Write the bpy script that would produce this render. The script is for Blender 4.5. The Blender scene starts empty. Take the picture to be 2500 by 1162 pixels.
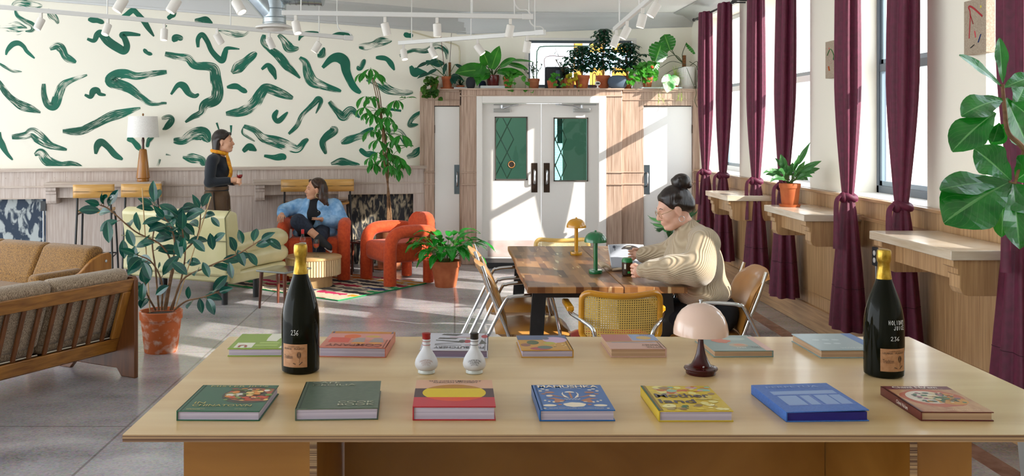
import bpy, math, random
import numpy as np
from mathutils import Vector, Matrix, Euler

# ---------------------------------------------------------------- camera, sky, sun, exposure
FX, CX, CY, H = 2400.0, 1110.0, 315.0, 1.65
scn = bpy.context.scene
COL = scn.collection
cam_d = bpy.data.cameras.new('camera')
cam = bpy.data.objects.new('camera', cam_d); COL.objects.link(cam)
cam.location = (0, 0, H); cam.rotation_euler = (math.pi / 2, 0, 0)
cam_d.sensor_width = 36.0; cam_d.lens = 36.0 * FX / 2500.0
cam_d.shift_x = (1250 - CX) / 2500.0; cam_d.shift_y = -(581 - CY) / 2500.0
cam_d.clip_end = 200
scn.camera = cam
scn.view_settings.view_transform = 'Standard'; scn.view_settings.look = 'None'
scn.view_settings.gamma = 1.0; scn.view_settings.use_curve_mapping = False
scn.view_settings.exposure = 0.62

w = bpy.data.worlds.new('sky'); scn.world = w; w.use_nodes = True
wn, wl = w.node_tree.nodes, w.node_tree.links
bg = wn['Background']; bg.inputs['Strength'].default_value = 3.4
tc = wn.new('ShaderNodeTexCoord'); sx = wn.new('ShaderNodeSeparateXYZ'); cr = wn.new('ShaderNodeValToRGB')
wl.new(tc.outputs['Generated'], sx.inputs[0]); wl.new(sx.outputs['Z'], cr.inputs[0]); wl.new(cr.outputs[0], bg.inputs['Color'])
cr.color_ramp.elements[0].position = 0.0; cr.color_ramp.elements[0].color = (.80, .84, .86, 1)
cr.color_ramp.elements[1].position = 0.5; cr.color_ramp.elements[1].color = (.78, .90, 1.0, 1)

SUN = Vector((-1, .56, -.54)).normalized()
sd = bpy.data.lights.new('sun', 'SUN'); sd.energy = 6.2; sd.angle = .009; sd.color = (1.0, .95, .87)
so = bpy.data.objects.new('sun', sd); COL.objects.link(so)
so.rotation_euler = (-SUN).to_track_quat('Z', 'Y').to_euler(); so.location = (6, -3, 5)

# ---------------------------------------------------------------- photograph geometry -> metres
def P(px, py, Y): return Vector(((px - CX) / FX * Y, Y, H - (py - CY) / FX * Y))
def T(px, py, z):
    Y = FX * (H - z) / (py - CY)
    return Vector(((px - CX) / FX * Y, Y, z))

# ---------------------------------------------------------------- materials
def lin(c):
    if isinstance(c, str):
        c = [int(c[i:i + 2], 16) / 255 for i in (0, 2, 4)]
        return tuple(x / 12.92 if x < .04045 else ((x + .055) / 1.055) ** 2.4 for x in c)
    return tuple(c)
MATS = {}
def M(name, c1=None, c2=None, sc=(6, 6, 6), rough=.5, metal=0., bump=0., detail=4., coat=0., lo=.35, hi=.65, emit=0.,
      trans=0., sss=0., sheen=0., bsc=None, dist=0., spec=.5, uv=False, alpha=1.):
    if name in MATS: return MATS[name]
    m = bpy.data.materials.new(name); m.use_nodes = True; MATS[name] = m
    n, l = m.node_tree.nodes, m.node_tree.links
    b = n['Principled BSDF']
    c1 = lin(c1); b.inputs['Base Color'].default_value = (*c1, 1)
    b.inputs['Roughness'].default_value = rough; b.inputs['Metallic'].default_value = metal
    b.inputs['Coat Weight'].default_value = coat; b.inputs['Coat Roughness'].default_value = .08
    b.inputs['Specular IOR Level'].default_value = spec; b.inputs['Sheen Weight'].default_value = sheen
    b.inputs['Transmission Weight'].default_value = trans; b.inputs['Alpha'].default_value = alpha
    if emit: b.inputs['Emission Color'].default_value = (*c1, 1); b.inputs['Emission Strength'].default_value = emit
    if c2 is not None or bump:
        t = n.new('ShaderNodeTexCoord'); mp = n.new('ShaderNodeMapping'); mp.inputs['Scale'].default_value = sc
        nz = n.new('ShaderNodeTexNoise'); nz.inputs['Scale'].default_value = 1; nz.inputs['Detail'].default_value = detail
        nz.inputs['Distortion'].default_value = dist
        l.new(t.outputs['UV' if uv else 'Object'], mp.inputs[0]); l.new(mp.outputs[0], nz.inputs['Vector'])
        if c2 is not None:
            r = n.new('ShaderNodeValToRGB'); r.color_ramp.elements[0].position = lo; r.color_ramp.elements[1].position = hi
            r.color_ramp.elements[0].color = (*c1, 1); r.color_ramp.elements[1].color = (*lin(c2), 1)
            l.new(nz.outputs['Fac'], r.inputs[0]); l.new(r.outputs[0], b.inputs['Base Color'])
        if bump:
            bp = n.new('ShaderNodeBump'); bp.inputs['Strength'].default_value = bump; bp.inputs['Distance'].default_value = .01
            l.new(nz.outputs['Fac'], bp.inputs['Height']); l.new(bp.outputs[0], b.inputs['Normal'])
    return m
def nodes(m): return m.node_tree.nodes, m.node_tree.links, m.node_tree.nodes['Principled BSDF']
def add_transparency(m, fac_socket_or_value):
    """paint / cloth / cane only where the factor is 1, nothing where it is 0"""
    n, l, b = nodes(m); out = n['Material Output']
    tr = n.new('ShaderNodeBsdfTransparent'); mx = n.new('ShaderNodeMixShader')
    l.new(tr.outputs[0], mx.inputs[1]); l.new(b.outputs[0], mx.inputs[2]); l.new(mx.outputs[0], out.inputs['Surface'])
    if isinstance(fac_socket_or_value, (int, float)): mx.inputs[0].default_value = fac_socket_or_value
    else: l.new(fac_socket_or_value, mx.inputs[0])
def glass(name, tint=(1, 1, 1), refl=.12):
    if name in MATS: return MATS[name]
    m = bpy.data.materials.new(name); m.use_nodes = True; MATS[name] = m
    n, l = m.node_tree.nodes, m.node_tree.links; n.remove(n['Principled BSDF'])
    tr = n.new('ShaderNodeBsdfTransparent'); tr.inputs[0].default_value = (*tint, 1)
    gl = n.new('ShaderNodeBsdfGlossy'); gl.inputs['Roughness'].default_value = .02
    fr = n.new('ShaderNodeLayerWeight'); fr.inputs['Blend'].default_value = .5
    pw = n.new('ShaderNodeMath'); pw.operation = 'POWER'; pw.inputs[1].default_value = 3.5; l.new(fr.outputs['Facing'], pw.inputs[0])
    ma = n.new('ShaderNodeMath'); ma.operation = 'MULTIPLY_ADD'; ma.inputs[1].default_value = refl * 3; ma.inputs[2].default_value = .025; l.new(pw.outputs[0], ma.inputs[0])
    mx = n.new('ShaderNodeMixShader'); l.new(ma.outputs[0], mx.inputs[0]); l.new(tr.outputs[0], mx.inputs[1]); l.new(gl.outputs[0], mx.inputs[2])
    l.new(mx.outputs[0], n['Material Output'].inputs['Surface'])
    return m
def wave_bump(m, sc, axis='X', strength=.6, dist=.006, distortion=1.2, col=None):
    n, l, b = nodes(m)
    t = n.new('ShaderNodeTexCoord'); wv = n.new('ShaderNodeTexWave'); wv.bands_direction = axis
    wv.inputs['Scale'].default_value = sc; wv.inputs['Distortion'].default_value = distortion; wv.inputs['Detail'].default_value = 1
    l.new(t.outputs['Object'], wv.inputs['Vector'])
    bp = n.new('ShaderNodeBump'); bp.inputs['Strength'].default_value = strength; bp.inputs['Distance'].default_value = dist
    l.new(wv.outputs['Fac'], bp.inputs['Height']); l.new(bp.outputs[0], b.inputs['Normal'])
    if col:
        r = n.new('ShaderNodeValToRGB'); r.color_ramp.elements[0].color = (*lin(col[0]), 1); r.color_ramp.elements[1].color = (*lin(col[1]), 1)
        l.new(wv.outputs['Fac'], r.inputs[0]); l.new(r.outputs[0], b.inputs['Base Color'])
    return m

# ---------------------------------------------------------------- mesh builder
def frame(d):
    d = d.normalized(); a = Vector((0, 0, 1)) if abs(d.z) < .95 else Vector((1, 0, 0))
    x = d.cross(a).normalized(); return x, x.cross(d).normalized()
def smooth(pts, n=6):
    """Catmull-Rom through the points (works for tuples of any size)"""
    p = [np.array(q, float) for q in pts]
    if len(p) < 3: return [Vector(q) for q in p] if len(p[0]) > 2 else [tuple(q) for q in p]
    p = [2 * p[0] - p[1]] + p + [2 * p[-1] - p[-2]]; out = []
    for i in range(1, len(p) - 2):
        for k in range(n):
            t = k / n
            out.append(.5 * (2 * p[i] + (p[i + 1] - p[i - 1]) * t + (2 * p[i - 1] - 5 * p[i] + 4 * p[i + 1] - p[i + 2]) * t * t
                             + (3 * p[i] - p[i - 1] - 3 * p[i + 1] + p[i + 2]) * t ** 3))
    out.append(p[-2])
    return [Vector(q) for q in out] if len(out[0]) > 2 else [tuple(q) for q in out]
class MB:
    def __init__(s): s.v = []; s.f = []; s.m = []; s.uv = []; s.mi = 0
    def face(s, idx, uv=None): s.f.append(tuple(idx)); s.m.append(s.mi); s.uv.append(uv)
    def add(s, pts): b = len(s.v); s.v.extend(tuple(p) for p in pts); return b
    def box(s, c, d, R=None, taper=1.):
        c = Vector(c); x, y, z = d[0] / 2, d[1] / 2, d[2] / 2; q = []
        for k in (-1, 1):
            t = 1 if k < 0 else taper
            for a, b_ in ((-1, -1), (1, -1), (1, 1), (-1, 1)):
                v = Vector((a * x * t, b_ * y * t, k * z)); q.append(c + (R @ v if R else v))
        b = s.add(q)
        for f in ((3, 2, 1, 0), (4, 5, 6, 7), (0, 1, 5, 4), (1, 2, 6, 5), (2, 3, 7, 6), (3, 0, 4, 7)): s.face([b + i for i in f])
        return s
    def bx(s, x0, x1, y0, y1, z0, z1): return s.box(((x0 + x1) / 2, (y0 + y1) / 2, (z0 + z1) / 2), (abs(x1 - x0), abs(y1 - y0), abs(z1 - z0)))
    def rings(s, rs, closed=True, cap=True):
        n = len(rs[0]); bs = [s.add(r) for r in rs]; L = len(rs)
        for i in range(L - 1):
            for k in range(n if closed else n - 1):
                k2 = (k + 1) % n
                s.face((bs[i] + k, bs[i] + k2, bs[i + 1] + k2, bs[i + 1] + k), ((k / n, i / (L - 1)), ((k + 1) / n, i / (L - 1)), ((k + 1) / n, (i + 1) / (L - 1)), (k / n, (i + 1) / (L - 1))))
        if cap and closed: s.face([bs[0] + k for k in range(n)][::-1]); s.face([bs[-1] + k for k in range(n)])
        return s
    def tube(s, pts, r, n=8, closed=False, flat=None):
        pts = [Vector(p) for p in pts]; L = len(pts); rr = r if isinstance(r, (list, tuple)) else [r] * L
        if len(rr) != L: rr = [rr[0] + (rr[-1] - rr[0]) * i / (L - 1) for i in range(L)]
        rs = []; px = None; ref = None
        if closed:
            ref = Vector(); c0 = sum(pts, Vector()) / L
            for i in range(L): ref += (pts[i - 1] - c0).cross(pts[i] - c0)
            ref.normalize()
        for i, p in enumerate(pts):
            if closed: d = pts[(i + 1) % L] - pts[i - 1]
            else: d = pts[min(i + 1, L - 1)] - pts[max(i - 1, 0)]
            if d.length < 1e-9: d = Vector((0, 0, 1))
            d.normalize()
            if closed: x = (ref - d * ref.dot(d)).normalized(); y = d.cross(x)
            elif px is None: x, y = frame(d)
            else:
                x = px - d * px.dot(d); x = x.normalized() if x.length > 1e-6 else frame(d)[0]; y = x.cross(d)
            px = x; fl = flat or 1.
            rs.append([p + (x * math.cos(a) + y * math.sin(a) * fl) * rr[i] for a in (2 * math.pi * k / n for k in range(n))])
        if closed: rs.append(rs[0])
        return s.rings(rs, cap=not closed)
    def lathe(s, prof, n=24, c=(0, 0, 0), R=None, sx=1., sy=1.):
        c = Vector(c); rs = []
        for r, z in prof:
            r = max(r, 1e-4)
            q = [Vector((r * math.cos(a) * sx, r * math.sin(a) * sy, z)) for a in (2 * math.pi * k / n for k in range(n))]
            rs.append([c + (R @ v if R else v) for v in q])
        return s.rings(rs)
    def ell(s, c, r, nu=16, nv=10, R=None):
        c = Vector(c); rs = []
        for i in range(nv + 1):
            t = math.pi * i / nv; a = max(math.sin(t), 1e-3)
            q = [Vector((r[0] * a * math.cos(p), r[1] * a * math.sin(p), -r[2] * math.cos(t))) for p in (2 * math.pi * k / nu for k in range(nu))]
            rs.append([c + (R @ v if R else v) for v in q])
        return s.rings(rs)
    def prism(s, poly, h, fn=None, rev=False):
        """poly 2-D, extruded 0..h; fn(a,b,t)->point"""
        fn = fn or (lambda a, b, t: (a, b, t)); n = len(poly)
        b0 = s.add([fn(a, b, 0) for a, b in poly]); b1 = s.add([fn(a, b, h) for a, b in poly])
        s.face([b0 + i for i in range(n)][::-1]); s.face([b1 + i for i in range(n)])
        for i in range(n): j = (i + 1) % n; s.face((b0 + i, b0 + j, b1 + j, b1 + i))
        return s
    def poly(s, pts, uv=None): b = s.add(pts); s.face([b + i for i in range(len(pts))], uv); return s
    def grid(s, fn, nu, nv):
        b = s.add([fn(i / nu, j / nv) for j in range(nv + 1) for i in range(nu + 1)]); w_ = nu + 1
        for j in range(nv):
            for i in range(nu):
                s.face((b + j * w_ + i, b + j * w_ + i + 1, b + (j + 1) * w_ + i + 1, b + (j + 1) * w_ + i),
                       ((i / nu, j / nv), ((i + 1) / nu, j / nv), ((i + 1) / nu, (j + 1) / nv), (i / nu, (j + 1) / nv)))
        return s
    def leaf(s, base, d, length, width, prof='ell', droop=.5, fold=.15, n=7, up=(0, 0, 1), twist=0., wavy=0.):
        p = Vector(base); d = Vector(d).normalized(); up = Vector(up); rows = []; PR = PROF[prof]; ds = length / n
        for i in range(n + 1):
            t = i / n
            side = d.cross(up)
            if side.length < .05: side = d.cross(Vector((1, .3, 0)))
            side.normalize(); nor = side.cross(d).normalized()
            if twist: side = (side * math.cos(twist) + nor * math.sin(twist)).normalized(); nor = side.cross(d).normalized()
            wd = width * .5 * PR(t); wv = wavy * width * math.sin(t * 14) if wavy else 0
            rows.append([p + side * wd * k + nor * (fold * abs(k) * wd + wv * k) for k in (-1, -.5, 0, .5, 1)])
            p = p + d * ds; d = (d + Vector((0, 0, -droop / n))).normalized()
        b = [s.add(r) for r in rows]
        for i in range(n):
            for k in range(4):
                s.face((b[i] + k, b[i] + k + 1, b[i + 1] + k + 1, b[i + 1] + k),
                       ((k / 4, i / n), ((k + 1) / 4, i / n), ((k + 1) / 4, (i + 1) / n), (k / 4, (i + 1) / n)))
        return p
    def build(s, name, mat, parent=None, sharp=40, bevel=0., seg=2, loc=None, rot=None, solid=0., sub=0, label=None):
        me = bpy.data.meshes.new(name); me.from_pydata(s.v, [], s.f); 
        for m in (mat if isinstance(mat, (list, tuple)) else [mat]): me.materials.append(m)
        me.polygons.foreach_set('material_index', s.m)
        if any(u is not None for u in s.uv):
            ul = me.uv_layers.new(name='uv'); k = 0; data = []
            for f, u in zip(s.f, s.uv):
                for i in range(len(f)): data.extend(u[i] if u else (0, 0))
            ul.data.foreach_set('uv', data)
        if sharp:
            me.polygons.foreach_set('use_smooth', [True] * len(me.polygons))
            me.set_sharp_from_angle(angle=math.radians(sharp))
        me.update()
        o = bpy.data.objects.new(name, me); COL.objects.link(o)
        if parent: o.parent = parent
        if loc is not None: o.location = loc
        if rot is not None: o.rotation_euler = rot
        if bevel:
            b = o.modifiers.new('edge', 'BEVEL'); b.width = bevel; b.segments = seg; b.limit_method = 'ANGLE'; b.angle_limit = math.radians(35)
        if sub: q = o.modifiers.new('soft', 'SUBSURF'); q.levels = sub; q.render_levels = sub
        if solid: q = o.modifiers.new('thick', 'SOLIDIFY'); q.thickness = solid; q.offset = 0
        if label: o['label'] = label
        return o
def _lance(t): return math.sin(math.pi * min(1, t * 1.0) ** .8) ** .9 if 0 < t < 1 else .03
PROF = {'ell': lambda t: max(.04, math.sin(math.pi * t) ** .75), 'lance': lambda t: max(.03, math.sin(math.pi * t ** .75) ** .9),
        'fig': lambda t: max(.08, (math.sin(math.pi * t ** 1.35) ** .7) * (1 - .18 * math.exp(-((t - .38) / .12) ** 2)) + .1 * math.sin(math.pi * t)),
        'heart': lambda t: max(.03, math.sin(math.pi * min(1, t * .86 + .14)) ** .8), 'grass': lambda t: max(.02, (1 - t) ** .6),
        'obov': lambda t: max(.04, math.sin(math.pi * t ** 1.4) ** .8)}
# ---------------------------------------------------------------- scene bookkeeping
def tag(o, label=None, cat=None, group=None, kind=None):
    if label: o['label'] = label
    if cat: o['category'] = cat
    if group: o['group'] = group
    if kind: o['kind'] = kind
    return o
def thing(name, label, cat, loc=(0, 0, 0), rz=0., group=None):
    o = bpy.data.objects.new(name, None); COL.objects.link(o); o.empty_display_size = .1
    o.location = loc; o.rotation_euler = (0, 0, rz); return tag(o, label, cat, group)
def struct(o, label=None): o['kind'] = 'structure'; return tag(o, label)
def kids(o): return [c for c in list(bpy.data.objects) if c.parent == o]
def dup(root, loc, rz=None, label=None, group=None):
    r = root.copy(); COL.objects.link(r); r.location = loc
    if rz is not None: r.rotation_euler = (0, 0, rz)
    if label: r['label'] = label
    if group: r['group'] = group
    for ch in kids(root):
        c = ch.copy(); COL.objects.link(c); c.parent = r
        for g in kids(ch):
            d = g.copy(); COL.objects.link(d); d.parent = c
    return r
def text_faces(s, thick=0.):
    """outline of a string as 2-D triangles, normalised to 0..1 x 0..1"""
    cu = bpy.data.curves.new('t', 'FONT'); cu.body = s; cu.resolution_u = 3; cu.offset = thick
    ob = bpy.data.objects.new('t', cu); me = bpy.data.meshes.new_from_object(ob)
    v = [tuple(p.co[:2]) for p in me.vertices]; f = [tuple(q.vertices) for q in me.polygons]
    bpy.data.objects.remove(ob); bpy.data.curves.remove(cu); bpy.data.meshes.remove(me)
    if not v: return [], []
    x0, x1 = min(p[0] for p in v), max(p[0] for p in v); y0, y1 = min(p[1] for p in v), max(p[1] for p in v)
    return [((a - x0) / (x1 - x0), (b - y0) / max(1e-6, y1 - y0)) for a, b in v], f
def put_text(mb, s, fn, thick=0.):
    v, f = text_faces(s, thick); b = mb.add([fn(a, c) for a, c in v])
    for q in f: mb.face([b + i for i in q])
rnd = random.Random(7)
# ================================================================ ROOM
m_cream = M('cream_paint', 'faf5e6', rough=.6)
m_ceil = M('ceiling_paint', 'faf9f7', rough=.7)
m_cornice = M('cornice_paint', 'd9dbdb', rough=.6)
m_wain = M('limed_oak', 'bba79b', 'd8cbc2', sc=(70, 70, 3), rough=.38, bump=.12, lo=.3, hi=.7)
m_wainh = M('limed_oak_rail', 'b6a191', 'd2c2b5', sc=(4, 4, 60), rough=.38, lo=.3, hi=.7)
m_white = M('white_paint', 'eeeae4', rough=.35)
m_steel = M('brushed_steel', 'b9bbbd', rough=.3, metal=1)
m_bronze = M('dark_bronze', '4a3c33', rough=.35, metal=.8)
m_black = M('black_metal', '1c1d1f', rough=.4)
m_pane = glass('window_glass')
m_frame = M('window_frame_grey', '55606c', rough=.4)

# floor: polished terrazzo with joints and a reddish border strip
m_floor = M('terrazzo', '756a71', 'c4babc', sc=(1.1, 1.7, 1), rough=.16, detail=9, lo=.3, hi=.72, dist=.6)
n, l, b = nodes(m_floor)
tcn = n.new('ShaderNodeTexCoord'); vo = n.new('ShaderNodeTexVoronoi'); vo.inputs['Scale'].default_value = 90
l.new(tcn.outputs['Object'], vo.inputs['Vector'])
base = b.inputs['Base Color'].links[0].from_socket
mx = n.new('ShaderNodeMix'); mx.data_type = 'RGBA'; mx.inputs[0].default_value = .16
l.new(base, mx.inputs[6]); l.new(vo.outputs['Color'], mx.inputs[7])
hs = n.new('ShaderNodeHueSaturation'); hs.inputs['Saturation'].default_value = .55; l.new(mx.outputs[2], hs.inputs['Color'])
nz = n.new('ShaderNodeTexNoise'); nz.inputs['Scale'].default_value = .6; nz.inputs['Detail'].default_value = 6
l.new(tcn.outputs['Object'], nz.inputs['Vector'])
rr = n.new('ShaderNodeMapRange'); rr.inputs[3].default_value = .10; rr.inputs[4].default_value = .30; l.new(nz.outputs['Fac'], rr.inputs[0])
l.new(rr.outputs[0], b.inputs['Roughness'])
br = n.new('ShaderNodeTexBrick'); br.inputs['Scale'].default_value = .55; br.inputs['Mortar Size'].default_value = .004; br.offset = 0
br.inputs['Color1'].default_value = br.inputs['Color2'].default_value = (1, 1, 1, 1); br.inputs['Mortar'].default_value = (.45, .4, .4, 1)
br.inputs['Brick Width'].default_value = 1; br.inputs['Row Height'].default_value = 1
l.new(tcn.outputs['Object'], br.inputs['Vector'])
m2 = n.new('ShaderNodeMix'); m2.data_type = 'RGBA'; m2.blend_type = 'MULTIPLY'; m2.inputs[0].default_value = .7
l.new(hs.outputs[0], m2.inputs[6]); l.new(br.outputs['Color'], m2.inputs[7]); l.new(m2.outputs[2], b.inputs['Base Color'])
fl = struct(MB().bx(-9, 3.4, -2, 13.2, -.12, 0).build('floor', m_floor, sharp=0))
m_strip = M('floor_inlay_red', '7d5048', '9c7468', sc=(9, 9, 9), rough=.2)
struct(MB().bx(2.60, 2.72, 1, 12, .0, .0012).build('trim_1', m_strip, fl, sharp=0), 'reddish stone strip inlaid along the floor')

# ---------------- left (mural) wall, turned 12 degrees
SL = .2129; LD = Vector((1, SL, 0)).normalized(); LN = Vector((SL, -1, 0)).normalized(); L0 = Vector((0, 12.2807, 0))
LR = Matrix.Rotation(math.atan(SL), 3, 'Z')
def lu(px): k = (px - CX) / FX; return k * 12.2807 / (1 - SL * k) / LD.x
def LW(px, py, off=0.):
    k = (px - CX) / FX; Y = 12.2807 / (1 - SL * k); return P(px, py, Y) + LN * off
def LB(mb, u0, u1, n0, n1, z0, z1):
    c = L0 + LD * ((u0 + u1) / 2) + LN * ((n0 + n1) / 2); c.z = (z0 + z1) / 2
    return mb.box(c, (abs(u1 - u0), abs(n1 - n0), abs(z1 - z0)), LR)
def zc(X): return 3.08 + .0585 * max(0., .125 - X)
def lpt(u, n_, z): p = L0 + LD * u + LN * n_; p.z = z; return p
mb = MB()
ua, ub = -8.2, lu(1134) + .02
mb.prism([(ua, 0), (ub, 0), (ub, zc(.125)), (ua, zc(ua * LD.x))], 1, lambda a, b_, t: lpt(a, -.15 * (1 - t), b_))
wl_ = struct(mb.build('wall_left', m_cream, sharp=20))
# wainscot with two niches
mb = MB(); HW = 1.2
n1a, n1b, n2a, n2b = lu(-330), lu(119), lu(848), lu(1008)
for a, b_ in ((ua, n1a), (n1b, n2a), (n2b, lu(1040))): LB(mb, a, b_, 0, .10, 0, .86)
LB(mb, ua, lu(1040), 0, .10, .86, 1.17)
for a in (n1a, n1b, lu(330), lu(615), n2a, n2b):
    LB(mb, a - .012, a + .0, .1, .104, 0, .86)
wa = struct(mb.build('trim_2', m_wain, sharp=20, bevel=.004), 'limed oak panelling along the foot of the mural wall')
mb = MB(); LB(mb, ua, lu(1040), 0, .125, 1.165, 1.2); LB(mb, ua, lu(1040), .1, .112, .985, 1.003); LB(mb, ua, lu(1040), .1, .108, .855, .866)
for k in range(60): LB(mb, ua + .13 * k, ua + .13 * k + .008, .1, .104, 1.09, 1.1)
mb.build('panel_mouldings', m_wainh, wa, sharp=20)
m_peel = M('peeling_blue_paint', '2a3b50', 'b9c0c0', sc=(12, 12, 6), rough=.6, detail=12, lo=.5, hi=.58, bump=.3, dist=.5)
m_peel2 = M('peeling_dark_paint', '20242b', 'b7a98e', sc=(22, 22, 8), rough=.6, detail=14, lo=.47, hi=.63, bump=.3, dist=.9)
mb = MB(); LB(mb, n1a, n1b, 0, .015, 0, .86); struct(mb.build('trim_3', m_peel, wl_, sharp=0), 'niche painted dark blue with white peeling patches')
mb = MB(); LB(mb, n2a, n2b, 0, .015, 0, .86); struct(mb.build('trim_4', m_peel2, wl_, sharp=0), 'niche with dark streaked peeling paint')

# mural strokes (photograph pixels on the wall, width px, dryness)
def paint(name, dry):
    m = M(name, '00543f', '067058', sc=(2, 2, 2), rough=.55)
    n, l, b = nodes(m); t = n.new('ShaderNodeTexCoord'); mp = n.new('ShaderNodeMapping'); mp.inputs['Scale'].default_value = (1.2, 16, 1)
    nz = n.new('ShaderNodeTexNoise'); nz.inputs['Scale'].default_value = 1; nz.inputs['Detail'].default_value = 4
    l.new(t.outputs['UV'], mp.inputs[0]); l.new(mp.outputs[0], nz.inputs['Vector'])
    n2 = n.new('ShaderNodeTexNoise'); n2.inputs['Scale'].default_value = .9; n2.inputs['Detail'].default_value = 2
    l.new(t.outputs['UV'], n2.inputs['Vector'])
    ad = n.new('ShaderNodeMath'); ad.operation = 'MULTIPLY_ADD'; ad.inputs[1].default_value = .8
    l.new(n2.outputs['Fac'], ad.inputs[0]); l.new(nz.outputs['Fac'], ad.inputs[2])
    r = n.new('ShaderNodeValToRGB'); c = .56 + dry * .55
    r.color_ramp.elements[0].position = c - .05; r.color_ramp.elements[1].position = c + .03
    l.new(ad.outputs[0], r.inputs[0]); add_transparency(m, r.outputs[0]); return m
MURAL = [paint('mural_green_wet', .22), paint('mural_green', .50), paint('mural_green_dry', .68)]
A1 = [((75,45,110,20,180,30,250,35),40,2),((90,60,105,95,150,125,195,150,190,180,150,185),22,1),((0,165,60,165,120,170,160,170),50,2),((285,50,300,85,330,115,345,140),30,2),
((35,325,45,295,75,262,110,255,140,275,160,305,205,345),22,0),((295,290,335,270,365,290,385,330,410,350,450,368),38,1),((-10,372,40,402,80,420,130,424),14,1),
((-8,480,40,555,90,600,130,625,190,645,240,665),36,1),((258,495,260,560,280,615,320,625,345,560,370,505,420,475,515,443),38,1),((500,560,535,572,550,540,575,535,590,555,625,562),26,0),
((515,230,555,240,575,205,600,200,640,245,700,285,735,300,750,270,735,225,720,205,760,200,830,207),34,0),((520,115,570,120,615,135),26,0),((720,98,745,90,785,62,815,85,850,125,875,165,910,215),26,0),
((990,110,1015,92,1040,72),24,0),((985,150,975,165),12,0),((1150,120,1215,122,1255,140),32,1),((1290,180,1340,195,1390,205,1440,205,1470,185),30,2),((1020,245,1045,220,1080,232),30,0),
((848,290,870,312,900,322),18,0),((1170,280,1170,230,1195,205,1225,245,1250,300,1290,345,1315,355,1330,310,1345,285,1415,290),26,0),
((975,318,1050,335,1110,345,1150,385,1230,392,1265,410,1275,470,1285,545,1270,590,1210,620,1190,665,1140,690,1095,722),46,1),((985,425,900,435,810,450,740,435,690,445,655,475,700,500,760,520,830,570,890,610,985,610),46,1),
((1010,558,1050,505,1085,508,1115,550,1150,568,1175,555),28,0),((1370,430,1430,380,1515,310),46,1),((1340,515,1395,510,1430,530,1460,545),26,0),((370,775,470,775,560,735,650,690,720,670,830,638),42,1),
((955,700,1000,690,1015,710,985,750,960,765),26,1),((70,810,150,800,190,785,240,820,300,860,395,885),46,1),((0,780,0,820,15,860,40,905,75,945),24,0),((205,915,240,900,280,950,350,975,420,970,485,988),40,1),
((565,910,575,860,600,840,640,870,680,915,725,942),32,0),((750,822,780,828,810,860,830,890),26,0),((870,870,880,830,910,812),22,1),((1025,830,1080,830,1140,795,1200,790,1225,820,1235,840),52,1),((930,980,945,940),38,2),
((980,910,1010,915),30,2),((1080,925,1140,935,1190,945,1205,980),40,1),((1280,725,1295,770),22,0),((1365,740,1365,785),24,0)]
A2 = [((205,205,200,250,240,290,290,330,340,390,380,425,418,462),34,1),((290,205,325,240,350,280,380,290,410,283),38,1),((410,240,425,210,470,192,530,192),16,0),((600,210,670,202,725,210),20,0),
((1030,200,1060,210,1085,208),24,0),((765,275,830,270,900,245,960,240),38,2),((520,330,545,325,560,280),28,1),((190,410,225,385,250,410,265,440,275,470),26,0),((415,340,450,370,465,430,490,480,550,505,610,525,660,540),42,1),
((550,400,600,350,645,340,680,365,690,420,715,480,740,520,775,550),42,0),((755,390,775,400,800,350),26,1),((865,340,920,345,950,370,975,415),24,0),((1005,330,1080,300,1160,300,1230,270,1280,300,1285,350),26,2),
((1160,365,1230,375,1270,375),28,0),((1070,390,1090,425,1120,425,1170,437),36,0),((810,470,880,490,940,530,1010,545,1085,545),38,2),((-20,672,60,660,140,620,190,545,220,520,300,550,375,580),50,1),
((285,650,265,690,290,715,345,662),24,0),((350,792,400,740,430,680,500,610,525,585,540,605,510,670),24,1),((590,600,640,660,675,690,720,650,770,695),38,1),
((85,745,150,770,200,815,270,835,330,855,400,880,440,840,465,820),42,1),((85,745,85,790,150,835),14,2),((600,750,620,770,570,810,550,845,570,910),34,1),((660,845,720,820,790,795,850,755),34,1),
((770,880,810,910,870,905),26,0),((80,895,115,868,160,890),30,0),((205,920,270,930,320,925,322,945),26,0),((600,968,650,955,700,960,770,975),30,1),((950,645,1015,655),36,0),((930,780,1000,785,1040,830,1055,860),36,1),
((1130,660,1080,700,1065,740,1115,735),22,1),((1050,930,1095,910,1125,870),30,1)]
mb = MB(); lay = 0
for ox, S in ((0, A1), (560, A2)):
    for c, w_, d in S:
        pts = smooth([(ox + c[i] / 2.42, c[i + 1] / 2.42) for i in range(0, len(c), 2)], 8)
        L = len(pts); hw = w_ / 2.42 / 2 * 1.3; acc = rnd.random() * 9; lay += 1; off = .0012 + .00004 * lay
        rows = []; us = []
        for i, (x, y) in enumerate(pts):
            a, b_ = pts[max(i - 1, 0)], pts[min(i + 1, L - 1)]; dx, dy = b_[0] - a[0], b_[1] - a[1]; q = math.hypot(dx, dy) or 1
            t = i / max(1, L - 1); hh = hw * (.10 + .95 * min(1, (math.sin(math.pi * min(1, t * .95 + .04))) ** .55)) * (1 + .16 * math.sin(9 * t + lay))
            if i: acc += math.hypot(x - pts[i - 1][0], y - pts[i - 1][1]) / 40
            us.append(acc); rows.append([LW(x - dy / q * hh * k, min(405.5, y + dx / q * hh * k), off) for k in (-1, 0, 1)])
        b0 = [mb.add(r) for r in rows]; mb.mi = d
        for i in range(L - 1):
            for k in (0, 1): mb.face((b0[i] + k, b0[i] + k + 1, b0[i + 1] + k + 1, b0[i + 1] + k), ((us[i], k / 2 + lay), (us[i], k / 2 + .5 + lay), (us[i + 1], k / 2 + .5 + lay), (us[i + 1], k / 2 + lay)))
struct(mb.build('mural', MURAL, wl_, sharp=0), 'green brush strokes painted across the cream wall')

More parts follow.
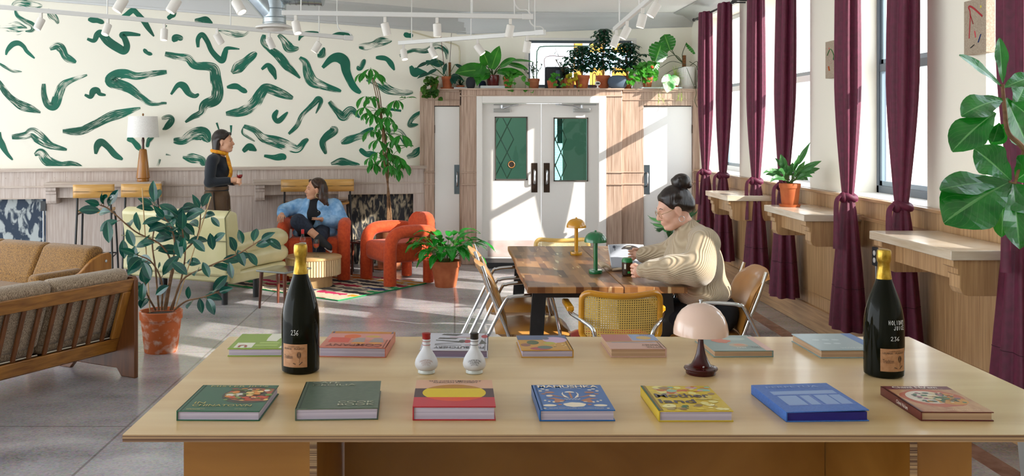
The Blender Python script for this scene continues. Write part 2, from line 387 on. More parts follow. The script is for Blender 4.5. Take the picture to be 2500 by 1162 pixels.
# ---------------- back wall above the door surround, with the transom opening
BW0, BW1 = Vector((.125, 12.31, 0)), Vector((3.35, 12.46, 0)); BD = (BW1 - BW0).normalized(); BN = Vector((BD.y, -BD.x, 0)); BR = Matrix.Rotation(math.atan2(BD.y, BD.x), 3, 'Z')
def BB(mb, u0, u1, n0, n1, z0, z1):
    c = BW0 + BD * ((u0 + u1) / 2) + BN * ((n0 + n1) / 2); c.z = (z0 + z1) / 2; return mb.box(c, (u1 - u0, n1 - n0, z1 - z0), BR)
mb = MB(); o0, o1, oz0, oz1 = .755, 2.17, 2.15, 2.765
BB(mb, 0, o0, -.14, 0, 2.09, 3.1); BB(mb, o1, 3.23, -.14, 0, 2.09, 3.1); BB(mb, o0, o1, -.14, 0, 2.09, oz0); BB(mb, o0, o1, -.14, 0, oz1, 3.1)
wb_ = struct(mb.build('wall_back', m_cream, sharp=0))
pipe = MB().tube([lpt(lu(1121), .03, 2.14), lpt(lu(1121), .03, 2.62), lpt(lu(1119), .03, 2.68), lpt(lu(1112), .03, 2.70), lpt(lu(1000), .03, 2.86)], .009).build('conduit_pipe', M('cream_pipe', 'd8cfb2', rough=.5))
tag(pipe, 'thin cream conduit pipe bending up the corner behind the shelf plants', 'pipe')
# transom window
mb = MB(); BB(mb, o0, o0 + .05, -.02, .012, oz0, oz1); BB(mb, o0, o1, -.02, .014, oz1, oz1 + .03); BB(mb, o1 - .05, o1, -.02, .012, oz0, oz1); BB(mb, o0, o1, -.02, .012, oz0 - .01, oz0 + .02)
w1 = struct(mb.build('window_1', m_white, sharp=20, bevel=.003), 'wide window over the door behind the plants')
mb = MB()
for a, b_, c_, d_ in ((o0 + .05, o0 + .075, oz0, oz1), (o1 - .075, o1 - .05, oz0, oz1), (o0 + .05, o1 - .05, oz1 - .03, oz1), (o0 + .05, o1 - .05, oz0 + .02, oz0 + .06)): BB(mb, a, b_, -.10, -.04, c_, d_)
mb.build('window_frame', m_frame, w1, sharp=20)
mb = MB(); BB(mb, o0 + .1, o1 - .1, -.075, -.07, oz0, oz1 - .05); mb.build('window_pane', m_pane, w1, sharp=0)

# ---------------- door surround
def S(mb, p0, p1, y0, y1, z0, z1): return mb.bx((p0 - CX) / 200, (p1 - CX) / 200, y0, y1, z0, z1)
m_sur = M('surround_oak', 'a08471', 'cbb19e', sc=(70, 70, 3), rough=.38, bump=.12, lo=.3, hi=.7); m_surh = M('surround_oak_rail', 'a48874', 'cbb29f', sc=(4, 4, 60), rough=.38, lo=.3, hi=.7)
mb = MB(); YF, YB = 11.95, 12.32
S(mb, 1127, 1163, YF, 12.2, 0, 2.14); S(mb, 1478, 1517, YF, 12.2, 0, 2.14); S(mb, 1163, 1478, YF, 12.2, 2.05, 2.14)
S(mb, 1517, 1573, 12.04, 12.3, 0, 2.12); S(mb, 1573, 1694, 12.04, 12.3, 1.935, 2.12); S(mb, 1694, 1712, 12.04, 12.3, 0, 2.12)
S(mb, 1036, 1060, 12.08, 12.3, 0, 2.12); S(mb, 1060, 1127, 12.08, 12.3, 1.935, 2.12); S(mb, 1122, 1128, 12.08, 12.3, 0, 2.1)
S(mb, 1024, 1038, 12.10, 12.4, 0, 2.12)
dsur = struct(mb.build('trim_5', m_sur, sharp=20, bevel=.006), 'limed oak surround framing the white double doors')
mb = MB()
for z0, z1, e in ((2.125, 2.145, .03), (2.045, 2.06, .016), (1.115, 1.13, .016), (.968, .985, .016)):
    for p0, p1 in (((1122, 1521),) if z0 > 2 else ((1125, 1164), (1477, 1520))): S(mb, p0, p1, YF - e, YF + .02, z0, z1)
for z0, z1, e in ((2.105, 2.13, .025), (2.0, 2.012, .012), (1.115, 1.13, .012), (.968, .985, .012)):
    for p0, p1 in (((1521, 1712), (1034, 1122)) if z0 > 2 else (((1521, 1574), (1692, 1712), (1034, 1061)) if z0 < 1.9 else ((1521, 1712), (1034, 1122)))): S(mb, p0, p1, (12.04 if p0 > 1500 else 12.08) - e, 12.1, z0, z1)
mb.build('surround_mouldings', m_surh, dsur, sharp=20, bevel=.003)
mb = MB(); S(mb, 1030, 1712, 12.0, 12.46, 2.13, 2.142); S(mb, 1127, 1520, YF + .01, 12.1, 2.14, 2.144)
mb.build('plant_ledge', m_surh, dsur, sharp=20)

# double doors
mb = MB(); S(mb, 1163, 1177, YF - .02, 12.15, 0, 2.05); S(mb, 1460, 1478, YF - .02, 12.15, 0, 2.05); S(mb, 1177, 1460, YF - .02, 12.15, 1.965, 2.05)
d1 = struct(mb.build('door_1', m_white, sharp=20, bevel=.005), 'white double doors with dark glazed windows')
m_kick = M('worn_kick_plate', 'd9d2cd', 'cdb4ad', sc=(4, 4, 8), rough=.3)
m_dglass = glass('door_glass', (.50, .70, .66), .4)
m_dframe = M('door_window_frame', '6b625c', rough=.35, metal=.5)
def leaf_door(x0, x1, wx0, wx1, z0, z1, hx, flip):
    mb = MB(); a, b_ = 12.02, 12.065
    mb.bx(x0, wx0, a, b_, .07, 1.96).bx(wx1, x1, a, b_, .07, 1.96).bx(wx0, wx1, a, b_, .07, z0).bx(wx0, wx1, a, b_, z1, 1.96)
    lf = mb.build('door_leaf', m_white, d1, sharp=20)
    mb = MB(); t = .014
    mb.bx(wx0, wx0 + t, a - .012, b_, z0, z1).bx(wx1 - t, wx1, a - .012, b_, z0, z1).bx(wx0, wx1, a - .012, b_, z0, z0 + t).bx(wx0, wx1, a - .012, b_, z1 - t, z1)
    mb.build('window_bead', m_dframe, lf, sharp=20)
    MB().bx(wx0, wx1, a + .02, a + .025, z0, z1).build('door_pane', m_dglass, lf, sharp=0)
    MB().bx(hx - .037, hx + .037, a - .006, a, .875, 1.235).build('push_plate', m_bronze, lf, sharp=20, bevel=.002)
    MB().tube(smooth([(hx, a - .005, .98), (hx, a - .05, 1.0), (hx, a - .055, 1.06), (hx, a - .05, 1.13), (hx, a - .005, 1.15)], 5), .014).build('pull_handle', m_steel, lf)
    MB().bx(x0 + .07, x1 - .05, a - .004, a, .09, .29).build('kick_plate', m_kick, lf, sharp=20)
    cx_ = x0 + .24 if flip else x1 - .20
    mb = MB().bx(cx_ - .1, cx_ + .1, a - .05, a, 1.855, 1.90).tube([(cx_, a - .04, 1.90), (cx_ + (.12 if flip else -.12), a - .07, 1.935), (cx_ + (.2 if flip else -.32), a - .03, 1.95)], .008).tube([(cx_, a - .03, 1.90), (cx_, a - .03, 1.945)], .018)
    mb.bx(cx_ - .1, cx_ + .18, a - .03, a - .02, 1.94, 1.955)
    mb.build('door_closer', m_steel, lf, sharp=30, bevel=.004); return lf
leaf_door(.335, 1.058, .49, .89, 1.025, 1.80, .975, True)
leaf_door(1.064, 1.75, 1.21, 1.63, 1.01, 1.79, 1.125, False)
struct(MB().bx(.30, 1.80, 11.62, 12.2, .0, .07).build('trim_6', M('black_rubber_step', '2b2f33', rough=.5), sharp=20, bevel=.006), 'black step under the double doors')
# closet doors
for k, (x0, x1, y, hx, nm) in enumerate(((-.25, .062, 12.10, .03, 2), (2.315, 2.915, 12.07, 2.36, 3))):
    dd = struct(MB().bx(x0 + .004, x1 - .004, y, y + .04, .02, 1.925).build('door_%d' % nm, M('closet_white', 'f0eeea', rough=.4), sharp=20, bevel=.003), 'plain white closet door in the oak surround')
    MB().bx(x0, x1, y + .05, y + .06, 0, 1.935).build('door_backing', m_black, dd, sharp=0)
    MB().bx(hx - .035, hx + .035, y - .006, y, .85, 1.21).build('push_plate', M('bluish_plate', '6f7d86', rough=.3, metal=.8), dd, sharp=20)
    MB().tube(smooth([(hx, y - .005, .95), (hx, y - .05, .97), (hx, y - .055, 1.03), (hx, y - .05, 1.1), (hx, y - .005, 1.12)], 5), .009).build('pull_handle', m_steel, dd)
    mb = MB()
    for z in (.4, 1.6): mb.bx(x1 - .006 if k else x0 - .006, x1 + .008 if k else x0 + .008, y - .012, y, z, z + .1)
    mb.build('hinge', m_bronze, dd, sharp=20)

# ---------------- right wall with four windows
WIN = [(10.35, 11.85), (8.30, 9.82), (6.24, 7.62), (4.15, 5.55)]; SZ, TZ = 1.157, 2.985
mb = MB().bx(3, 3.4, -2, 12.5, 0, SZ).bx(3, 3.4, -2, 12.5, TZ, 3.2)
ed = [12.5] + [v for a, b_ in WIN for v in (b_, a)] + [-2]
for i in range(0, len(ed), 2): mb.bx(3, 3.4, ed[i + 1], ed[i], SZ, TZ)
struct(mb.build('wall_right', m_cream, sharp=0))
m_sash = M('white_sash', 'dfe4e8', rough=.35)
for k, (a, b_) in enumerate(WIN):
    x0, x1 = 3.27, 3.33
    mb = MB().bx(x0, x1, a, a + .04, SZ, TZ).bx(x0, x1, b_ - .04, b_, SZ, TZ).bx(x0, x1, a, b_, TZ - .05, TZ).bx(x0, x1, a, b_, SZ, SZ + .06)
    wq = struct(mb.build('window_%d' % (k + 2), m_frame if k == 2 else m_sash, sharp=20, bevel=.003), 'tall sash window between maroon curtains')
    MB().bx(x0 + .005, x1 - .01, a + .04, b_ - .04, 2.09, 2.15).build('meeting_rail', m_frame if k == 2 else m_sash, wq, sharp=20, bevel=.003)
    mb = MB()
    for z0, z1, q in ((SZ + .06, 2.09, .0), (2.15, TZ - .05, .01)):
        mb.bx(x0 + .01 + q, x0 + .03 + q, a + .04, a + .075, z0, z1).bx(x0 + .01 + q, x0 + .03 + q, b_ - .075, b_ - .04, z0, z1)
        mb.bx(x0 + .01 + q, x0 + .03 + q, a + .04, b_ - .04, z0, z0 + .035)
    mb.build('sash', M('sash_blue_grey', '7c8e9c', rough=.4), wq, sharp=20)
    MB().bx(3.298, 3.302, a + .04, b_ - .04, SZ + .06, TZ - .05).build('window_pane', m_pane, wq, sharp=0)
    MB().bx(2.97, 3.28, a - .04, b_ + .04, SZ - .03, SZ + .004).build('window_sill', m_white, wq, sharp=20, bevel=.004)
m_oakr = M('golden_oak', 'a47c52', 'd0a97c', sc=(60, 60, 2.5), rough=.35, bump=.12, lo=.28, hi=.72)
m_oakh = M('golden_oak_rail', '98734f', 'c39a6e', sc=(5, 2.2, 60), rough=.3, lo=.3, hi=.7)
mb = MB().bx(2.95, 3, 1.5, 12.1, .2, 1.0).bx(2.965, 3, 1.5, 12.1, 1.0, 1.145)
wr = struct(mb.build('trim_7', m_oakr, sharp=20), 'oak panelling under the windows')
mb = MB().bx(2.93, 3, 1.5, 12.1, .995, 1.02).bx(2.93, 2.998, 1.5, 12.1, 1.135, 1.157).bx(2.945, 3, 1.5, 12.1, .3, .306)
for y in (4.6, 6.66, 8.7, 10.7): mb.bx(2.94, 2.95, y - .003, y + .003, .2, 1.0)
mb.build('panel_mouldings', m_oakh, wr, sharp=20, bevel=.003)
struct(MB().bx(2.93, 3, 1.5, 12.1, 0, .2).build('baseboard_right', m_oakh, sharp=20, bevel=.006))

struct(MB().bx(-4.5, 3.4, -1.95, -1.8, 0, 3.5).build('wall_front', m_cream, sharp=0))

# ---------------- ceiling and cornices
mb = MB()
xs = [-9, -7, -5, -3, -1, .125, 2, 3.4]; b0 = mb.add([(x, y, zc(x)) for y in (-2, 13) for x in xs]); nn = len(xs)
for i in range(nn - 1): mb.face((b0 + i, b0 + i + nn, b0 + i + nn + 1, b0 + i + 1))
b1 = mb.add([(x, y, zc(x) + .12) for y in (-2, 13) for x in xs])
for i in range(nn - 1): mb.face((b1 + i, b1 + i + 1, b1 + i + nn + 1, b1 + i + nn))
struct(mb.build('ceiling', m_ceil, sharp=0))
COVE = [(0, 0), (.03, 0), (.032, .02), (.05, .03), (.075, .075), (.13, .135), (.20, .18), (.30, .21), (.32, .235), (.34, .24)]
mb = MB()
rs = [[lpt(u, a, zc((L0 + LD * u).x) - .245 + z) for a, z in COVE] for u in (ua, -5, -2.5, ub + .1)]
mb.rings(rs, closed=False)
rs = []
for u, zb in ((-.1, 2.835), (3.3, 2.957)):
    rs.append([(lambda p: Vector((p.x, p.y, zb + z * (3.075 - zb) / .24)))(BW0 + BD * u + BN * a) for a, z in COVE])
mb.rings(rs, closed=False)
rs = [[(3.0 - a * .9, y, 2.992 + z * .34) for a, z in COVE] for y in (12.6, -2)]; mb.rings(rs, closed=False)
struct(mb.build('trim_8', m_cornice, sharp=30, solid=.004), 'pale grey cove cornice under the ceiling')

# ---------------- outside: pavement, the lobby behind the doors, buildings seen through the transom
struct(MB().bx(3.4, 30, -12, 30, -.3, -.15).bx(-12, 3.4, 13.3, 30, -.3, -.15).build('ground_outside', M('pale_concrete', 'b9b6b0', rough=.8), sharp=0))
gq = struct(MB().bx(1.42, 2.3, 12.9, 12.96, 0, 2.1).bx(.3, .95, 13.0, 13.06, 0, 2.1).build('trim_9', M('lobby_green_panel', '7f9282', rough=.5), sharp=0), 'green grey panels in the lobby behind the door glass')
gate = MB()
for g0, g1 in ((.42, .75), (1.14, 1.42)):
    nxx = 2; wx = (g1 - g0) / nxx
    for i in range(-1, nxx + 1):
        for j in range(6):
            z0 = .2 + j * .33
            for s_ in (1, -1):
                xa, xb = g0 + wx * i, g0 + wx * (i + 1)
                if xa < g0 - 1e-6 or xb > g1 + 1e-6: continue
                gate.tube([(xa if s_ > 0 else xb, 12.5, z0), (xb if s_ > 0 else xa, 12.5, z0 + .33)], .007, 5)
tag(gate.build('folding_gate', M('gate_olive', '4b5544', rough=.5)), 'dark folding lattice gate behind the door windows', 'gate')
m_yel = M('ochre_wall', 'd99a2b', 'c07f24', sc=(1, 1, 1), rough=.7); m_wbrick = M('white_brick', 'd9dadb', rough=.8)
n, l, b = nodes(m_wbrick); t_ = n.new('ShaderNodeTexCoord'); q_ = n.new('ShaderNodeTexBrick'); q_.inputs['Scale'].default_value = 5
q_.inputs['Color1'].default_value = (.75, .76, .8, 1); q_.inputs['Color2'].default_value = (.68, .7, .74, 1); q_.inputs['Mortar'].default_value = (.45, .47, .5, 1)
mp_ = n.new('ShaderNodeMapping'); mp_.inputs['Rotation'].default_value = (math.pi / 2, 0, 0)
l.new(t_.outputs['Object'], mp_.inputs[0]); l.new(mp_.outputs[0], q_.inputs['Vector']); l.new(q_.outputs['Color'], b.inputs['Base Color'])
bl = MB().bx(.7, 2.3, 19, 22, -.15, 5.6).build('building', m_wbrick, sharp=0); tag(bl, 'white brick building seen through the window over the door', 'building')
bl = thing('building', 'ochre painted building with pale blue bands seen beyond the plants', 'building', (3.2, 20, -.15))
MB().bx(-.75, .9, 0, 3, 0, 5.2).build('facade', m_yel, bl, sharp=0)
m_pb = M('pale_blue_trim', 'a9c3df', rough=.6); mb = MB()
for x in (-.6, -.15, .35): mb.bx(x, x + .14, -.06, 0, 2.0, 5.2)
mb.bx(-.75, .9, -.08, 0, 3.05, 3.35).build('facade_bands', m_pb, bl, sharp=0)
MB().bx(-.75, .9, -.1, .3, 5.2, 5.5).build('parapet', m_wbrick, bl, sharp=0)
# ================================================================ FOREGROUND PLYWOOD TABLE
m_ply = M('birch_ply', 'cfa86c', 'ead0a0', sc=(1.0, 7, 3), rough=.28, detail=6, lo=.25, hi=.75, dist=.5, coat=.15)
m_plyd = M('birch_ply_base', '96601f', 'b57d36', sc=(1.4, 2, 3.2), rough=.4, detail=5, lo=.3, hi=.7, dist=1.4)
m_edge = M('ply_edge', '6b4a35', 'c9a377', sc=(.4, .4, 330), rough=.5, detail=1, lo=.4, hi=.6)
TZ0 = .90
tb = thing('display_table', 'long birch plywood table carrying cookbooks, bottles and a mushroom lamp', 'table', (0, 0, 0))
mb = MB(); mb.bx(-.815, 1.64, 2.412, 3.55, .8995, .9); mb.mi = 1; mb.bx(-.815, 1.64, 2.412, 3.55, .882, .8995)
mb.build('tabletop', [m_ply, m_edge], tb, sharp=20)
def panel(x0, x1, y0, y1):
    mb = MB(); mb.bx(x0, x1, y0, y1, 0, .882); mb.build('base_panel', m_plyd, tb, sharp=20)
panel(-.722, -.386, 2.62, 2.638); panel(1.232, 1.378, 2.62, 2.638); panel(-.36, 1.21, 3.215, 3.233); panel(-.722, -.704, 2.638, 3.4); panel(1.36, 1.378, 2.638, 3.4)
for x in (-.386, 1.213):
    MB().bx(x, x + .019, 2.618, 3.4, 0, .882).build('divider', [m_edge], tb, sharp=20)
    MB().bx(x - .0005 if x > 0 else x + .0188, x + .0195 if x < 0 else x, 2.62, 3.4, 0, .8815).build('divider_face', m_plyd, tb, sharp=20)

# ---------------- books
m_pages = M('book_pages', 'cdc4d4', 'aea4ba', sc=(.5, .5, 420), rough=.8, detail=1, lo=.4, hi=.6)
m_pagesw = M('warm_pages', 'cfae8e', 'b08d6e', sc=(.5, .5, 420), rough=.8, detail=1, lo=.4, hi=.6)
BOOKS = {}
def book(key, FL, FR, BR_, BL, th, cover, pages, spine, label, flip=False, lift=0., group=None):
    z = TZ0 + th; fl, fr, br, bl = (T(*q, z) for q in (FL, FR, BR_, BL))
    c = (fl + fr + br + bl) / 4; u = ((fr - fl) + (br - bl)) / 2; v = ((bl - fl) + (br - fr)) / 2
    W, D = u.length, v.length; ang = (math.atan2(u.y, u.x) + math.atan2(-v.x, v.y)) / 2
    t = thing('book', label, 'book', (c.x, c.y, TZ0), ang, group)
    s = -1 if spine == 'L' else 1; bt = .0028; x0, x1 = -W / 2, W / 2
    mb = MB(); mb.bx(x0, x1, -D / 2, D / 2, 0, bt)
    mb.box((0, 0, th - bt / 2 + (lift * .5)), (W, D, bt), Matrix.Rotation(s * lift / W, 3, 'Y'))
    mb.bx(s * W / 2 - s * .0035, s * W / 2, -D / 2, D / 2, 0, th)
    t.location = (c.x, c.y, TZ0); cv = mb.build('cover', cover, t, sharp=20, bevel=.0008)
    e = .004; mb = MB(); mb.bx(x0 + (e if s > 0 else .003), x1 - (e if s < 0 else .003), -D / 2 + e, D / 2 - e, bt, th - bt)
    mb.build('pages', pages, t, sharp=20)
    mb = MB(); gx = s * (W / 2 - .011); mb.bx(gx - .0022, gx + .0022, -D / 2 + .001, D / 2 - .001, th - .0002, th + .0001); mb.build('hinge_groove', M(cover.name + '_groove', tuple(x * .45 for x in cover.node_tree.nodes['Principled BSDF'].inputs['Base Color'].default_value[:3]), rough=.5), t, sharp=0)
    BOOKS[key] = t
    sg = -1 if flip else 1; tilt = s * lift / W
    def fn(h):
        def f(a, b_):
            x, y = sg * (a - .5) * W, sg * (b_ - .5) * D
            return (x, y, th + lift * .5 - x * tilt + h)
        return f
    t['w'] = W; t['d'] = D
    return t, fn, W, D, th
ART = [0]
def art(bk, items, name='cover_print'):
    """items: (material, polygon in cover units)"""
    t, fn, W, D, th = bk; mats = []; mb = MB()
    for k, (m, pl) in enumerate(items):
        if m not in mats: mats.append(m)
        mb.mi = mats.index(m); f = fn(.0002 + .000009 * k); mb.poly([f(a, b_) for a, b_ in pl])
    return mb.build(name, mats, t, sharp=0)
def title(bk, lines, m, name='title', h=.0012):
    t, fn, W, D, th = bk; mb = MB(); f = fn(h)
    for s, x0, x1, y0, y1, *k in lines: put_text(mb, s, lambda a, b_: f(x0 + a * (x1 - x0), y0 + b_ * (y1 - y0)), k[0] if k else .0)
    return mb.build(name, m, t, sharp=0)
def oval(cx, cy, rx, ry, n=28, a0=0, a1=2 * math.pi, wob=0.): return [(cx + rx * math.cos(a) * (1 + wob * math.sin(5 * a)), cy + ry * math.sin(a) * (1 + wob * math.cos(7 * a))) for a in (a0 + (a1 - a0) * k / n for k in range(n))]
def rect(x0, x1, y0, y1): return [(x0, y0), (x1, y0), (x1, y1), (x0, y1)]
def blobs(n, x0, x1, y0, y1, cols, s0, s1, seed, asp=1.):
    r = random.Random(seed); o = []
    for _ in range(n):
        s = r.uniform(s0, s1); o.append((r.choice(cols), oval(r.uniform(x0, x1), r.uniform(y0, y1), s, s * r.uniform(.5, 1) * asp, 10, r.random(), r.random() + 6.283, .12)))
    return o
def C(h, rough=.4): return M('ink_' + h, h, rough=rough)
FG, BG_ = 'cookbooks along the front edge of the plywood table', 'cookbooks along the back edge of the plywood table'
bk = book(1, (430.3, 1002.4), (635, 1004), (679.7, 940.3), (496.4, 939.7), .026, M('cover_green', '1b5a40', rough=.35), m_pages, 'L', 'dark green cookbook with a bowl of food and thin gold lettering on its cover', group=FG)
it = [(C('3a3a2c'), oval(.72, .60, .34, .32, 40, 1.0, 5.3) + [(1, .34), (1, .87)]), (C('b4532a'), [(.98, .38), (.98, .84), (.7, .86), (.45, .76), (.40, .62), (.48, .44), (.7, .36)]), (C('3a2f1e'), oval(.70, .60, .24, .2)), (C('7d8a4a'), oval(.5, .62, .09, .08))]
it += blobs(70, .46, .97, .38, .84, [C('c9482a'), C('e8ded0'), C('d9862c'), C('6f8f3a'), C('8a3b22'), C('e6c070'), C('4d5a26')], .02, .055, 3)
art(bk, it); title(bk, [("MISTER JIU'S", .13, .88, .89, .96), ('IN', .13, .26, .25, .315), ('CHINATOWN', .13, .85, .155, .225), ('RECIPES AND STORIES FROM', .10, .32, .055, .075), ('THE BIRTHPLACE', .10, .27, .03, .05), ('WITH TIENLON HO', .68, .83, .05, .072)], M('gold_foil', 'c8b45a', rough=.3, metal=.4))
bk = book(2, (713.4, 999), (917.6, 994.5), (935.5, 928), (752.6, 933), .031, M('cover_sage', '4c5c4d', '566553', sc=(60, 60, 60), rough=.35, bump=.05), m_pages, 'L', 'sage green cloth cookbook with silvery debossed lettering', group=FG)
title(bk, [('CAFE', .1, .46, .90, .965, .01), ('CECILIA', .1, .68, .81, .875, .01), ('COOK', .50, .95, .17, .235, .01), ('BOOK', .50, .95, .085, .15, .01)], M('silver_foil', 'b8bba0', rough=.25, metal=.7))
bk = book(3, (1006.8, 992.2), (1210.4, 992.8), (1200.8, 927.3), (1017.4, 928), .036, M('cover_red', 'b3202e', rough=.3), m_pages, 'L', 'thick red and peach cookbook with a large yellow oval on its cover', group=FG)
def clip(pl, lo, hi):
    o = []
    for i in range(len(pl)):
        a, b_ = pl[i - 1], pl[i]
        for lim, keep in ((None, None),): pass
        o.append(b_)
    def half(q, y, above):
        r = []
        for i in range(len(q)):
            a, b_ = q[i - 1], q[i]; ia, ib = (a[1] >= y) == above, (b_[1] >= y) == above
            if ia != ib: t = (y - a[1]) / (b_[1] - a[1]); r.append((a[0] + (b_[0] - a[0]) * t, y))
            if ib: r.append(b_)
        return r
    return half(half(o, lo, True), hi, False)
ov = oval(.5, .50, .40, .31, 48)
art(bk, [(C('dba98a'), rect(0, 1, .66, 1)), (C('4a3036'), rect(0, 1, .33, .66)), (C('c42a3c'), rect(0, 1, 0, .33)), (C('b57a1c'), clip(ov, .66, .9)), (C('e3c400'), clip(ov, .33, .66)), (C('e2491a'), clip(ov, .1, .33))])
title(bk, [('THE CONTEMPORARY', .16, .86, .925, .965, .012), ('AFRICAN KITCHEN', .22, .80, .865, .905, .012)], C('2c1c20'))
bk = book(4, (1315.6, 1001), (1500, 1001), (1467.4, 938.6), (1298.6, 940.7), .029, M('cover_blue', '1560a8', rough=.3), m_pages, 'L', 'blue cookbook with cream and copper folk pattern around a mushroom', group=FG)
cr_, co_ = C('f1e2cb'), M('copper_foil', 'b5714a', rough=.3, metal=.3)
it = [(cr_, oval(.5, .20, .15, .085, 32, 0, 6.283, .06)), (cr_, oval(.5, .67, .07, .055, 20, 0, 3.15)), (co_, rect(.485, .515, .45, .68))]
for s in (1, -1):
    X = lambda x: .5 + s * x
    it += [(cr_, [(X(.03), .44), (X(.10), .60), (X(.09), .70), (X(.12), .62), (X(.10), .5)]), (co_, [(X(.10), .36), (X(.24), .46), (X(.36), .44), (X(.24), .40), (X(.28), .28), (X(.2), .28)]), (co_, [(X(.06), .46), (X(.28), .6), (X(.3), .55)]),
           (cr_, oval(X(.34), .17, .09, .04)), (cr_, oval(X(.30), .54, .045, .035)), (co_, oval(X(.28), .68, .07, .035)), (cr_, oval(X(.36), .82, .03, .02)), (cr_, oval(X(.40), .74, .025, .025)), (cr_, oval(X(.30), .78, .03, .02)), (co_, oval(X(.37), .62, .035, .02)), (cr_, oval(X(.27), .30, .018, .025)), (cr_, oval(X(.33), .32, .02, .02)), (cr_, oval(X(.38), .36, .018, .02)), (co_, oval(X(.2), .2, .03, .02)), (cr_, oval(X(.16), .31, .03, .012)), (cr_, oval(X(.42), .06, .02, .015))]
it += [(cr_, oval(.5 + .02 * k, .40 + .01 * (k % 2), .008, .012, 8)) for k in range(-5, 6)]
art(bk, it); title(bk, [('MAMUSHKA', .08, .94, .865, .965, .02), ('A COOKBOOK', .30, .70, .82, .84), ('RECIPES FROM UKRAINE AND EASTERN EUROPE', .14, .86, .045, .065)], cr_)
bk = book(5, (1607.8, 1003), (1790.6, 1003), (1730.2, 941.7), (1564, 942.2), .028, M('cover_yellow', 'd3b52a', rough=.35), m_pages, 'L', 'yellow cookbook with painted leaves and bold grey lettering', group=FG)
it = blobs(34, .08, .95, .66, .95, [C('e6dc8a'), C('cf8a3a'), C('9a7d5a'), C('c9a0a0'), C('8fb8a0'), C('dcc23a'), C('c56a3a')], .03, .10, 8) + blobs(22, .1, .95, .06, .24, [C('eee3a0'), C('e0c748'), C('b09a60'), C('8a6a3a'), C('2c6a4a')], .02, .08, 9) + blobs(10, .7, .95, .25, .7, [C('e8dc8c'), C('d9c36a')], .03, .07, 12)
it += [(C('14503a'), rect(0, .03, 0, 1)), (C('8a6a12'), rect(.03, .06, 0, 1))]
art(bk, it); title(bk, [('Mother', .10, .86, .50, .66, .02), ('land', .10, .60, .28, .43, .02), ('A Jamaican Cookbook', .62, .86, .40, .43)], C('4a4552'))
bk = book(6, (1913.5, 1007.6), (2111.3, 1002.4), (2022, 936.2), (1843.3, 941.5), .026, M('cover_royal', '2f62b4', '3c70bf', sc=(150, 150, 150), rough=.45, bump=.06), M('blue_edges', '1a1478', rough=.6), 'L', 'royal blue cloth cookbook with blue page edges and a shopfront drawing', lift=.004, group=FG)
lb = C('7f9fd0'); vb = C('5a78c8')
it = [(lb, rect(.12, .93, .60, .72)), (vb, rect(.12, .93, .585, .60))] + [(lb, rect(a, b_, .22, .55)) for a, b_ in ((.14, .38), (.42, .54), (.60, .77), (.79, .93))] + [(vb, rect(a, b_, .20, .215)) for a, b_ in ((.12, .4), (.56, .95))] + [(vb, rect(.55, .565, .2, .57)), (vb, rect(.4, .41, .2, .57))]
art(bk, it); title(bk, [('PERPETUA', .14, .82, .84, .90)], lb)
bk = book(7, (2249.7, 1004.3), (2427, 1006.8), (2311.7, 943), (2147.4, 943), .024, M('cover_maroon', '5f1512', rough=.35), m_pagesw, 'L', 'maroon cookbook with a bowl of salad and white lettering on its cover', group=FG)
it = [(M('cloth_photo', 'a0623f', 'c79a6c', sc=(30, 12, 20), rough=.4), rect(.04, 1, 0, 1)), (C('6a2230'), rect(.04, 1, .86, 1)), (C('b5532c'), oval(.5, .52, .44, .34, 30, 0, 6.283, .04)), (C('d8cdbc'), oval(.44, .55, .30, .25)), (C('c98a2a'), oval(.70, .42, .22, .16))]
it += blobs(80, .28, .86, .34, .74, [C('2c4a33'), C('3c6a3c'), C('22382c'), C('c98a3a'), C('e0cfa8'), C('9a5a6a'), C('35523f')], .02, .05, 21)
art(bk, it); title(bk, [("Chimi Nu'am", .14, .80, .90, .975, .02)], C('f2e6dc')); title(bk, [('NATIVE CALIFORNIA FOODWAYS', .2, .85, .855, .875), ('SARA CALVOSA OLSON', .4, .85, .05, .075)], C('e8c8a8'))
t, fn, W, D, th = bk; mb = MB(); put_text(mb, "Chimi Nu'am", lambda a, b_: (-W / 2 - .0006, .02 - a * .07, .007 + b_ * .010), .01); mb.build('spine_lettering', C('f2e6dc'), t, sharp=0)
# back row, lettering turned to the far side
bk = book(8, (553.8, 850.7), (735, 851), (752, 815), (593.4, 814.8), .026, M('cover_lime', '86a32c', rough=.35), m_pages, 'R', 'lime green cookbook partly behind the champagne bottle', True, group=BG_)
wq = C('e6e4d0'); art(bk, [(wq, [(.55, .0), (.20, .0), (.28, .18), (.38, .32), (.40, .52), (.55, .5), (.56, .3)]), (wq, rect(.68, .93, .62, .95)), (wq, [(0, .55), (.26, .62), (.30, .97), (0, .97)]), (C('a8c060'), rect(.34, .62, .58, .68)), (C('a8c060'), rect(.34, .66, .74, .84))])
title(bk, [('N', .12, .24, .66, .78, .03), ('AI', .02, .20, .84, .95, .03), ('U', .76, .88, .78, .92, .03)], C('a8402c'))
bk = book(9, (782, 846), (945.7, 849.8), (961.3, 811.2), (810.5, 807.8), .033, M('cover_salmon', 'c9705a', rough=.35), m_pages, 'R', 'salmon pink cookbook with orange and red shapes beside the champagne bottle', True, group=BG_)
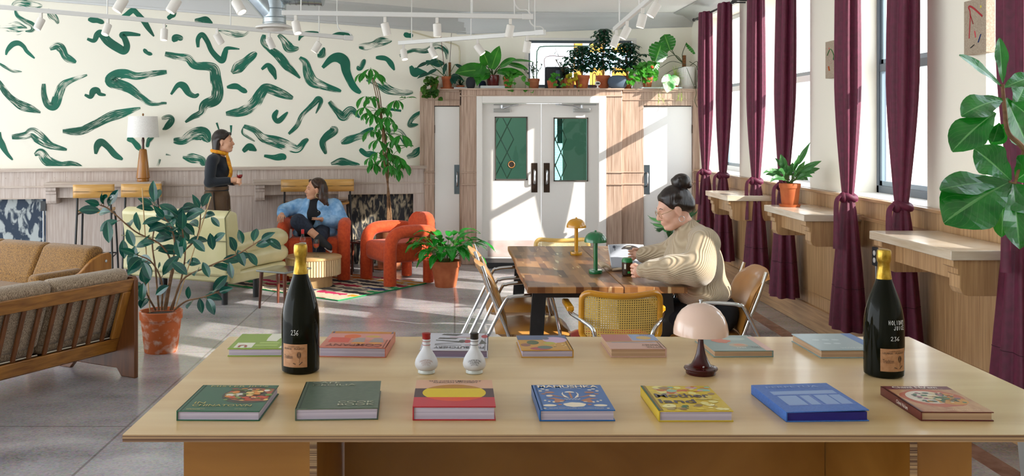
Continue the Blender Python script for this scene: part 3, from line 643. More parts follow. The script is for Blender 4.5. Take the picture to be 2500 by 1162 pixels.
it = [(C('c47a1c'), rect(.0, 1, 0, .13)), (C('34406a'), rect(.02, .05, .02, .12)), (C('34406a'), rect(.95, .98, .02, .12)), (C('d08a80'), rect(0, 1, .15, .52)), (C('d0402c'), rect(.62, .93, .4, .7)), (C('d8601c'), oval(.62, .32, .13, .13)), (C('9a8a86'), [(.08, .68), (.32, .68), (.26, .42), (.14, .42)]), (C('9a8a86'), [(.38, .68), (.58, .68), (.54, .42), (.4, .42)]), (C('d98a2c'), oval(.46, .74, .11, .06)), (C('d98a2c'), oval(.2, .74, .1, .06)), (C('c9a050'), oval(.3, .32, .12, .07))]
art(bk, it); title(bk, [('COMPANY', .08, .92, .80, .94, .02)], C('7a2a1c'))
bk = book(10, (1030, 853), (1195, 856.5), (1189, 814.5), (1034, 812), .026, M('cover_white', 'c9c9d4', rough=.3), M('mauve_pages', '8f7f96', '7a6a84', sc=(.5, .5, 420), rough=.8, detail=1), 'R', 'pale grey cookbook with knives and lettering behind the two small frosted bottles', True, group=BG_)
gk, rd_ = C('4c4a48'), C('b0404a')
it = [(gk, [(.40, .08), (.70, .05), (.74, .12), (.5, .18)]), (gk, [(.45, .30), (.75, .28), (.78, .36), (.5, .38)]), (gk, [(.40, .50), (.8, .42), (.8, .46), (.45, .56), (.8, .66), (.8, .70), (.4, .56)]), (rd_, oval(.32, .5, .06, .09)), (gk, oval(.40, .5, .05, .09)), (rd_, rect(.1, .35, .70, .72)), (rd_, rect(.15, .6, .24, .26)), (rd_, oval(.06, .2, .05, .1)), (gk, [(.02, .62), (.14, .66), (.10, .38)]), (C('b8a24a'), rect(.18, .34, .3, .34)), (gk, rect(.4, .8, .72, .74))]
art(bk, it); title(bk, [('FISH BUTCHERY', .06, .80, .80, .92, .012), ('JOSH NILAND', .4, .66, .02, .07)], C('2c2c34'))
bk = book(11, (1272, 854.6), (1401, 854.6), (1378.6, 818.5), (1261, 819.3), .025, M('cover_mustard', 'c79232', rough=.4), m_pages, 'R', 'mustard and slate blue cookbook with painted fruit shapes', True, group=BG_)
it = [(C('4a5a80'), rect(.0, 1, 0, .32)), (C('c8a8c4'), oval(.26, .32, .24, .2)), (C('5a5f74'), oval(.44, .22, .08, .09)), (C('a83a44'), oval(.62, .9, .2, .1)), (C('8f5a4a'), oval(.88, .66, .1, .1)), (C('46582e'), oval(.72, .5, .12, .14)), (C('55685a'), oval(.52, .82, .15, .1)), (C('b8b02c'), oval(.40, .55, .12, .09))] + blobs(9, .08, .35, .5, .85, [C('6a5a2a'), C('e0d08a')], .015, .03, 4)
art(bk, it); MB().bx(-.066 - .001, -.066, -.1, .1, .001, .004).build('back_board_edge', C('1c6a80'), bk[0], sharp=0)
bk = book(12, (1492, 850.4), (1633, 852), (1590, 816.8), (1463.5, 816), .029, M('cover_blush', 'c9a092', rough=.4), m_pagesw, 'R', 'blush pink cookbook with a red corner panel and grey blue panel', True, group=BG_)
it = [(C('b06a62'), rect(.50, 1, 0, .48)), (C('8a9cc0'), rect(0, .48, 0, .44)), (C('c9a45a'), oval(.24, .26, .14, .12)), (C('b48a5a'), rect(.0, 1, .48, .54)), (C('a0a0b0'), rect(.1, .9, .56, .6))]
art(bk, it); title(bk, [('BITTER', .06, .34, .86, .95, .01), ('HONEY', .06, .40, .72, .82, .01)], C('6a4a2c')); title(bk, [('LETITIA', .08, .28, .02, .10)], C('34405a'))
bk = book(13, (1744, 855.5), (1893, 856.4), (1829, 818.5), (1694, 818.5), .022, M('cover_teal_grey', '7f9894', rough=.3), m_pagesw, 'R', 'teal grey cookbook with a coral shape behind the mushroom lamp', True, group=BG_)
art(bk, [(C('d8b0a4'), rect(.0, .12, .1, 1)), (C('cf7a62'), oval(.66, .32, .16, .2, 24, 0, 6.28, .1)), (C('b8a890'), oval(.46, .66, .16, .12)), (C('c98a6a'), oval(.44, .64, .1, .06)), (C('a8b8b0'), oval(.40, .25, .2, .1))]); title(bk, [('PASTA', .14, .3, .74, .84, .01)], C('4a5a5c')); title(bk, [('MIXT', .40, .56, .80, .86)], C('e8e8e0'))
bk = book(14, (2005.4, 854.5), (2161, 854), (2073, 814.4), (1929, 814.4), .027, M('cover_pale_blue', '8fa6ac', rough=.3), m_pagesw, 'R', 'pale blue cookbook with a darker blue spine strip beside the holiday bottle', True, group=BG_)
art(bk, [(C('4a76b0'), rect(.0, .17, 0, 1)), (C('b8c8cc'), oval(.46, .4, .06, .04)), (C('b8c8cc'), oval(.62, .4, .06, .04)), (C('b8c8cc'), oval(.78, .4, .06, .04)), (C('b8c8cc'), oval(.54, .62, .06, .04)), (C('b8c8cc'), oval(.7, .62, .06, .04))]); title(bk, [('SALAD SEASONS', .2, .62, .86, .93)], C('c9d4d2'))

# ---------------- champagne magnums
m_bott = M('dark_bottle_glass', '12130a', rough=.05, coat=.0, spec=.12)
m_foil = M('gold_foil_neck', '9c7a24', 'c2a044', sc=(60, 60, 40), rough=.35, metal=.85, bump=.25)
m_label = M('kraft_label', 'a8764e', 'b58660', sc=(90, 90, 90), rough=.55)
m_chalk = M('white_chalk_pen', 'eeeeee', rough=.6); m_link = M('label_ink', '3c281a', rough=.6)
BP = [(.0, .004), (.03, .006), (.05, .0), (.0575, .006), (.0585, .02), (.0585, .15), (.0575, .175), (.053, .205), (.044, .24), (.033, .27), (.0245, .295), (.019, .315), (.0165, .335)]
STROKES = {'2': [(0, .8), (.3, 1), (.7, .9), (.6, .55), (.05, .05), (.4, .08), (.9, 0)], '3': [(.05, .95), (.7, 1), (.4, .6), (.75, .35), (.5, 0), (0, .1)], '6': [(.8, 1), (.25, .7), (.05, .25), (.4, 0), (.75, .2), (.5, .45), (.1, .3)],
           'H': [(0, 1), (.05, 0)], 'H2': [(.6, 1), (.65, 0)], 'H3': [(0, .5), (.65, .5)], 'O': [(.4, 1), (.05, .5), (.4, 0), (.75, .5), (.4, 1)], 'L': [(.1, 1), (.1, .05), (.65, 0)], 'I': [(.3, 1), (.3, 0)],
           'D': [(.1, 1), (.1, 0), (.6, .2), (.7, .7), (.1, 1)], 'A': [(0, 0), (.4, 1), (.75, 0)], 'A2': [(.15, .4), (.6, .4)], 'Y': [(0, 1), (.35, .5)], 'Y2': [(.75, 1), (.2, -.3)], 'J': [(.6, 1), (.55, .1), (.2, 0), (.05, .25)],
           'U': [(.05, 1), (.15, .1), (.5, .05), (.65, 1)], 'C': [(.7, .9), (.2, .9), (.05, .4), (.3, 0), (.7, .1)], 'E': [(.6, 1), (.05, 1), (.05, 0), (.6, 0)], 'E2': [(.05, .5), (.5, .5)]}
def chalk(word, mb, fn):
    n = len(word)
    for i, ch in enumerate(word):
        for k in (ch, ch + '2', ch + '3'):
            if k in STROKES and (k == ch or not k[:-1].isdigit()): mb.tube([fn((i + q[0] * .85) / n, q[1]) for q in smooth([(a, b_) for a, b_ in STROKES[k]], 5)] if len(STROKES[k]) > 2 else [fn((i + q[0] * .85) / n, q[1]) for q in STROKES[k]], .0006, 5)
def br_at(z):
    for (r0, z0), (r1, z1) in zip(BP[3:], BP[4:]):
        if z0 <= z <= z1: return r0 + (r1 - r0) * (z - z0) / (z1 - z0)
    return .05
def magnum(loc, turn, label, words, hz):
    t = thing('champagne_bottle', label, 'bottle', loc, 0, 'champagne magnums on the plywood table')
    t.scale = (1, 1, hz)
    def on(a, z, off=.0004): r = br_at(z) + off; return (r * math.sin(a), -r * math.cos(a), z)
    MB().lathe(BP, 36).build('glass_body', m_bott, t)
    MB().lathe([(.0228, .302), (.0205, .318), (.0182, .335), (.0178, .352), (.0200, .356), (.0212, .366), (.0212, .384), (.0195, .392), (.012, .395), (0, .3955)], 28).build('foil_neck', m_foil, t)
    mb = MB(); a0, a1 = turn - .80, turn + .62; mb.grid(lambda u, v: on(a0 + u * (a1 - a0), .024 + v * .070), 18, 1); lb_ = mb.build('paper_label', m_label, t)
    mb = MB(); rng = a1 - a0
    for s, u0, u1, z0, z1, th in (('CHAMPAGNE', .28, .72, .0855, .0885, 0), ('LELARGE', .08, .42, .078, .0835, .01), ('PUGEOT', .52, .90, .078, .0835, .01), ('Tradition', .08, .46, .050, .062, 0)):
        put_text(mb, s, lambda a, b_: on(a0 + rng * (u0 + a * (u1 - u0)), z0 + b_ * (z1 - z0), .0008), th)
    for k in range(5): mb.tube([on(a0 + rng * (.70 + .075 * math.cos(q) * (1 - k * .16)), .062 + .010 * math.sin(q) * (1 - k * .16), .0009) for q in (i * .45 for i in range(15))], .00028, 4)
    mb.tube([on(a0 + rng * .48, .037, .0009), on(a0 + rng * .58, .034, .0009)], .0011, 5).tube([on(a0 + rng * .70, .032, .0009), on(a0 + rng * .82, .041, .0009)], .0011, 5).tube([on(a0 + rng * .72, .052, .0009), on(a0 + rng * .71, .038, .0009)], .0004, 4)
    mb.build('label_print', m_link, lb_, sharp=0)
    mb = MB()
    for wd, ac, wid, z0, hh in words: chalk(wd, mb, lambda a, b_: on(turn + ac + (a - .5) * wid, z0 + b_ * hh, .0006))
    mb.build('chalk_lettering', m_chalk, t)
magnum((-.478, 3.05, TZ0), -.12, 'champagne magnum with gold neck at the table end near the salmon cookbook', [('236', -.02, .42, .122, .015)], 1.0)
magnum((1.31, 3.0, TZ0), .22, 'champagne magnum with holiday lettering in chalk pen on its dark glass', [('HOLIDAY', .08, .95, .168, .013), ('JUICE', .22, .72, .152, .012), ('236', -.05, .5, .119, .012)], .972)

# ---------------- bitters bottles
m_frost = M('frosted_glass', 'd6d6da', 'c9c9ce', sc=(20, 20, 20), rough=.45, sss=.2)
m_base = M('clear_glass_base', 'cfd6d2', rough=.1, spec=.8)
def bitters(x, cap, ring, txt, l1, label):
    t = thing('bitters_bottle', label, 'bottle', (x, 3.025, TZ0), 0, 'small frosted bitters bottles')
    MB().lathe([(0, .0), (.024, 0), (.0265, .002), (.0262, .008), (.025, .011)], 28).build('base', m_base, t)
    pr = [(.025, .011), (.030, .014), (.0345, .022), (.0355, .031), (.033, .042), (.027, .054), (.020, .065), (.0142, .073), (.0118, .080), (.0115, .105)]
    MB().lathe(pr, 32).build('glass_body', m_frost, t)
    mb = MB()
    for z in (.0755, .087, .098): mb.lathe([(.0112, z - .0012), (.0128, z - .0006), (.0128, z + .0006), (.0112, z + .0012)], 20)
    mb.build('neck_rings', ring, t)
    MB().lathe([(.0117, .104), (.0128, .105), (.0125, .117), (.0135, .119), (.0135, .122), (.011, .1235), (0, .1237)], 24).build('bottle_cap', cap, t)
    mb = MB()
    def on(a, z): 
        r = next((r0 + (r1 - r0) * (z - z0) / (z1 - z0) for (r0, z0), (r1, z1) in zip(pr, pr[1:]) if z0 <= z <= z1), .03) + .0005; return (r * math.sin(a), -r * math.cos(a), z)
    for s, w_, z0, hh, arc in ((l1, .92, .0435, .005, .006), ('OF ALL MANNER', .62, .0395, .003, .003), ('& LIQUEURS 100', .62, .0355, .003, .002), ('DETROIT, MICH', .46, .0315, .0028, .002)): put_text(mb, s, lambda a, b_: on((a - .5) * w_ * 1.35, z0 + b_ * hh - arc * (2 * a - 1) ** 2), .01)
    mb.build('lettering', txt, t, sharp=0)
bitters(-.087, M('red_cap', '8f1414', rough=.3), M('red_ring', 'a8504a', rough=.4), C('b08a80'), 'ORANGE BITTERS', 'small frosted bitters bottle with a red cap')
bitters(.0605, M('black_cap', '101114', rough=.3), M('dark_ring', '44444a', rough=.4), C('3a3034'), 'COCKTAIL BITTERS', 'small frosted bitters bottle with a black cap')

# ---------------- mushroom lamp in the foreground
t = thing('table_lamp', 'portable mushroom lamp with an opal dome and dark red stem on plywood', 'lamp', (.755, 3.015, TZ0))
m_ox = M('oxblood_lacquer', '3d090c', rough=.18, coat=.2, spec=.3)
MB().lathe([(0, 0), (.044, 0), (.0455, .003), (.0455, .012), (.050, .0135), (.0515, .017), (.050, .0205), (.042, .022), (.036, .024), (.029, .030), (.021, .044), (.0145, .062), (.0095, .088), (.007, .115), (.0066, .215)], 40).build('stem', m_ox, t)
m_opal = M('opal_shade', 'e6c6b4', rough=.15, coat=.3)
MB().lathe([(.0815, .122), (.0828, .122), (.0825, .135), (.079, .155), (.071, .176), (.058, .194), (.041, .207), (.022, .214), (.004, .2165), (.003, .2150), (.022, .2125), (.040, .2055), (.057, .1925), (.070, .1745), (.0778, .154), (.0812, .135)], 48).build('lamp_shade', m_opal, t, sharp=60)
MB().lathe([(.0045, .214), (.0045, .222), (.006, .2225), (.006, .227), (.0, .228)], 16).build('finial', m_steel, t)
MB().ell((0, -.034, .028), (.003, .002, .003), 10, 6).build('switch_dot', m_steel, t)
bulb = MB().ell((0, 0, .165), (.018, .018, .02), 12, 8).build('light_bulb', M('warm_glow', 'ffd9a0', emit=.6), t)
# ================================================================ FURNITURE
m_chrome = M('chrome', 'd6d8da', rough=.08, metal=1)
m_tan = M('tan_vinyl', 'a8732f', 'b98443', sc=(5, 5, 5), rough=.3, bump=.04, coat=.2)
# ---------------- dining table
m_acacia = M('acacia', '7a4522', 'b87c42', sc=(6, 1, 3), rough=.36, detail=8, coat=.12)
n, l, b = nodes(m_acacia)
t_ = n.new('ShaderNodeTexCoord'); q = n.new('ShaderNodeTexBrick'); mp = n.new('ShaderNodeMapping'); mp.inputs['Rotation'].default_value = (0, 0, math.pi / 2)
q.inputs['Scale'].default_value = 2.0; q.inputs['Brick Width'].default_value = .62; q.inputs['Row Height'].default_value = .088; q.inputs['Mortar Size'].default_value = .0; q.inputs['Bias'].default_value = -.1
q.inputs['Color1'].default_value = (*lin('4f2610'), 1); q.inputs['Color2'].default_value = (*lin('bd8a54'), 1); q.offset = .37
l.new(t_.outputs['Object'], mp.inputs[0]); l.new(mp.outputs[0], q.inputs['Vector'])
mx = n.new('ShaderNodeMix'); mx.data_type = 'RGBA'; mx.inputs[0].default_value = .78; bs = b.inputs['Base Color'].links[0].from_socket
l.new(bs, mx.inputs[6]); l.new(q.outputs['Color'], mx.inputs[7])
nz = n.new('ShaderNodeTexNoise'); nz.inputs['Scale'].default_value = 1; mp2 = n.new('ShaderNodeMapping'); mp2.inputs['Scale'].default_value = (21, 3.2, 4)
l.new(t_.outputs['Object'], mp2.inputs[0]); l.new(mp2.outputs[0], nz.inputs['Vector'])
rp = n.new('ShaderNodeValToRGB'); rp.color_ramp.elements[0].position = .66; rp.color_ramp.elements[1].position = .70; l.new(nz.outputs['Fac'], rp.inputs[0])
m3 = n.new('ShaderNodeMix'); m3.data_type = 'RGBA'; m3.inputs[7].default_value = (*lin('dcc192'), 1); l.new(rp.outputs[0], m3.inputs[0]); l.new(mx.outputs[2], m3.inputs[6]); l.new(m3.outputs[2], b.inputs['Base Color'])
DX0, DX1, DY0, DY1 = .410, 1.325, 5.60, 7.56
dt = thing('dining_table', 'acacia block wood dining table on black steel legs with two mushroom lamps on it', 'table', (.8675, 6.58, 0))
hw = (DX1 - DX0) / 2; hd = (DY1 - DY0) / 2
def live(x0, x1):
    mb = MB(); pts = []
    ny = 24
    r = random.Random(5 + int(x0 * 100))
    f = lambda x, y: x + (.004 * math.sin(y * 5 + x) + r.uniform(-.002, .002) if abs(x) > .4 else 0)
    L = [(f(x0, -hd + 2 * hd * i / ny), -hd + 2 * hd * i / ny) for i in range(ny + 1)]; R_ = [(f(x1, -hd + 2 * hd * i / ny), -hd + 2 * hd * i / ny) for i in range(ny + 1)]
    mb.prism(L[::-1] + R_ , .037, lambda a, b_, t: (a, b_, .713 + t)); return mb.build('tabletop_plank', m_acacia, dt, sharp=25, bevel=.004)
live(-hw, .095); live(.099, hw)
for y in (-.80, .80):
    for s in (-1, 1): MB().prism([(s * .33, .70), (s * .41, .70), (s * .455, 0), (s * .375, 0)], .05, lambda a, b_, q: (a, y - .025 + q, b_)).build('leg', m_black, dt, sharp=30)
    MB().bx(-.40, .40, y - .035, y + .035, .665, .712).build('leg_crossbar', m_black, dt, sharp=30)
MB().bx(-.03, .03, -.78, .78, .64, .70).build('stretcher', m_black, dt, sharp=30)
m_yl = M('yellow_lacquer', 'c48a10', rough=.18, coat=.5); m_gl = M('green_lacquer', '0f6a3a', rough=.18, coat=.5)
def mushroom(x, y, m, label):
    t = thing('table_lamp', label, 'lamp', (x, y, .75), 0, 'small metal mushroom lamps on the dining table')
    MB().lathe([(0, 0), (.0415, 0), (.0425, .002), (.0425, .021), (.041, .023), (0, .0235)], 32).build('base', m, t)
    MB().lathe([(.0135, .02), (.0135, .20)], 20).build('stem', m, t)
    MB().lathe([(.0685, .195), (.0705, .195), (.070, .208), (.066, .222), (.058, .236), (.046, .248), (.030, .256), (.010, .2605), (0, .261), (0, .258), (.030, .253), (.045, .245), (.056, .234), (.064, .221), (.068, .208)], 40).build('lamp_shade', m, t, sharp=60)
    MB().lathe([(.006, .259), (.007, .264), (.004, .268), (0, .2685)], 14).build('finial', m, t)
    MB().ell((0, 0, .205), (.016, .016, .012), 12, 6).build('light_bulb', M('warm_glow', 'ffd9a0', emit=.6), t)
mushroom(.871, 7.04, m_yl, 'yellow metal mushroom lamp on the wooden dining table')
mushroom(.8795, 6.136, m_gl, 'green metal mushroom lamp on the wooden dining table')
# drink can
t = thing('drink_can', 'small brown and green drink can beside the open magazine', 'can', (1.058, 6.03, .75))
MB().lathe([(0, .002), (.024, 0), (.031, .006), (.0325, .012), (.0325, .085)], 28).build('can_body', M('can_brown', '2b2016', '4a2a16', sc=(30, 30, 8), rough=.25), t)
MB().lathe([(.0327, .084), (.0327, .096), (.027, .106), (.0265, .1095), (.024, .1085), (0, .107)], 28).build('green_collar', M('can_green', '0f7a3c', rough=.3), t)
mb = MB()
def onc(a, z, o=.0003): return ((.0325 + o) * math.sin(a), -(.0325 + o) * math.cos(a), z)
mb.mi = 0; mb.grid(lambda u, v: onc(-.75 + u * .35, .045 + v * .03), 4, 1); mb.mi = 1; mb.grid(lambda u, v: onc(.45 + u * .5, .018 + v * .06), 5, 1); mb.mi = 2; mb.grid(lambda u, v: onc(-.1 + u * .75, .018 + v * .014), 6, 1)
mb.build('can_print', [C('d8d4c4'), C('c85a1c'), C('2f9a4c')], t)
# ---------------- tan scissor armchairs (face +x)
def tan_chair(label, loc, rz):
    t = thing('armchair', label, 'chair', loc, rz, 'tan vinyl and chrome armchairs at the dining table')
    for s in (-1, 1):
        y = s * .245
        MB().tube(smooth([(-.48, y, .01), (-.33, y, .32), (-.185, y, .615), (-.15, y, .645), (-.10, y, .655), (.04, y, .662), (.085, y, .655), (.105, y, .625), (.15, y, .42), (.235, y, .01)], 4), .0115, 10).build('arm_tube', m_chrome, t)
        MB().tube(smooth([(-.315, s * .215, .83), (-.27, s * .22, .70), (-.19, s * .222, .50), (-.08, s * .225, .2), (-.01, s * .228, .01)], 3), .0115, 10).build('back_tube', m_chrome, t)
    mb = MB()
    for x, z in ((.16, .39), (-.13, .39)): mb.tube([(x, -.245, z), (x, .245, z)], .010, 8)
    mb.build('seat_rail', m_chrome, t)
    mb = MB()
    def seat(u, v):
        a, b_ = u * 2 - 1, v * 2 - 1
        return None
    n_ = 14
    for sgn in (1, -1):
        mb.grid((lambda sg: lambda u, v: ((u - .5) * .47, (v - .5) * .455 * (1 if sg > 0 else -1), .425 + sg * .045 * (max(0, 1 - abs(2 * u - 1) ** 4) * max(0, 1 - abs(2 * v - 1) ** 4)) ** .5 - .022 * max(0, (u - .8) * 5) ** 2))(sgn), n_, n_)
    mb.build('seat', m_tan, t, sharp=60)
    mb = MB()
    for sgn in (1, -1):
        def bk_(u, v, sg=sgn):
            y = (u - .5) * .455 * sg; z = .46 + v * .375; x = -.165 - v * .145 - .03 * (1 - (2 * u - 1) ** 2) + .02 * math.sin(v * math.pi)
            e = max(0, (v - .7) / .3) ** 2; x -= .020 * e
            return (x + sg * .021 * (max(0, 1 - abs(2 * u - 1) ** 6) * max(0, 1 - abs(2 * v - 1) ** 8)) ** .5, y, z - .045 * abs(2 * u - 1) ** 4 * e)
        mb.grid(bk_, 14, 12)
    mb.build('backrest', m_tan, t, sharp=60)
    return t
tan_chair('tan vinyl chrome armchair nearest the plywood table on the plant side of the dining table', (.48, 6.10, 0), 0)
tan_chair('tan vinyl chrome armchair behind its twin on the peace lily side of the dining table', (.45, 6.80, 0), 0)
tan_chair('tan vinyl chrome armchair under the woman reading at the dining table', (1.47, 5.84, 0), math.pi)
# ---------------- cane chairs (face +y)
def cane_mat(nm, col):
    m = M(nm, col, rough=.5)
    n, l, b = nodes(m); t = n.new('ShaderNodeTexCoord'); s_ = n.new('ShaderNodeSeparateXYZ'); l.new(t.outputs['Object'], s_.inputs[0])
    outs = []
    for ax in ('X', 'Z'):
        mu = n.new('ShaderNodeMath'); mu.operation = 'MULTIPLY'; mu.inputs[1].default_value = 2 * math.pi / .0125; l.new(s_.outputs[ax], mu.inputs[0])
        sn = n.new('ShaderNodeMath'); sn.operation = 'SINE'; l.new(mu.outputs[0], sn.inputs[0]); outs.append(sn)
    ad = n.new('ShaderNodeMath'); ad.operation = 'ADD'; l.new(outs[0].outputs[0], ad.inputs[0]); l.new(outs[1].outputs[0], ad.inputs[1])
    lt = n.new('ShaderNodeMath'); lt.operation = 'LESS_THAN'; lt.inputs[1].default_value = .95; l.new(ad.outputs[0], lt.inputs[0]); add_transparency(m, lt.outputs[0]); return m
def cane_chair(label, loc, rz, wood, cane, seat, arms):
    t = thing('cane_chair', label, 'chair', loc, rz, 'cane backed chairs at the ends of the dining table')
    W_, z0, z1, y = .212, .505, .775, -.21
    def sag(x): return -.022 * (1 - (x / W_) ** 2)
    loop = []
    for cx_, cz_, a0 in ((W_ - .05, z1 - .05, 0), (-W_ + .05, z1 - .05, math.pi / 2), (-W_ + .05, z0 + .05, math.pi), (W_ - .05, z0 + .05, 1.5 * math.pi)):
        for k in range(6): a = a0 + k * math.pi / 10; loop.append((cx_ + .05 * math.cos(a), cz_ + .05 * math.sin(a)))
    fine = []
    for i in range(len(loop)):
        a, c = loop[i], loop[(i + 1) % len(loop)]; m_ = 6 if math.hypot(a[0] - c[0], a[1] - c[1]) > .06 else 1
        for k in range(m_): fine.append((a[0] + (c[0] - a[0]) * k / m_, a[1] + (c[1] - a[1]) * k / m_))
    crv = lambda x, z: (x, y - .05 * (1 - (x / W_) ** 2) - (z - z0) * .12, z + (sag(x) if z > .7 else 0))
    MB().tube([crv(*p) for p in fine], .0165, 10, closed=True).build('back_frame', wood, t)
    MB().grid(lambda u, v: crv((u - .5) * 2 * (W_ - .008), z0 + .008 + v * (z1 - z0 - .016)), 16, 6).build('cane_back', cane, t, sharp=0, solid=.003)
    mb = MB()
    for sg in (1, -1): mb.grid((lambda s: lambda u, v: ((u - .5) * .46 * s, -.22 + v * .47, .455 + s * .03 * (max(0, 1 - abs(2 * u - 1) ** 5) * max(0, 1 - abs(2 * v - 1) ** 5)) ** .5))(sg), 12, 12)
    mb.build('seat', seat, t, sharp=60)
    for s in (-1, 1):
        if arms:
            MB().tube(smooth([(s * .255, -.06, .632), (s * .25, -.13, .628), (s * .20, -.275, .612), (s * .165, -.315, .585), (s * .15, -.32, .53), (s * .15, -.31, .44), (s * .17, -.2, .425), (s * .23, .1, .425)], 5), .0125, 10).build('arm_tube', m_chrome, t)
            MB().bx(s * .255 - .02, s * .255 + .02, -.09, .17, .634, .664).build('arm_pad', wood, t, bevel=.008, seg=3, sharp=60)
        MB().tube(smooth([(s * .22, -.2, .425), (s * .22, .16, .425), (s * .22, .215, .40), (s * .22, .22, .34), (s * .22, .215, .06), (s * .22, .19, .012), (s * .22, .1, .012), (s * .22, -.24, .012)], 4), .0125, 10).build('cantilever_leg', m_chrome, t)
        MB().tube([(s * .19, -.25, .50), (s * .2, -.2, .43)], .0125, 8).build('back_bracket', m_chrome, t)
    MB().tube([(-.22, -.24, .012), (.22, -.24, .012)], .0125, 8).build('floor_bar', m_chrome, t)
m_yw = M('golden_bentwood', 'd39414', 'c07f10', sc=(3, 3, 20), rough=.22, coat=.4)
m_bw = M('pale_bentwood', 'd6b064', rough=.3)
cane_chair('golden bentwood cane chair with chrome arms and red seat before the dining table', (.90, 5.56, 0), 0, m_yw, cane_mat('cane_gold', 'd8b25a'), M('red_vinyl', '9c1420', rough=.3), True)
cane_chair('pale cane chair at the far end of the dining table near the doors', (.86, 7.62, 0), math.pi, m_bw, cane_mat('cane_pale', 'ecd9a4'), M('cane_seat', 'd9c08a', rough=.5), False)
# ---------------- bar shelves on both walls
def wall_shelf(label, loc, rz, L, D, m, mh, grp, drop=.235, sm=None):
    t = thing('wall_shelf', label, 'shelf', loc, rz, grp)
    MB().bx(-L / 2, L / 2, 0, D, -.05, 0).build('shelf_top', sm or mh, t, sharp=20, bevel=.004)
    MB().bx(-L / 2 + .1, L / 2 - .1, .0, D - .10, -.17, -.05).build('apron', m, t, sharp=20)
    for s in (-1, 1):
        pr = [(0, -.05), (D - .02, -.05), (D - .02, -.085), (D - .045, -.095), (D - .045, -.125), (D - .055, -.13), (D - .055, -drop + .04), (D - .07, -drop + .01), (D - .1, -drop), (0, -drop)]
        MB().prism(pr, .11, lambda a, b_, q: (s * (L / 2 - .02) - s * q, a, b_)).build('bracket', m, t, sharp=20, bevel=.003)
    return t
GS, GL_ = 'bar shelves under the tall windows', 'bar shelves on the mural wall'
m_stone = M('shelf_stone_top', 'c9b49a', 'e0d2bf', sc=(3, 3, 30), rough=.2, coat=.3)
for y0, y1, lb in ((9.13, 9.92, 'oak bar shelf farthest along the window wall, nothing on it'), (7.12, 8.04, 'oak bar shelf under the windows with a leafy plant on it'), (5.01, 6.0, 'oak bar shelf nearest the camera, below the fiddle leaf fig')):
    wall_shelf(lb, (2.95, (y0 + y1) / 2, 1.03), math.pi / 2, y1 - y0, .42, m_oakr, m_oakh, GS, sm=m_stone)
rzl = math.atan2(-.208, -.978)
for p0, p1, lb in ((121, 401, 'limed oak bar shelf on the mural wall holding the tall lamp'), (616, 846, 'limed oak bar shelf on the mural wall behind the seated woman')):
    u0, u1 = lu(p0) + .01, lu(p1); c = lpt((u0 + u1) / 2, .10, 1.05)
    wall_shelf(lb, c, rzl, u1 - u0, .33, m_wain, m_wainh, GL_, .24)
# ---------------- bar stools
m_oakst = M('stool_oak', 'bd8a44', 'd9a85f', sc=(3, 12, 30), rough=.3, coat=.2)
def stool(label, loc, rz):       # faces +y
    t = thing('bar_stool', label, 'stool', loc, rz, 'oak and black steel bar stools along the mural wall')
    MB().grid(lambda u, v: ((u - .5) * .36 * (1 - .25 * abs(v - .5) ** 2), (v - .5) * .36, .775 + .02 * (2 * u - 1) ** 2 - .012 * math.sin(math.pi * v)), 10, 8).build('seat', m_oakst, t, sharp=60, solid=.018)
    MB().grid(lambda u, v: ((u - .5) * .41, -.20 - .035 * (1 - (2 * u - 1) ** 2), .93 + v * .14), 12, 3).build('backrest', m_oakst, t, sharp=60, solid=.014, bevel=.004)
    mb = MB(); mb.tube([(-.2, -.212, .995), (-.1, -.24, .995), (.1, -.24, .995), (.2, -.212, .995)], .0022, 4); mb.build('backrest_line', m_black, t)
    for s in (-1, 1):
        MB().tube(smooth([(s * .165, -.205, 1.05), (s * .165, -.19, .9), (s * .17, -.185, .76), (s * .185, -.215, .3), (s * .195, -.235, .0)], 3), .0115, 8).build('rear_leg', m_black, t)
        MB().tube(smooth([(s * .17, -.185, .755), (s * .165, .10, .752), (s * .165, .155, .73), (s * .17, .175, .68), (s * .185, .215, .3), (s * .195, .235, .0)], 4), .0115, 8).build('front_leg', m_black, t)
    mb = MB(); q = [(.184, -.215, .3), (.184, .215, .3), (-.184, .215, .3), (-.184, -.215, .3)]; mb.tube(q, .008, 8, closed=True); mb.build('footrest', m_black, t)
    return t
rs_ = math.atan(SL)
stool('bar stool with a plain oak back, nearest the blue niche', (P(236, 300, 10.5).x, 10.50, 0), rs_)
stool('bar stool in front of the tall wooden lamp', (P(350, 300, 10.62).x, 10.62, 0), rs_)
stool('bar stool behind the seated woman, nearer the standing woman', (P(728, 300, 11.53).x, 11.53, 0), rs_)
stool('bar stool behind the seated woman, nearer the dark niche', (P(816, 300, 11.55).x, 11.57, 0), rs_)
# tall lamp on the shelf
lp = LW(355, 440) + LN * .27
t = thing('table_lamp', 'tall turned wood lamp with a white drum shade on the bar shelf', 'lamp', (lp.x, lp.y, 1.05))
m_teak = M('teak', '8a5418', 'b0742a', sc=(14, 14, 2), rough=.25, coat=.3)
MB().lathe([(0, 0), (.066, 0), (.070, .012), (.066, .03), (.078, .042), (.075, .055), (.060, .2), (.042, .36), (.034, .372), (0, .374)], 32).build('base', m_teak, t)
MB().lathe([(.016, .37), (.013, .43), (.018, .47), (.012, .5), (.012, .54)], 16).build('neck', M('dark_teak', '4a1f10', rough=.3), t)
MB().lathe([(.177, .505), (.160, .745), (.157, .745), (.174, .505)], 40).build('lamp_shade', M('linen_shade', 'f1eee9', 'e6e2dc', sc=(90, 90, 90), rough=.8), t, sharp=60)
MB().ell((0, 0, .765), (.011, .011, .016), 10, 8).build('finial', m_teak, t)
MB().tube([(0, 0, .52), (0, 0, .752)], .004, 6).build('harp', m_steel, t)
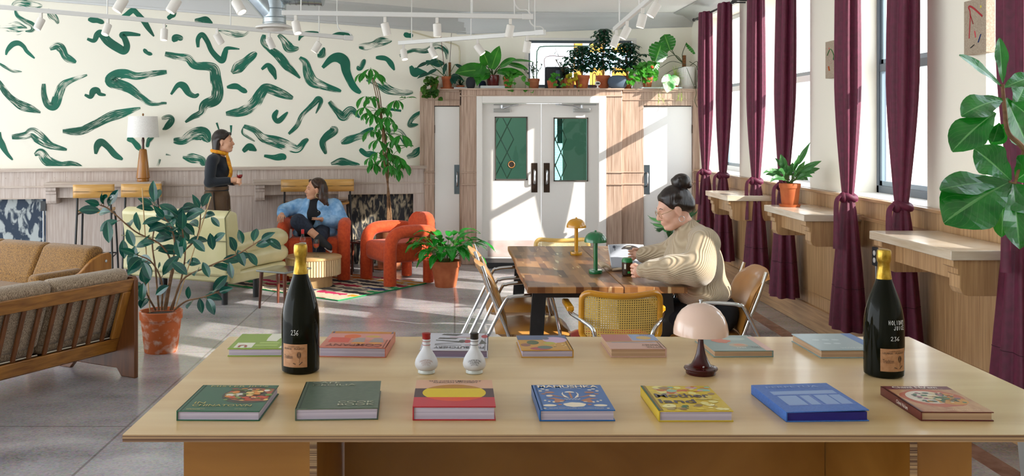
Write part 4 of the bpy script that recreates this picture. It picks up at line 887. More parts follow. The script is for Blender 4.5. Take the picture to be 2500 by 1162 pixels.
MB().tube([lpt(lu(388), .115, 1.052), lpt(lu(388), .16, 1.056)], .002).build('lamp_cord', M('green_cord', '2c4a2c'), None)
bpy.data.objects.remove(bpy.data.objects['lamp_cord'])

# ---------------- tweed sofas with slatted oak frames
m_tweed = M('brown_tweed', '4c2d0c', 'b3823a', sc=(240, 240, 60), rough=.9, detail=5, lo=.36, hi=.68, bump=.5, sheen=.3)
m_tweed2 = M('grey_brown_tweed', '5b432c', 'd3bda0', sc=(300, 300, 70), rough=.9, detail=5, lo=.34, hi=.70, bump=.5, sheen=.3)
m_oak = M('sofa_oak', '7d4d1c', 'b57c34', sc=(6, 6, 40), rough=.28, coat=.25, lo=.3, hi=.7, dist=.4)
m_oakv = M('sofa_oak_board', '8a541e', 'b98038', sc=(24, 24, 1.6), rough=.28, coat=.25, lo=.25, hi=.75, dist=.6)
m_oakd = M('sofa_oak_dark', '5a3317', '7d4a24', sc=(24, 24, 2), rough=.35, lo=.3, hi=.7, dist=.6)
def tweed_sofa(label, loc, rz, L, tw, board, mir):
    """origin at the rear corner of its right end seen from behind; length runs -x.. (x from -L to 0), faces -y"""
    t = thing('sofa', label, 'sofa', loc, rz, 'oak framed tweed sofas in the corner')
    prof = [(0, .0), (-.0, .655), (-.025, .675), (-.10, .67), (-.19, .635), (-.30, .55), (-.42, .505), (-.60, .50), (-.72, .49), (-.775, .44), (-.78, .0), (-.62, 0), (-.57, .05), (-.17, .05), (-.13, 0)]
    for x in (0, -L):
        MB().prism(prof, .032, lambda a, b_, q: (x + (-q if x == 0 else q), a, b_)).build('end_board', board, t, sharp=30, bevel=.006)
        MB().ell((x + (.003 if x == 0 else -.003), -.06, .61), (.004, .012, .012), 10, 6).build('bolt_cap', m_steel, t)
    rk = lambda z: -.03 - (.66 - z) * .34     # raked back plane
    rail = lambda z0, z1, x0, x1, th: [(x0, x1, z0, z1, th)]
    def slab(nm, x0, x1, z0, z1, m, dy=.0, th=.028):
        mb = MB(); mb.prism([(rk(z0) + dy, z0), (rk(z1) + dy, z1), (rk(z1) + dy + th, z1), (rk(z0) + dy + th, z0)], 1, lambda a, b_, q: (x0 + (x1 - x0) * q, a, b_)); return mb.build(nm, m, t, sharp=30, bevel=.005)
    slab('top_rail', -L + .032, -.032, .575, .66, m_oak); slab('bottom_rail', -L + .032, -.032, .165, .255, m_oak)
    slab('stile', -.10, -.032, .255, .575, m_oakv); slab('stile', -L + .032, -L + .10, .255, .575, m_oakv)
    k = 0; x = -.17
    while x > -L + .16:
        slab('back_slat', x - .014, x + .014, .255, .575, m_oakd, -.004, .022); x -= .112; k += 1
    nC = 2 if L < 1.75 else 3; w_ = (L - .07) / nC
    for i in range(nC):
        xc = -.035 - w_ * (i + .5)
        c = MB(); c.prism([(rk(.30) - .015, .30), (rk(.66) - .015, .64), (rk(.66) + .005, .70), (rk(.66) - .06, .735), (rk(.66) - .15, .715), (rk(.5) - .20, .5), (rk(.4) - .19, .40), (rk(.32) - .12, .31)], 1, lambda a, b_, q: (xc + (q - .5) * (w_ - .008), a, b_))
        cu = c.build('back_cushion', tw, t, sharp=60, bevel=.045, seg=4)
        mb = MB()
        for dx in (-.17, .17):
            for z in (.62, .48): mb.ell((xc + dx, rk(z) - .178 + (.02 if z > .6 else 0), z), (.014, .008, .014), 8, 6)
        mb.build('button_tufts', M('tuft_button', '3a2412', rough=.9), cu)
        MB().box((xc, -.475, .335), (w_ - .008, .58, .17)).build('seat_cushion', tw, t, sharp=60, bevel=.04, seg=4)
        MB().tube([(xc - w_ / 2 + .02, rk(.3) - .01, .265), (xc + w_ / 2 - .02, rk(.3) - .01, .265)], .004, 6).build('cushion_piping', M('white_piping', 'd8cfc0', rough=.8), t)
    for x in (-.10, -L + .10): MB().box((x, -.42, .525), (.12, .5, .09)).build('arm_cushion', tw, t, sharp=60, bevel=.04, seg=4)
    MB().bx(-L + .032, -.032, -.76, -.18, .16, .24).build('seat_frame', m_oakd, t, sharp=30)
    if mir:
        for c in [t] + kids(t):
            for o in ([] if c is t else [c]) + [g for g in kids(c)]:
                if o.parent is c and 'mirrored' not in o and o.type == 'MESH':
                    o['mirrored'] = 1; o.data.transform(Matrix.Diagonal((-1, 1, 1, 1))); o.data.flip_normals()
        for o in kids(t) + [g for c in kids(t) for g in kids(c)]:
            if 'mirrored' in o: del o['mirrored']
    return t
sa = tweed_sofa('tweed sofa seen from behind with slanted back slats, beside the rubber plant', (-2.10, 6.53, 0), math.atan2(-.88, -.475), 1.9, m_tweed2, m_oakd, True)
sb = tweed_sofa('brown button tufted tweed sofa with a curved golden oak end board', (-2.72, 7.80, 0), math.atan2(-.475, .88), 1.75, m_tweed, m_oakv, False)

# ---------------- olive leather sofa (seen from behind)
m_lth = M('cream_leather', 'c2b986', 'cfc698', sc=(4, 4, 4), rough=.35, bump=.06, coat=.15)
ls = thing('sofa', 'cream olive leather sofa seen from behind with rolled white arm', 'sofa', (-2.13, 9.15, 0), math.atan2(.43, -.9) + math.pi)
# local: x along the back (0 at the end nearest the rug, -1.3 at the other), +y = facing direction
SLn = 1.30
mb = MB(); mb.prism([(0, .26), (.02, .60), (-.02, .84), (.05, .885), (.16, .86), (.20, .60), (.22, .40), (.22, .26)], 1, lambda a, b_, q: (-SLn * q, a + .02, b_)); bkk = mb.build('backrest', m_lth, ls, sharp=60, bevel=.03, seg=3)
mb = MB().tube([(-.0, .015, .60), (-.65, .008, .597), (-SLn, .015, .60)], .005, 6).tube([(-.01, .03, .30), (-.01, .02, .6), (-.01, .0, .82), (-.01, .08, .895)], .005, 6); mb.build('seam', M('leather_seam', '6b6840', rough=.5), bkk)
for x in (.0, -SLn):
    s = 1 if x == 0 else -1
    def roll(yc, zc_, ry, rz_, nm):
        mb = MB(); rs = []
        for i in range(14):
            q = i / 13; y = .10 + q * .98; e = min(1, ((1 - q) / .13) ** .5 if q > .87 else 1, .8 + q * 3); lift = .06 * math.sin(q * 2.6)
            rs.append([(x - s * .09 + .11 * e * math.cos(a), y, zc_ + lift * .5 + rz_ * e * math.sin(a)) for a in (2 * math.pi * k / 16 for k in range(16))])
        mb.rings(rs); mb.build(nm, m_lth, ls, sharp=70)
    roll(0, .52, .1, .10, 'arm_roll'); roll(0, .37, .1, .10, 'side_roll')
    MB().box((x - s * .09, .55, .245), (.17, .86, .12)).build('side_panel', m_lth, ls, sharp=60, bevel=.03, seg=3)
for i in range(2): MB().box((-.40 - .5 * i, .66, .37), (.48, .86, .20)).build('seat_cushion', m_lth, ls, sharp=60, bevel=.06, seg=4)
MB().bx(-SLn + .05, -.05, .05, .98, .2, .28).build('seat_base', m_lth, ls, sharp=60, bevel=.02)
for x, y in ((-.07, .07), (-SLn + .07, .07), (-.07, .55), (-SLn + .07, .55)): MB().lathe([(.03, 0), (.03, .21)], 12, (x, y, 0)).build('leg', m_black, ls)

# ---------------- orange armchairs (face -y)
m_or = M('orange_velvet', 'b93c0c', 'cb4c16', sc=(40, 40, 40), rough=.8, sheen=.15, bump=.1)
def orange_chair(label, loc, rz):
    t = thing('armchair', label, 'armchair', loc, rz, 'orange velvet armchairs by the rug')
    for s in (-1, 1):
        MB().tube(smooth([(s * .315, -.27, .0), (s * .315, -.27, .25), (s * .315, -.265, .42), (s * .315, -.225, .51), (s * .312, -.14, .55), (s * .305, .02, .555), (s * .28, .17, .545), (s * .235, .25, .52)], 5), .068, 14).build('arm', m_or, t, sharp=70)
        MB().lathe([(.055, 0), (.058, .01), (.058, .24)], 16, (s * .27, .20, 0)).build('leg', m_or, t)
    MB().box((0, -.03, .325), (.545, .56, .21)).build('seat', m_or, t, sharp=60, bevel=.06, seg=4)
    mb = MB(); nseg = 20
    def ring(z, sc_, yb):
        r = []
        for k in range(28):
            a = 2 * math.pi * k / 28; c_, s_ = math.cos(a), math.sin(a)
            r.append((.275 * sc_ * abs(c_) ** .7 * (1 if c_ > 0 else -1), yb + .075 * min(1, sc_ * 1.2) * abs(s_) ** .8 * (1 if s_ > 0 else -1) - .05 * (c_ * c_), z))
        return r
    mb.rings([ring(z, s_, y) for z, s_, y in ((.23, .85, .24), (.25, .95, .24), (.36, 1.0, .25), (.50, 1.0, .265), (.58, .97, .275), (.65, .86, .285), (.70, .66, .29), (.725, .40, .292), (.73, .1, .292))])
    mb.build('backrest', m_or, t, sharp=70)
    return t
oo = orange_chair('orange velvet armchair with the seated woman in it', (-1.548, 10.96, .013), .04); oo.scale = (1.05, 1.0, 1.06)
oc = Vector((-.585, 10.67, .013)); orange_chair('empty orange velvet armchair between the rug and the peace lily', oc, math.atan2(-.47, -.88) + math.pi / 2)

# ---------------- coffee table, side tables, rug
m_ctop = M('coffee_oak', 'b5915f', 'c9a878', sc=(3, 18, 3), rough=.35)
ct = thing('coffee_table', 'round slatted oak coffee table on the rug with a bottle and glass on top', 'table', (-1.482, 10.30, .013))
MB().lathe([(.292, .0), (.297, .004), (.297, .022), (.292, .026), (0, .026)], 56, (0, 0, .285)).build('tabletop', m_ctop, ct)
mb = MB()
for k in range(64):
    a = 2 * math.pi * k / 64; mb.box((.283 * math.cos(a), .283 * math.sin(a), .205), (.012, .0195, .165), Matrix.Rotation(a, 3, 'Z'))
mb.lathe([(.262, .125), (.272, .125), (.272, .287), (.262, .287)], 48)
mb.build('slatted_drum', M('slat_oak', 'd6b98a', 'e0c79c', sc=(10, 10, 3), rough=.4), ct, sharp=30)
MB().lathe([(.0, .124), (.272, .124), (.272, .13), (0, .13)], 40).build('drum_floor', m_oakd, ct)
MB().lathe([(0, 0), (.20, 0), (.20, .126), (0, .127)], 40).build('pedestal', m_ctop, ct)
m_wal = M('walnut', '4a2416', '6b3520', sc=(12, 12, 2), rough=.3); m_glt = M('grey_glass_top', '6f726a', rough=.08, coat=.6)
def side_table(label, pts, z, m_top):
    c = sum((Vector(p) for p in pts), Vector()) / 4
    t = thing('side_table', label, 'table', (c.x, c.y, 0), 0, 'low side tables with walnut legs')
    L = [(p[0] - c.x, p[1] - c.y) for p in pts]
    MB().prism(L, .018, lambda a, b_, q: (a, b_, z - .018 + q)).build('tabletop', m_top, t, sharp=30, bevel=.006)
    for a, b_ in L: MB().tube([(a * .78, b_ * .78, z - .018), (a * .86, b_ * .86, 0)], [.019, .011], 10).build('leg', m_wal, t)
side_table('low side table with a grey glassy top beside the champagne bottle', [(-1.83, 9.04, 0), (-1.53, 8.88, 0), (-1.34, 9.21, 0), (-1.69, 9.37, 0)], .355, m_glt)
side_table('low side table behind the empty orange armchair with a folded napkin on it', [(-1.19, 11.06, 0), (-1.03, 10.92, 0), (-.75, 11.2, 0), (-.94, 11.38, 0)], .385, M('dark_table_top', '4a3a3c', rough=.12, coat=.5))
nk = thing('napkin', 'folded white napkin on the dark side table by the orange armchair', 'napkin', (-1.03, 11.10, .386), .5)
MB().grid(lambda u, v: ((u - .5) * .13, (v - .5) * .11, .006 + .004 * math.sin(u * 7) * math.cos(v * 5)), 10, 8).build('cloth', M('white_cloth', 'e8e6e2', rough=.9), nk, solid=.008)
m_rug = M('rug_wool', 'd9cbb0', rough=.95)
n, l, b = nodes(m_rug)
t_ = n.new('ShaderNodeTexCoord'); mp = n.new('ShaderNodeMapping'); mp.inputs['Scale'].default_value = (1.0, 1, 1); l.new(t_.outputs['Object'], mp.inputs[0])
nz = n.new('ShaderNodeTexNoise'); nz.inputs['Scale'].default_value = 14; l.new(t_.outputs['Object'], nz.inputs['Vector'])
md = n.new('ShaderNodeVectorMath'); md.operation = 'MULTIPLY_ADD'; md.inputs[1].default_value = (.13, .10, 0); l.new(nz.outputs['Color'], md.inputs[0]); l.new(mp.outputs[0], md.inputs[2])
br = n.new('ShaderNodeTexBrick'); br.inputs['Scale'].default_value = 1; br.inputs['Brick Width'].default_value = .42; br.inputs['Row Height'].default_value = .15; br.inputs['Mortar Size'].default_value = .028
br.inputs['Color1'].default_value = (0, 0, 0, 1); br.inputs['Color2'].default_value = (1, 1, 1, 1); br.inputs['Mortar'].default_value = (.53, .53, .53, 1); l.new(md.outputs[0], br.inputs['Vector'])
rp = n.new('ShaderNodeValToRGB'); rp.color_ramp.interpolation = 'CONSTANT'; els = rp.color_ramp.elements
cl = ['b01a3c', 'dccdb0', '12803c', 'd9c9a8', 'd8761c', '3a3a40', 'd9ccb2', 'c8205a', '6f6a64', '1f9a5a', 'e0a020', '2c3c6a']
els[0].color = (*lin(cl[0]), 1); els[1].position = 1 / 12; els[1].color = (*lin(cl[1]), 1)
for i in range(2, 12): e = els.new(i / 12); e.color = (*lin(cl[i]), 1)
l.new(br.outputs['Color'], rp.inputs[0]); l.new(rp.outputs[0], b.inputs['Base Color'])
n2 = n.new('ShaderNodeTexNoise'); n2.inputs['Scale'].default_value = 160; l.new(t_.outputs['Object'], n2.inputs['Vector'])
bp = n.new('ShaderNodeBump'); bp.inputs['Strength'].default_value = .8; bp.inputs['Distance'].default_value = .02; l.new(n2.outputs['Fac'], bp.inputs['Height']); l.new(bp.outputs[0], b.inputs['Normal'])
rg = thing('rug', 'shaggy multicoloured patchwork rug under the coffee table', 'rug', (-1.118, 9.42, 0), math.atan2(.608, -.794))
# local x runs along the long side, local -y towards the armchair end
rg.rotation_euler = (0, 0, math.atan2(.608, -.794))
MB().grid(lambda u, v: (u * 1.75, -v * 1.34, .007 + .003 * math.sin(u * 60) * math.sin(v * 40)), 60, 40).build('pile', m_rug, rg, sharp=0, solid=.006)
mb = MB().tube([(0, 0, .006), (1.75, 0, .006)], .006, 6).tube([(0, 0, .006), (0, -1.34, .006)], .006, 6); mb.build('green_border', M('rug_green', '1f8a50', rough=.95), rg)
# bottle and glasses
m_clr = glass('clear_glass', (.95, .97, .96), .3)
wt = M('rose_wine', 'c2371c', rough=.05, coat=.3); wr_ = M('red_wine', 'a01c24', rough=.05, coat=.3)
bt_ = thing('wine_bottle', 'clear bottle with a red cap on the round coffee table', 'bottle', ((739 - CX) / FX * 10.25, 10.25, .324))
MB().lathe([(0, .002), (.035, 0), (.037, .01), (.037, .16), (.03, .19), (.016, .215), (.0145, .25)], 24).build('glass_body', m_clr, bt_)
MB().lathe([(.0375, .07), (.0375, .14)], 24).build('paper_label', M('pale_label', 'd9dcd6', rough=.6), bt_)
MB().lathe([(.0155, .235), (.016, .275), (.0145, .28), (0, .281)], 18).build('bottle_cap', M('red_bottle_cap', 'c81e22', rough=.4), bt_)
def wine_glass(loc, label, m, s=1., lev=.5):
    t = thing('wine_glass', label, 'glass', loc, 0, 'stemmed wine glasses'); t.scale = (s, s, s)
    MB().lathe([(0, 0), (.034, 0), (.034, .002), (.008, .006), (.0045, .012), (.0042, .085), (.008, .092), (.022, .102), (.0325, .122), (.034, .140), (.031, .165), (.0265, .192), (.0258, .192), (.030, .165), (.0328, .140), (.0314, .123), (.021, .104), (.004, .095)], 28).build('glass_body', m_clr, t, sharp=60)
    MB().lathe([(0, .096), (.02, .1045), (.0308, .1235), (.0325, .140), (.0325, .100 + .09 * lev), (0, .100 + .09 * lev)], 24).build('wine', m, t)
wine_glass(((772 - CX) / FX * 10.20, 10.20, .324), 'glass of rose wine on the round coffee table', wt, .95, .38)
# ================================================================ CURTAINS
m_velvet = M('maroon_velvet', '500e29', '611334', sc=(30, 30, 30), rough=.65, sheen=.4, bump=.05)
n, l, b = nodes(m_velvet); b.inputs['Sheen Tint'].default_value = (.9, .25, .5, 1); b.inputs['Sheen Roughness'].default_value = .35
def curtain(x, y, ztop, zk, zb, label, seed, kx=0.):
    r = random.Random(seed); t = thing('curtain', label, 'curtain', (x, y, 0), 0, 'maroon velvet curtains tied in knots')
    nf = 7; ph = [r.uniform(-.25, .25) for _ in range(nf)]; am = [r.uniform(.7, 1.2) for _ in range(nf)]
    N = 84
    def section(z, rx, ry, amp, dx=0):
        o = []
        for k in range(N):
            a = 2 * math.pi * k / N; q = a / (2 * math.pi) * nf; i = int(q) % nf
            f = 1 + amp * am[i] * math.cos(2 * math.pi * (q - int(q)) + math.pi + ph[i] * math.sin(z * 2))
            sq = (abs(math.cos(a)) ** 3 + abs(math.sin(a)) ** 3) ** (-1 / 3.)
            o.append((dx + rx * f * sq * math.cos(a), ry * f * sq * math.sin(a), z))
        return o
    up = []
    for i in range(15):
        q = i / 14; z = ztop + (zk + .02 - ztop) * q; g = max(0, (q - .55) / .45) ** 1.6
        up.append(section(z, (.056 + .010 * math.sin(q * 3)) * (1 - .45 * g), .115 * (1 - .58 * g), .20 * (1 - .3 * g), kx * q))
    MB().rings(up).build('upper_drape', m_velvet, t, sharp=70)
    MB().tube(smooth([(kx + .05 * math.cos(a), .055 * math.sin(a), zk + .012 * math.sin(2 * a)) for a in (2 * math.pi * k / 9 for k in range(9))], 4), .022, 10, closed=True).ell((kx - .045, -.03, zk), (.03, .035, .04), 12, 8).build('knot', m_velvet, t, sharp=70)
    lo = []
    for i in range(13):
        q = i / 12; z = zk - .02 + (zb - zk + .02) * q; g = q ** .75
        lo.append(section(z, .036 + (.096 - .036) * g, .05 + .10 * g, .12 + .08 * g, kx))
    MB().rings(lo).build('lower_drape', m_velvet, t, sharp=70)
    zh = zb + .30; g = ((zk - .02 - zh) / (zk - .02 - zb)) ** .75; hem = section(zh, .036 + .060 * g, .05 + .10 * g, .12 + .08 * g, kx); mb = MB(); mb.tube([(p[0], p[1], p[2]) for p in hem], .0022, 4, closed=True); mb.build('hem_seam', M('dark_maroon_thread', '3a0a1e', rough=.8), t)
    for s in (-1,): MB().tube(smooth([(kx - .06, -.03, zk + .02), (kx - .10, -.05, zk - .03), (kx - .105, -.06, zk - .2), (kx - .11, -.07, zk - .36)], 5), [.018, .03], 8, flat=.4).build('tie_end', m_velvet, t, sharp=70)
    return t
CL = [(2.835, 11.12, .24, 'maroon velvet curtain farthest along the window wall beside the closet door'), (2.835, 10.32, .277, 'maroon velvet curtain behind the farthest bar shelf'), (2.825, 9.22, .245, 'maroon velvet curtain between the farthest bar shelf and the leafy plant'), (2.825, 8.38, .227, 'maroon velvet curtain directly behind the leafy potted plant'),
      (2.80, 7.0, .228, 'maroon velvet curtain before the pier with the small green marked canvas'), (2.825, 6.17, .248, 'maroon velvet curtain behind the holiday champagne bottle'), (2.835, 4.93, .24, 'maroon velvet curtain behind the fiddle leaf fig')]
for i, (x, y, zb, lb) in enumerate(CL): curtain(x, y, 2.97, 1.165 if i != 6 else 1.3, zb, lb, i, -.02 * (i % 2))
for i, (a, b_) in enumerate(WIN):
    t = thing('curtain_rod', 'black curtain rod over ' + ('the window farthest down the wall', 'the second farthest window', 'the tall dark framed window', 'the window nearest the camera')[i], 'curtain rod', (2.86, 0, 2.955))
    MB().tube([(0, a - .25, 0), (0, b_ - .1 if i == 0 else b_ + .2, 0)], .011, 10).build('rod', m_black, t)
    for y in (a - .25, b_ - .1 if i == 0 else b_ + .2): MB().ell((0, y, 0), (.02, .02, .02), 12, 8).tube([(0, y + (.04 if y < a else -.04), 0), (.14, y + (.04 if y < a else -.04), 0)], .008, 6).build('bracket', m_black, t)

# ================================================================ PLANTS
def leafmat(name, c1, c2, vein, rough=.35, transl=.25, coat=.0, stripes=0):
    m = M(name, c1, c2, sc=(9, 9, 9), rough=rough, coat=coat)
    n, l, b = nodes(m); base = b.inputs['Base Color'].links[0].from_socket
    t = n.new('ShaderNodeTexCoord'); s = n.new('ShaderNodeSeparateXYZ'); l.new(t.outputs['UV'], s.inputs[0])
    d = n.new('ShaderNodeMath'); d.operation = 'SUBTRACT'; d.inputs[1].default_value = .5; l.new(s.outputs['X'], d.inputs[0])
    a = n.new('ShaderNodeMath'); a.operation = 'ABSOLUTE'; l.new(d.outputs[0], a.inputs[0])
    lt = n.new('ShaderNodeMath'); lt.operation = 'LESS_THAN'; lt.inputs[1].default_value = .025; l.new(a.outputs[0], lt.inputs[0])
    # side veins: stripes along v - |u|
    ve = n.new('ShaderNodeMath'); ve.operation = 'MULTIPLY_ADD'; ve.inputs[1].default_value = -.9; l.new(a.outputs[0], ve.inputs[0]); l.new(s.outputs['Y'], ve.inputs[2])
    mu = n.new('ShaderNodeMath'); mu.operation = 'MULTIPLY'; mu.inputs[1].default_value = 9; l.new(ve.outputs[0], mu.inputs[0])
    fr = n.new('ShaderNodeMath'); fr.operation = 'FRACT'; l.new(mu.outputs[0], fr.inputs[0])
    l2 = n.new('ShaderNodeMath'); l2.operation = 'LESS_THAN'; l2.inputs[1].default_value = .4 if stripes else .07; l.new(fr.outputs[0], l2.inputs[0])
    l3 = n.new('ShaderNodeMath'); l3.operation = 'MULTIPLY'; l3.inputs[1].default_value = .8 if stripes else .35; l.new(l2.outputs[0], l3.inputs[0])
    mxm = n.new('ShaderNodeMath'); mxm.operation = 'MAXIMUM'; l.new(lt.outputs[0], mxm.inputs[0]); l.new(l3.outputs[0], mxm.inputs[1])
    mx = n.new('ShaderNodeMix'); mx.data_type = 'RGBA'; mx.inputs[7].default_value = (*lin(vein), 1); l.new(mxm.outputs[0], mx.inputs[0]); l.new(base, mx.inputs[6]); l.new(mx.outputs[2], b.inputs['Base Color'])
    if transl:
        tr = n.new('ShaderNodeBsdfTranslucent'); hs = n.new('ShaderNodeHueSaturation'); hs.inputs['Value'].default_value = 1.9; hs.inputs['Hue'].default_value = .485
        l.new(mx.outputs[2], hs.inputs['Color']); l.new(hs.outputs[0], tr.inputs[0])
        ms = n.new('ShaderNodeMixShader'); ms.inputs[0].default_value = transl; l.new(b.outputs[0], ms.inputs[1]); l.new(tr.outputs[0], ms.inputs[2]); l.new(ms.outputs[0], n['Material Output'].inputs['Surface'])
    return m
m_terra = M('terracotta', 'a6532c', 'b8663c', sc=(12, 12, 12), rough=.75)
m_terraw = M('weathered_terracotta', 'c2622c', 'dcc8b8', sc=(15, 15, 18), rough=.75, lo=.50, hi=.74, detail=10)
m_soil = M('potting_soil', '2a1d14', '46331f', sc=(40, 40, 40), rough=.95, bump=.5)
m_stem = M('green_stem', '3c5a24', '55702f', sc=(8, 8, 8), rough=.5); m_bark = M('brown_stem', '6a4a30', '8a6848', sc=(14, 14, 30), rough=.8, bump=.3)
m_cane = M('bamboo_stake', 'c9a877', rough=.6)
L_rub = leafmat('rubber_leaf', '0e403c', '185848', '4a8a64', .22, .15, .1); L_lil = leafmat('peace_lily_leaf', '14701a', '249430', '3aa040', .22, .25, .2)
L_mon = leafmat('money_leaf', '186a1c', '2a8c2a', '5aa648', .3, .3); L_fig = leafmat('fig_leaf', '0f5a20', '1a7a2a', '5a9a58', .22, .35, .25)
L_cal = leafmat('calathea_leaf', '3f7a3c', '4c8a44', '123a22', .35, .2, 0, 1); L_dark = leafmat('schefflera_leaf', '0a3a26', '114a2e', '2a6a44', .3, .2)
L_big = leafmat('philodendron_leaf', '1d6a1c', '2f8a26', '6fae4a', .25, .3, .2); L_pot = leafmat('pothos_leaf', '2a7a24', '4c9a34', '7fb84a', .3, .3); L_yel = leafmat('yellowing_leaf', '9a9a1c', 'c9b42a', 'd9cc5a', .4, .3)
L_var = leafmat('variegated_leaf', '3a9a4a', 'dfe8d4', '8fc78a', .3, .3); L_pal = leafmat('palm_leaf', '1f4a2a', '2f6a3a', '3a7a44', .4, .2); L_wil = leafmat('willow_leaf', '22352a', '2f4a36', '3f5a44', .4, .2)
def pot(t, r0, r1, h, m, rim=.03, saucer=0, nm='pot'):
    MB().lathe([(0, 0), (r1 * .96, 0), (r1, .006), (r1 + (r0 - r1) * .82, h - rim * 1.2), (r1 + (r0 - r1) * .84, h - rim), (r0 * 1.03, h - rim), (r0 * 1.05, h - .004), (r0 * 1.03, h), (r0 * .95, h), (r0 * .92, h - .02), (r0 * .92, h - .035)], 32).build(nm, m, t, sharp=35)
    MB().lathe([(r0 * .93, 0), (r0 * .5, .006), (0, .008)], 20, (0, 0, h - .032)).build('soil', m_soil, t)
    if saucer: MB().lathe([(0, 0), (saucer * .9, 0), (saucer, .02), (saucer * .96, .02), (saucer * .86, .006), (0, .006)], 28).build('saucer', m, t)
def rdir(r, el0, el1, az=None):
    a = r.uniform(0, 2 * math.pi) if az is None else az; e = math.radians(r.uniform(el0, el1)); return Vector((math.cos(a) * math.cos(e), math.sin(a) * math.cos(e), math.sin(e)))
def local(t, p): return Vector(p) - t.location
# rubber plant
t = thing('rubber_plant', 'tall rubber plant with dark glossy leaves in a weathered terracotta pot beside the slatted sofa', 'plant', (-2.18, 7.30, 0))
pot(t, .150, .120, .305, m_terraw, .06)
r = random.Random(11); fol = MB(); stm = MB()
BRS = [[(400, 757, 7.3), (420, 660, 7.3), (395, 600, 7.25), (330, 565, 7.2), (268, 512, 7.15), (243, 500, 7.1)], [(388, 757, 7.3), (380, 660, 7.35), (372, 590, 7.4), (385, 515, 7.45), (372, 500, 7.45)], [(415, 757, 7.3), (440, 690, 7.3), (452, 620, 7.35), (445, 560, 7.35), (445, 535, 7.3)],
       [(420, 757, 7.3), (445, 684, 7.25), (510, 650, 7.15), (577, 622, 7.05), (638, 585, 7.0)], [(425, 757, 7.25), (455, 735, 7.15), (494, 726, 7.05), (535, 712, 7.0)], [(405, 757, 7.35), (430, 640, 7.4), (480, 580, 7.5), (490, 520, 7.5), (488, 508, 7.5)], [(395, 757, 7.25), (395, 690, 7.2), (370, 640, 7.15), (330, 620, 7.1)], [(400, 757, 7.3), (425, 620, 7.3), (420, 560, 7.2), (400, 530, 7.15)], [(380, 757, 7.3), (360, 720, 7.25), (352, 690, 7.2)]]
for bi, bpts in enumerate(BRS):
    pts = smooth([local(t, P(*q)) for q in bpts], 6); stm.tube(pts, [.008, .004], 7)
    L = len(pts); k0 = int(L * (.42 if bi != 4 else .5)); i = k0
    while i < L:
        f = i / L; d = (pts[min(i + 1, L - 1)] - pts[i - 1]).normalized()
        o = rdir(r, -35, 40); o = (o - d * o.dot(d)).normalized()
        dd = (o * 1.0 + d * r.uniform(.2, .8) + Vector((0, -.25, 0))).normalized(); ln = r.uniform(.135, .185) * (.85 if bi in (3, 4) else 1)
        nrm = Vector((r.uniform(-.5, .5), -.8, r.uniform(.2, .9)))
        stm.tube([pts[i], pts[i] + dd * .03], .0025, 5); fol.leaf(pts[i] + dd * .028, dd, ln, ln * r.uniform(.42, .52), 'ell', r.uniform(.2, .9), .25, 7, nrm)
        i += 2
    fol.leaf(pts[-1], (pts[-1] - pts[-3]), .12, .05, 'lance', .2, .3, 7, (0, -1, .2))
for px, py, ang, ln, dy in ((165 + 80, 515, 170, .15, 0), (268, 500, 60, .14, 0), (262, 540, -80, .16, 0), (310, 560, -60, .14, 0), (330, 600, -95, .19, 0), (300, 585, -80, .14, 0), (430, 585, -70, .14, -.1), (445, 620, 80, .13, -.1), (380, 525, 5, .15, .05), (445, 560, 85, .15, -.05), (515, 530, -40, .10, .1), (520, 590, 40, .12, -.1), (420, 640, -30, .15, -.1), (470, 585, -35, .13, -.1), (580, 610, -60, .13, -.1), (625, 600, 20, .14, -.1), (592, 595, 100, .11, -.1), (560, 640, -75, .12, -.1), (520, 610, 95, .13, -.1), (495, 640, -60, .12, -.1), (350, 640, -60, .14, -.1), (350, 690, -90, .13, -.1), (380, 720, 40, .13, -.12), (460, 730, 85, .10, -.12), (487, 728, -75, .11, -.12), (505, 730, -60, .11, -.12)):
    a = math.radians(ang); p = local(t, P(px, py, 7.15 + dy)); fol.leaf(p, (math.cos(a), -.25, math.sin(a)), ln, ln * .47, 'ell', .3, .22, 7, (r.uniform(-.3, .3), -1, .35))
fol.build('foliage', L_rub, t, sharp=0); stm.build('stems', m_bark, t)
for a, b_ in (((366, 763), (347, 459)), ((428, 752), (515, 480))): MB().tube([local(t, P(*a, 7.28)) , local(t, P(*b_, 7.3))], .0045, 6).build('stake', m_cane, t)
# peace lily
t = thing('peace_lily', 'peace lily with arching green leaves in a terracotta pot by the doors', 'plant', (-.094, 10.30, 0))
pot(t, .155, .110, .275, m_terra, .06); r = random.Random(3); fol = MB(); stm = MB()
for k in range(58):
    az = k * 2.399 + r.uniform(-.2, .2); el = r.uniform(38, 86); d = rdir(r, el, el, az); h = r.uniform(.10, .30); b0 = Vector((.06 * math.cos(az), .06 * math.sin(az), .25))
    pt = smooth([b0, b0 + d * h * .5 + Vector((0, 0, .02)), b0 + d * h + Vector((math.cos(az), math.sin(az), 0)) * .03], 4); stm.tube(pt, .003, 5)
    fol.leaf(pt[-1], (pt[-1] - pt[-2]).normalized() + Vector((math.cos(az), math.sin(az), 0)) * .5, r.uniform(.19, .29), r.uniform(.085, .125), 'lance', r.uniform(1.0, 2.4), .2, 8, (0, 0, 1), 0, .03)
fol.build('foliage', L_lil, t, sharp=0); stm.build('stems', m_stem, t)
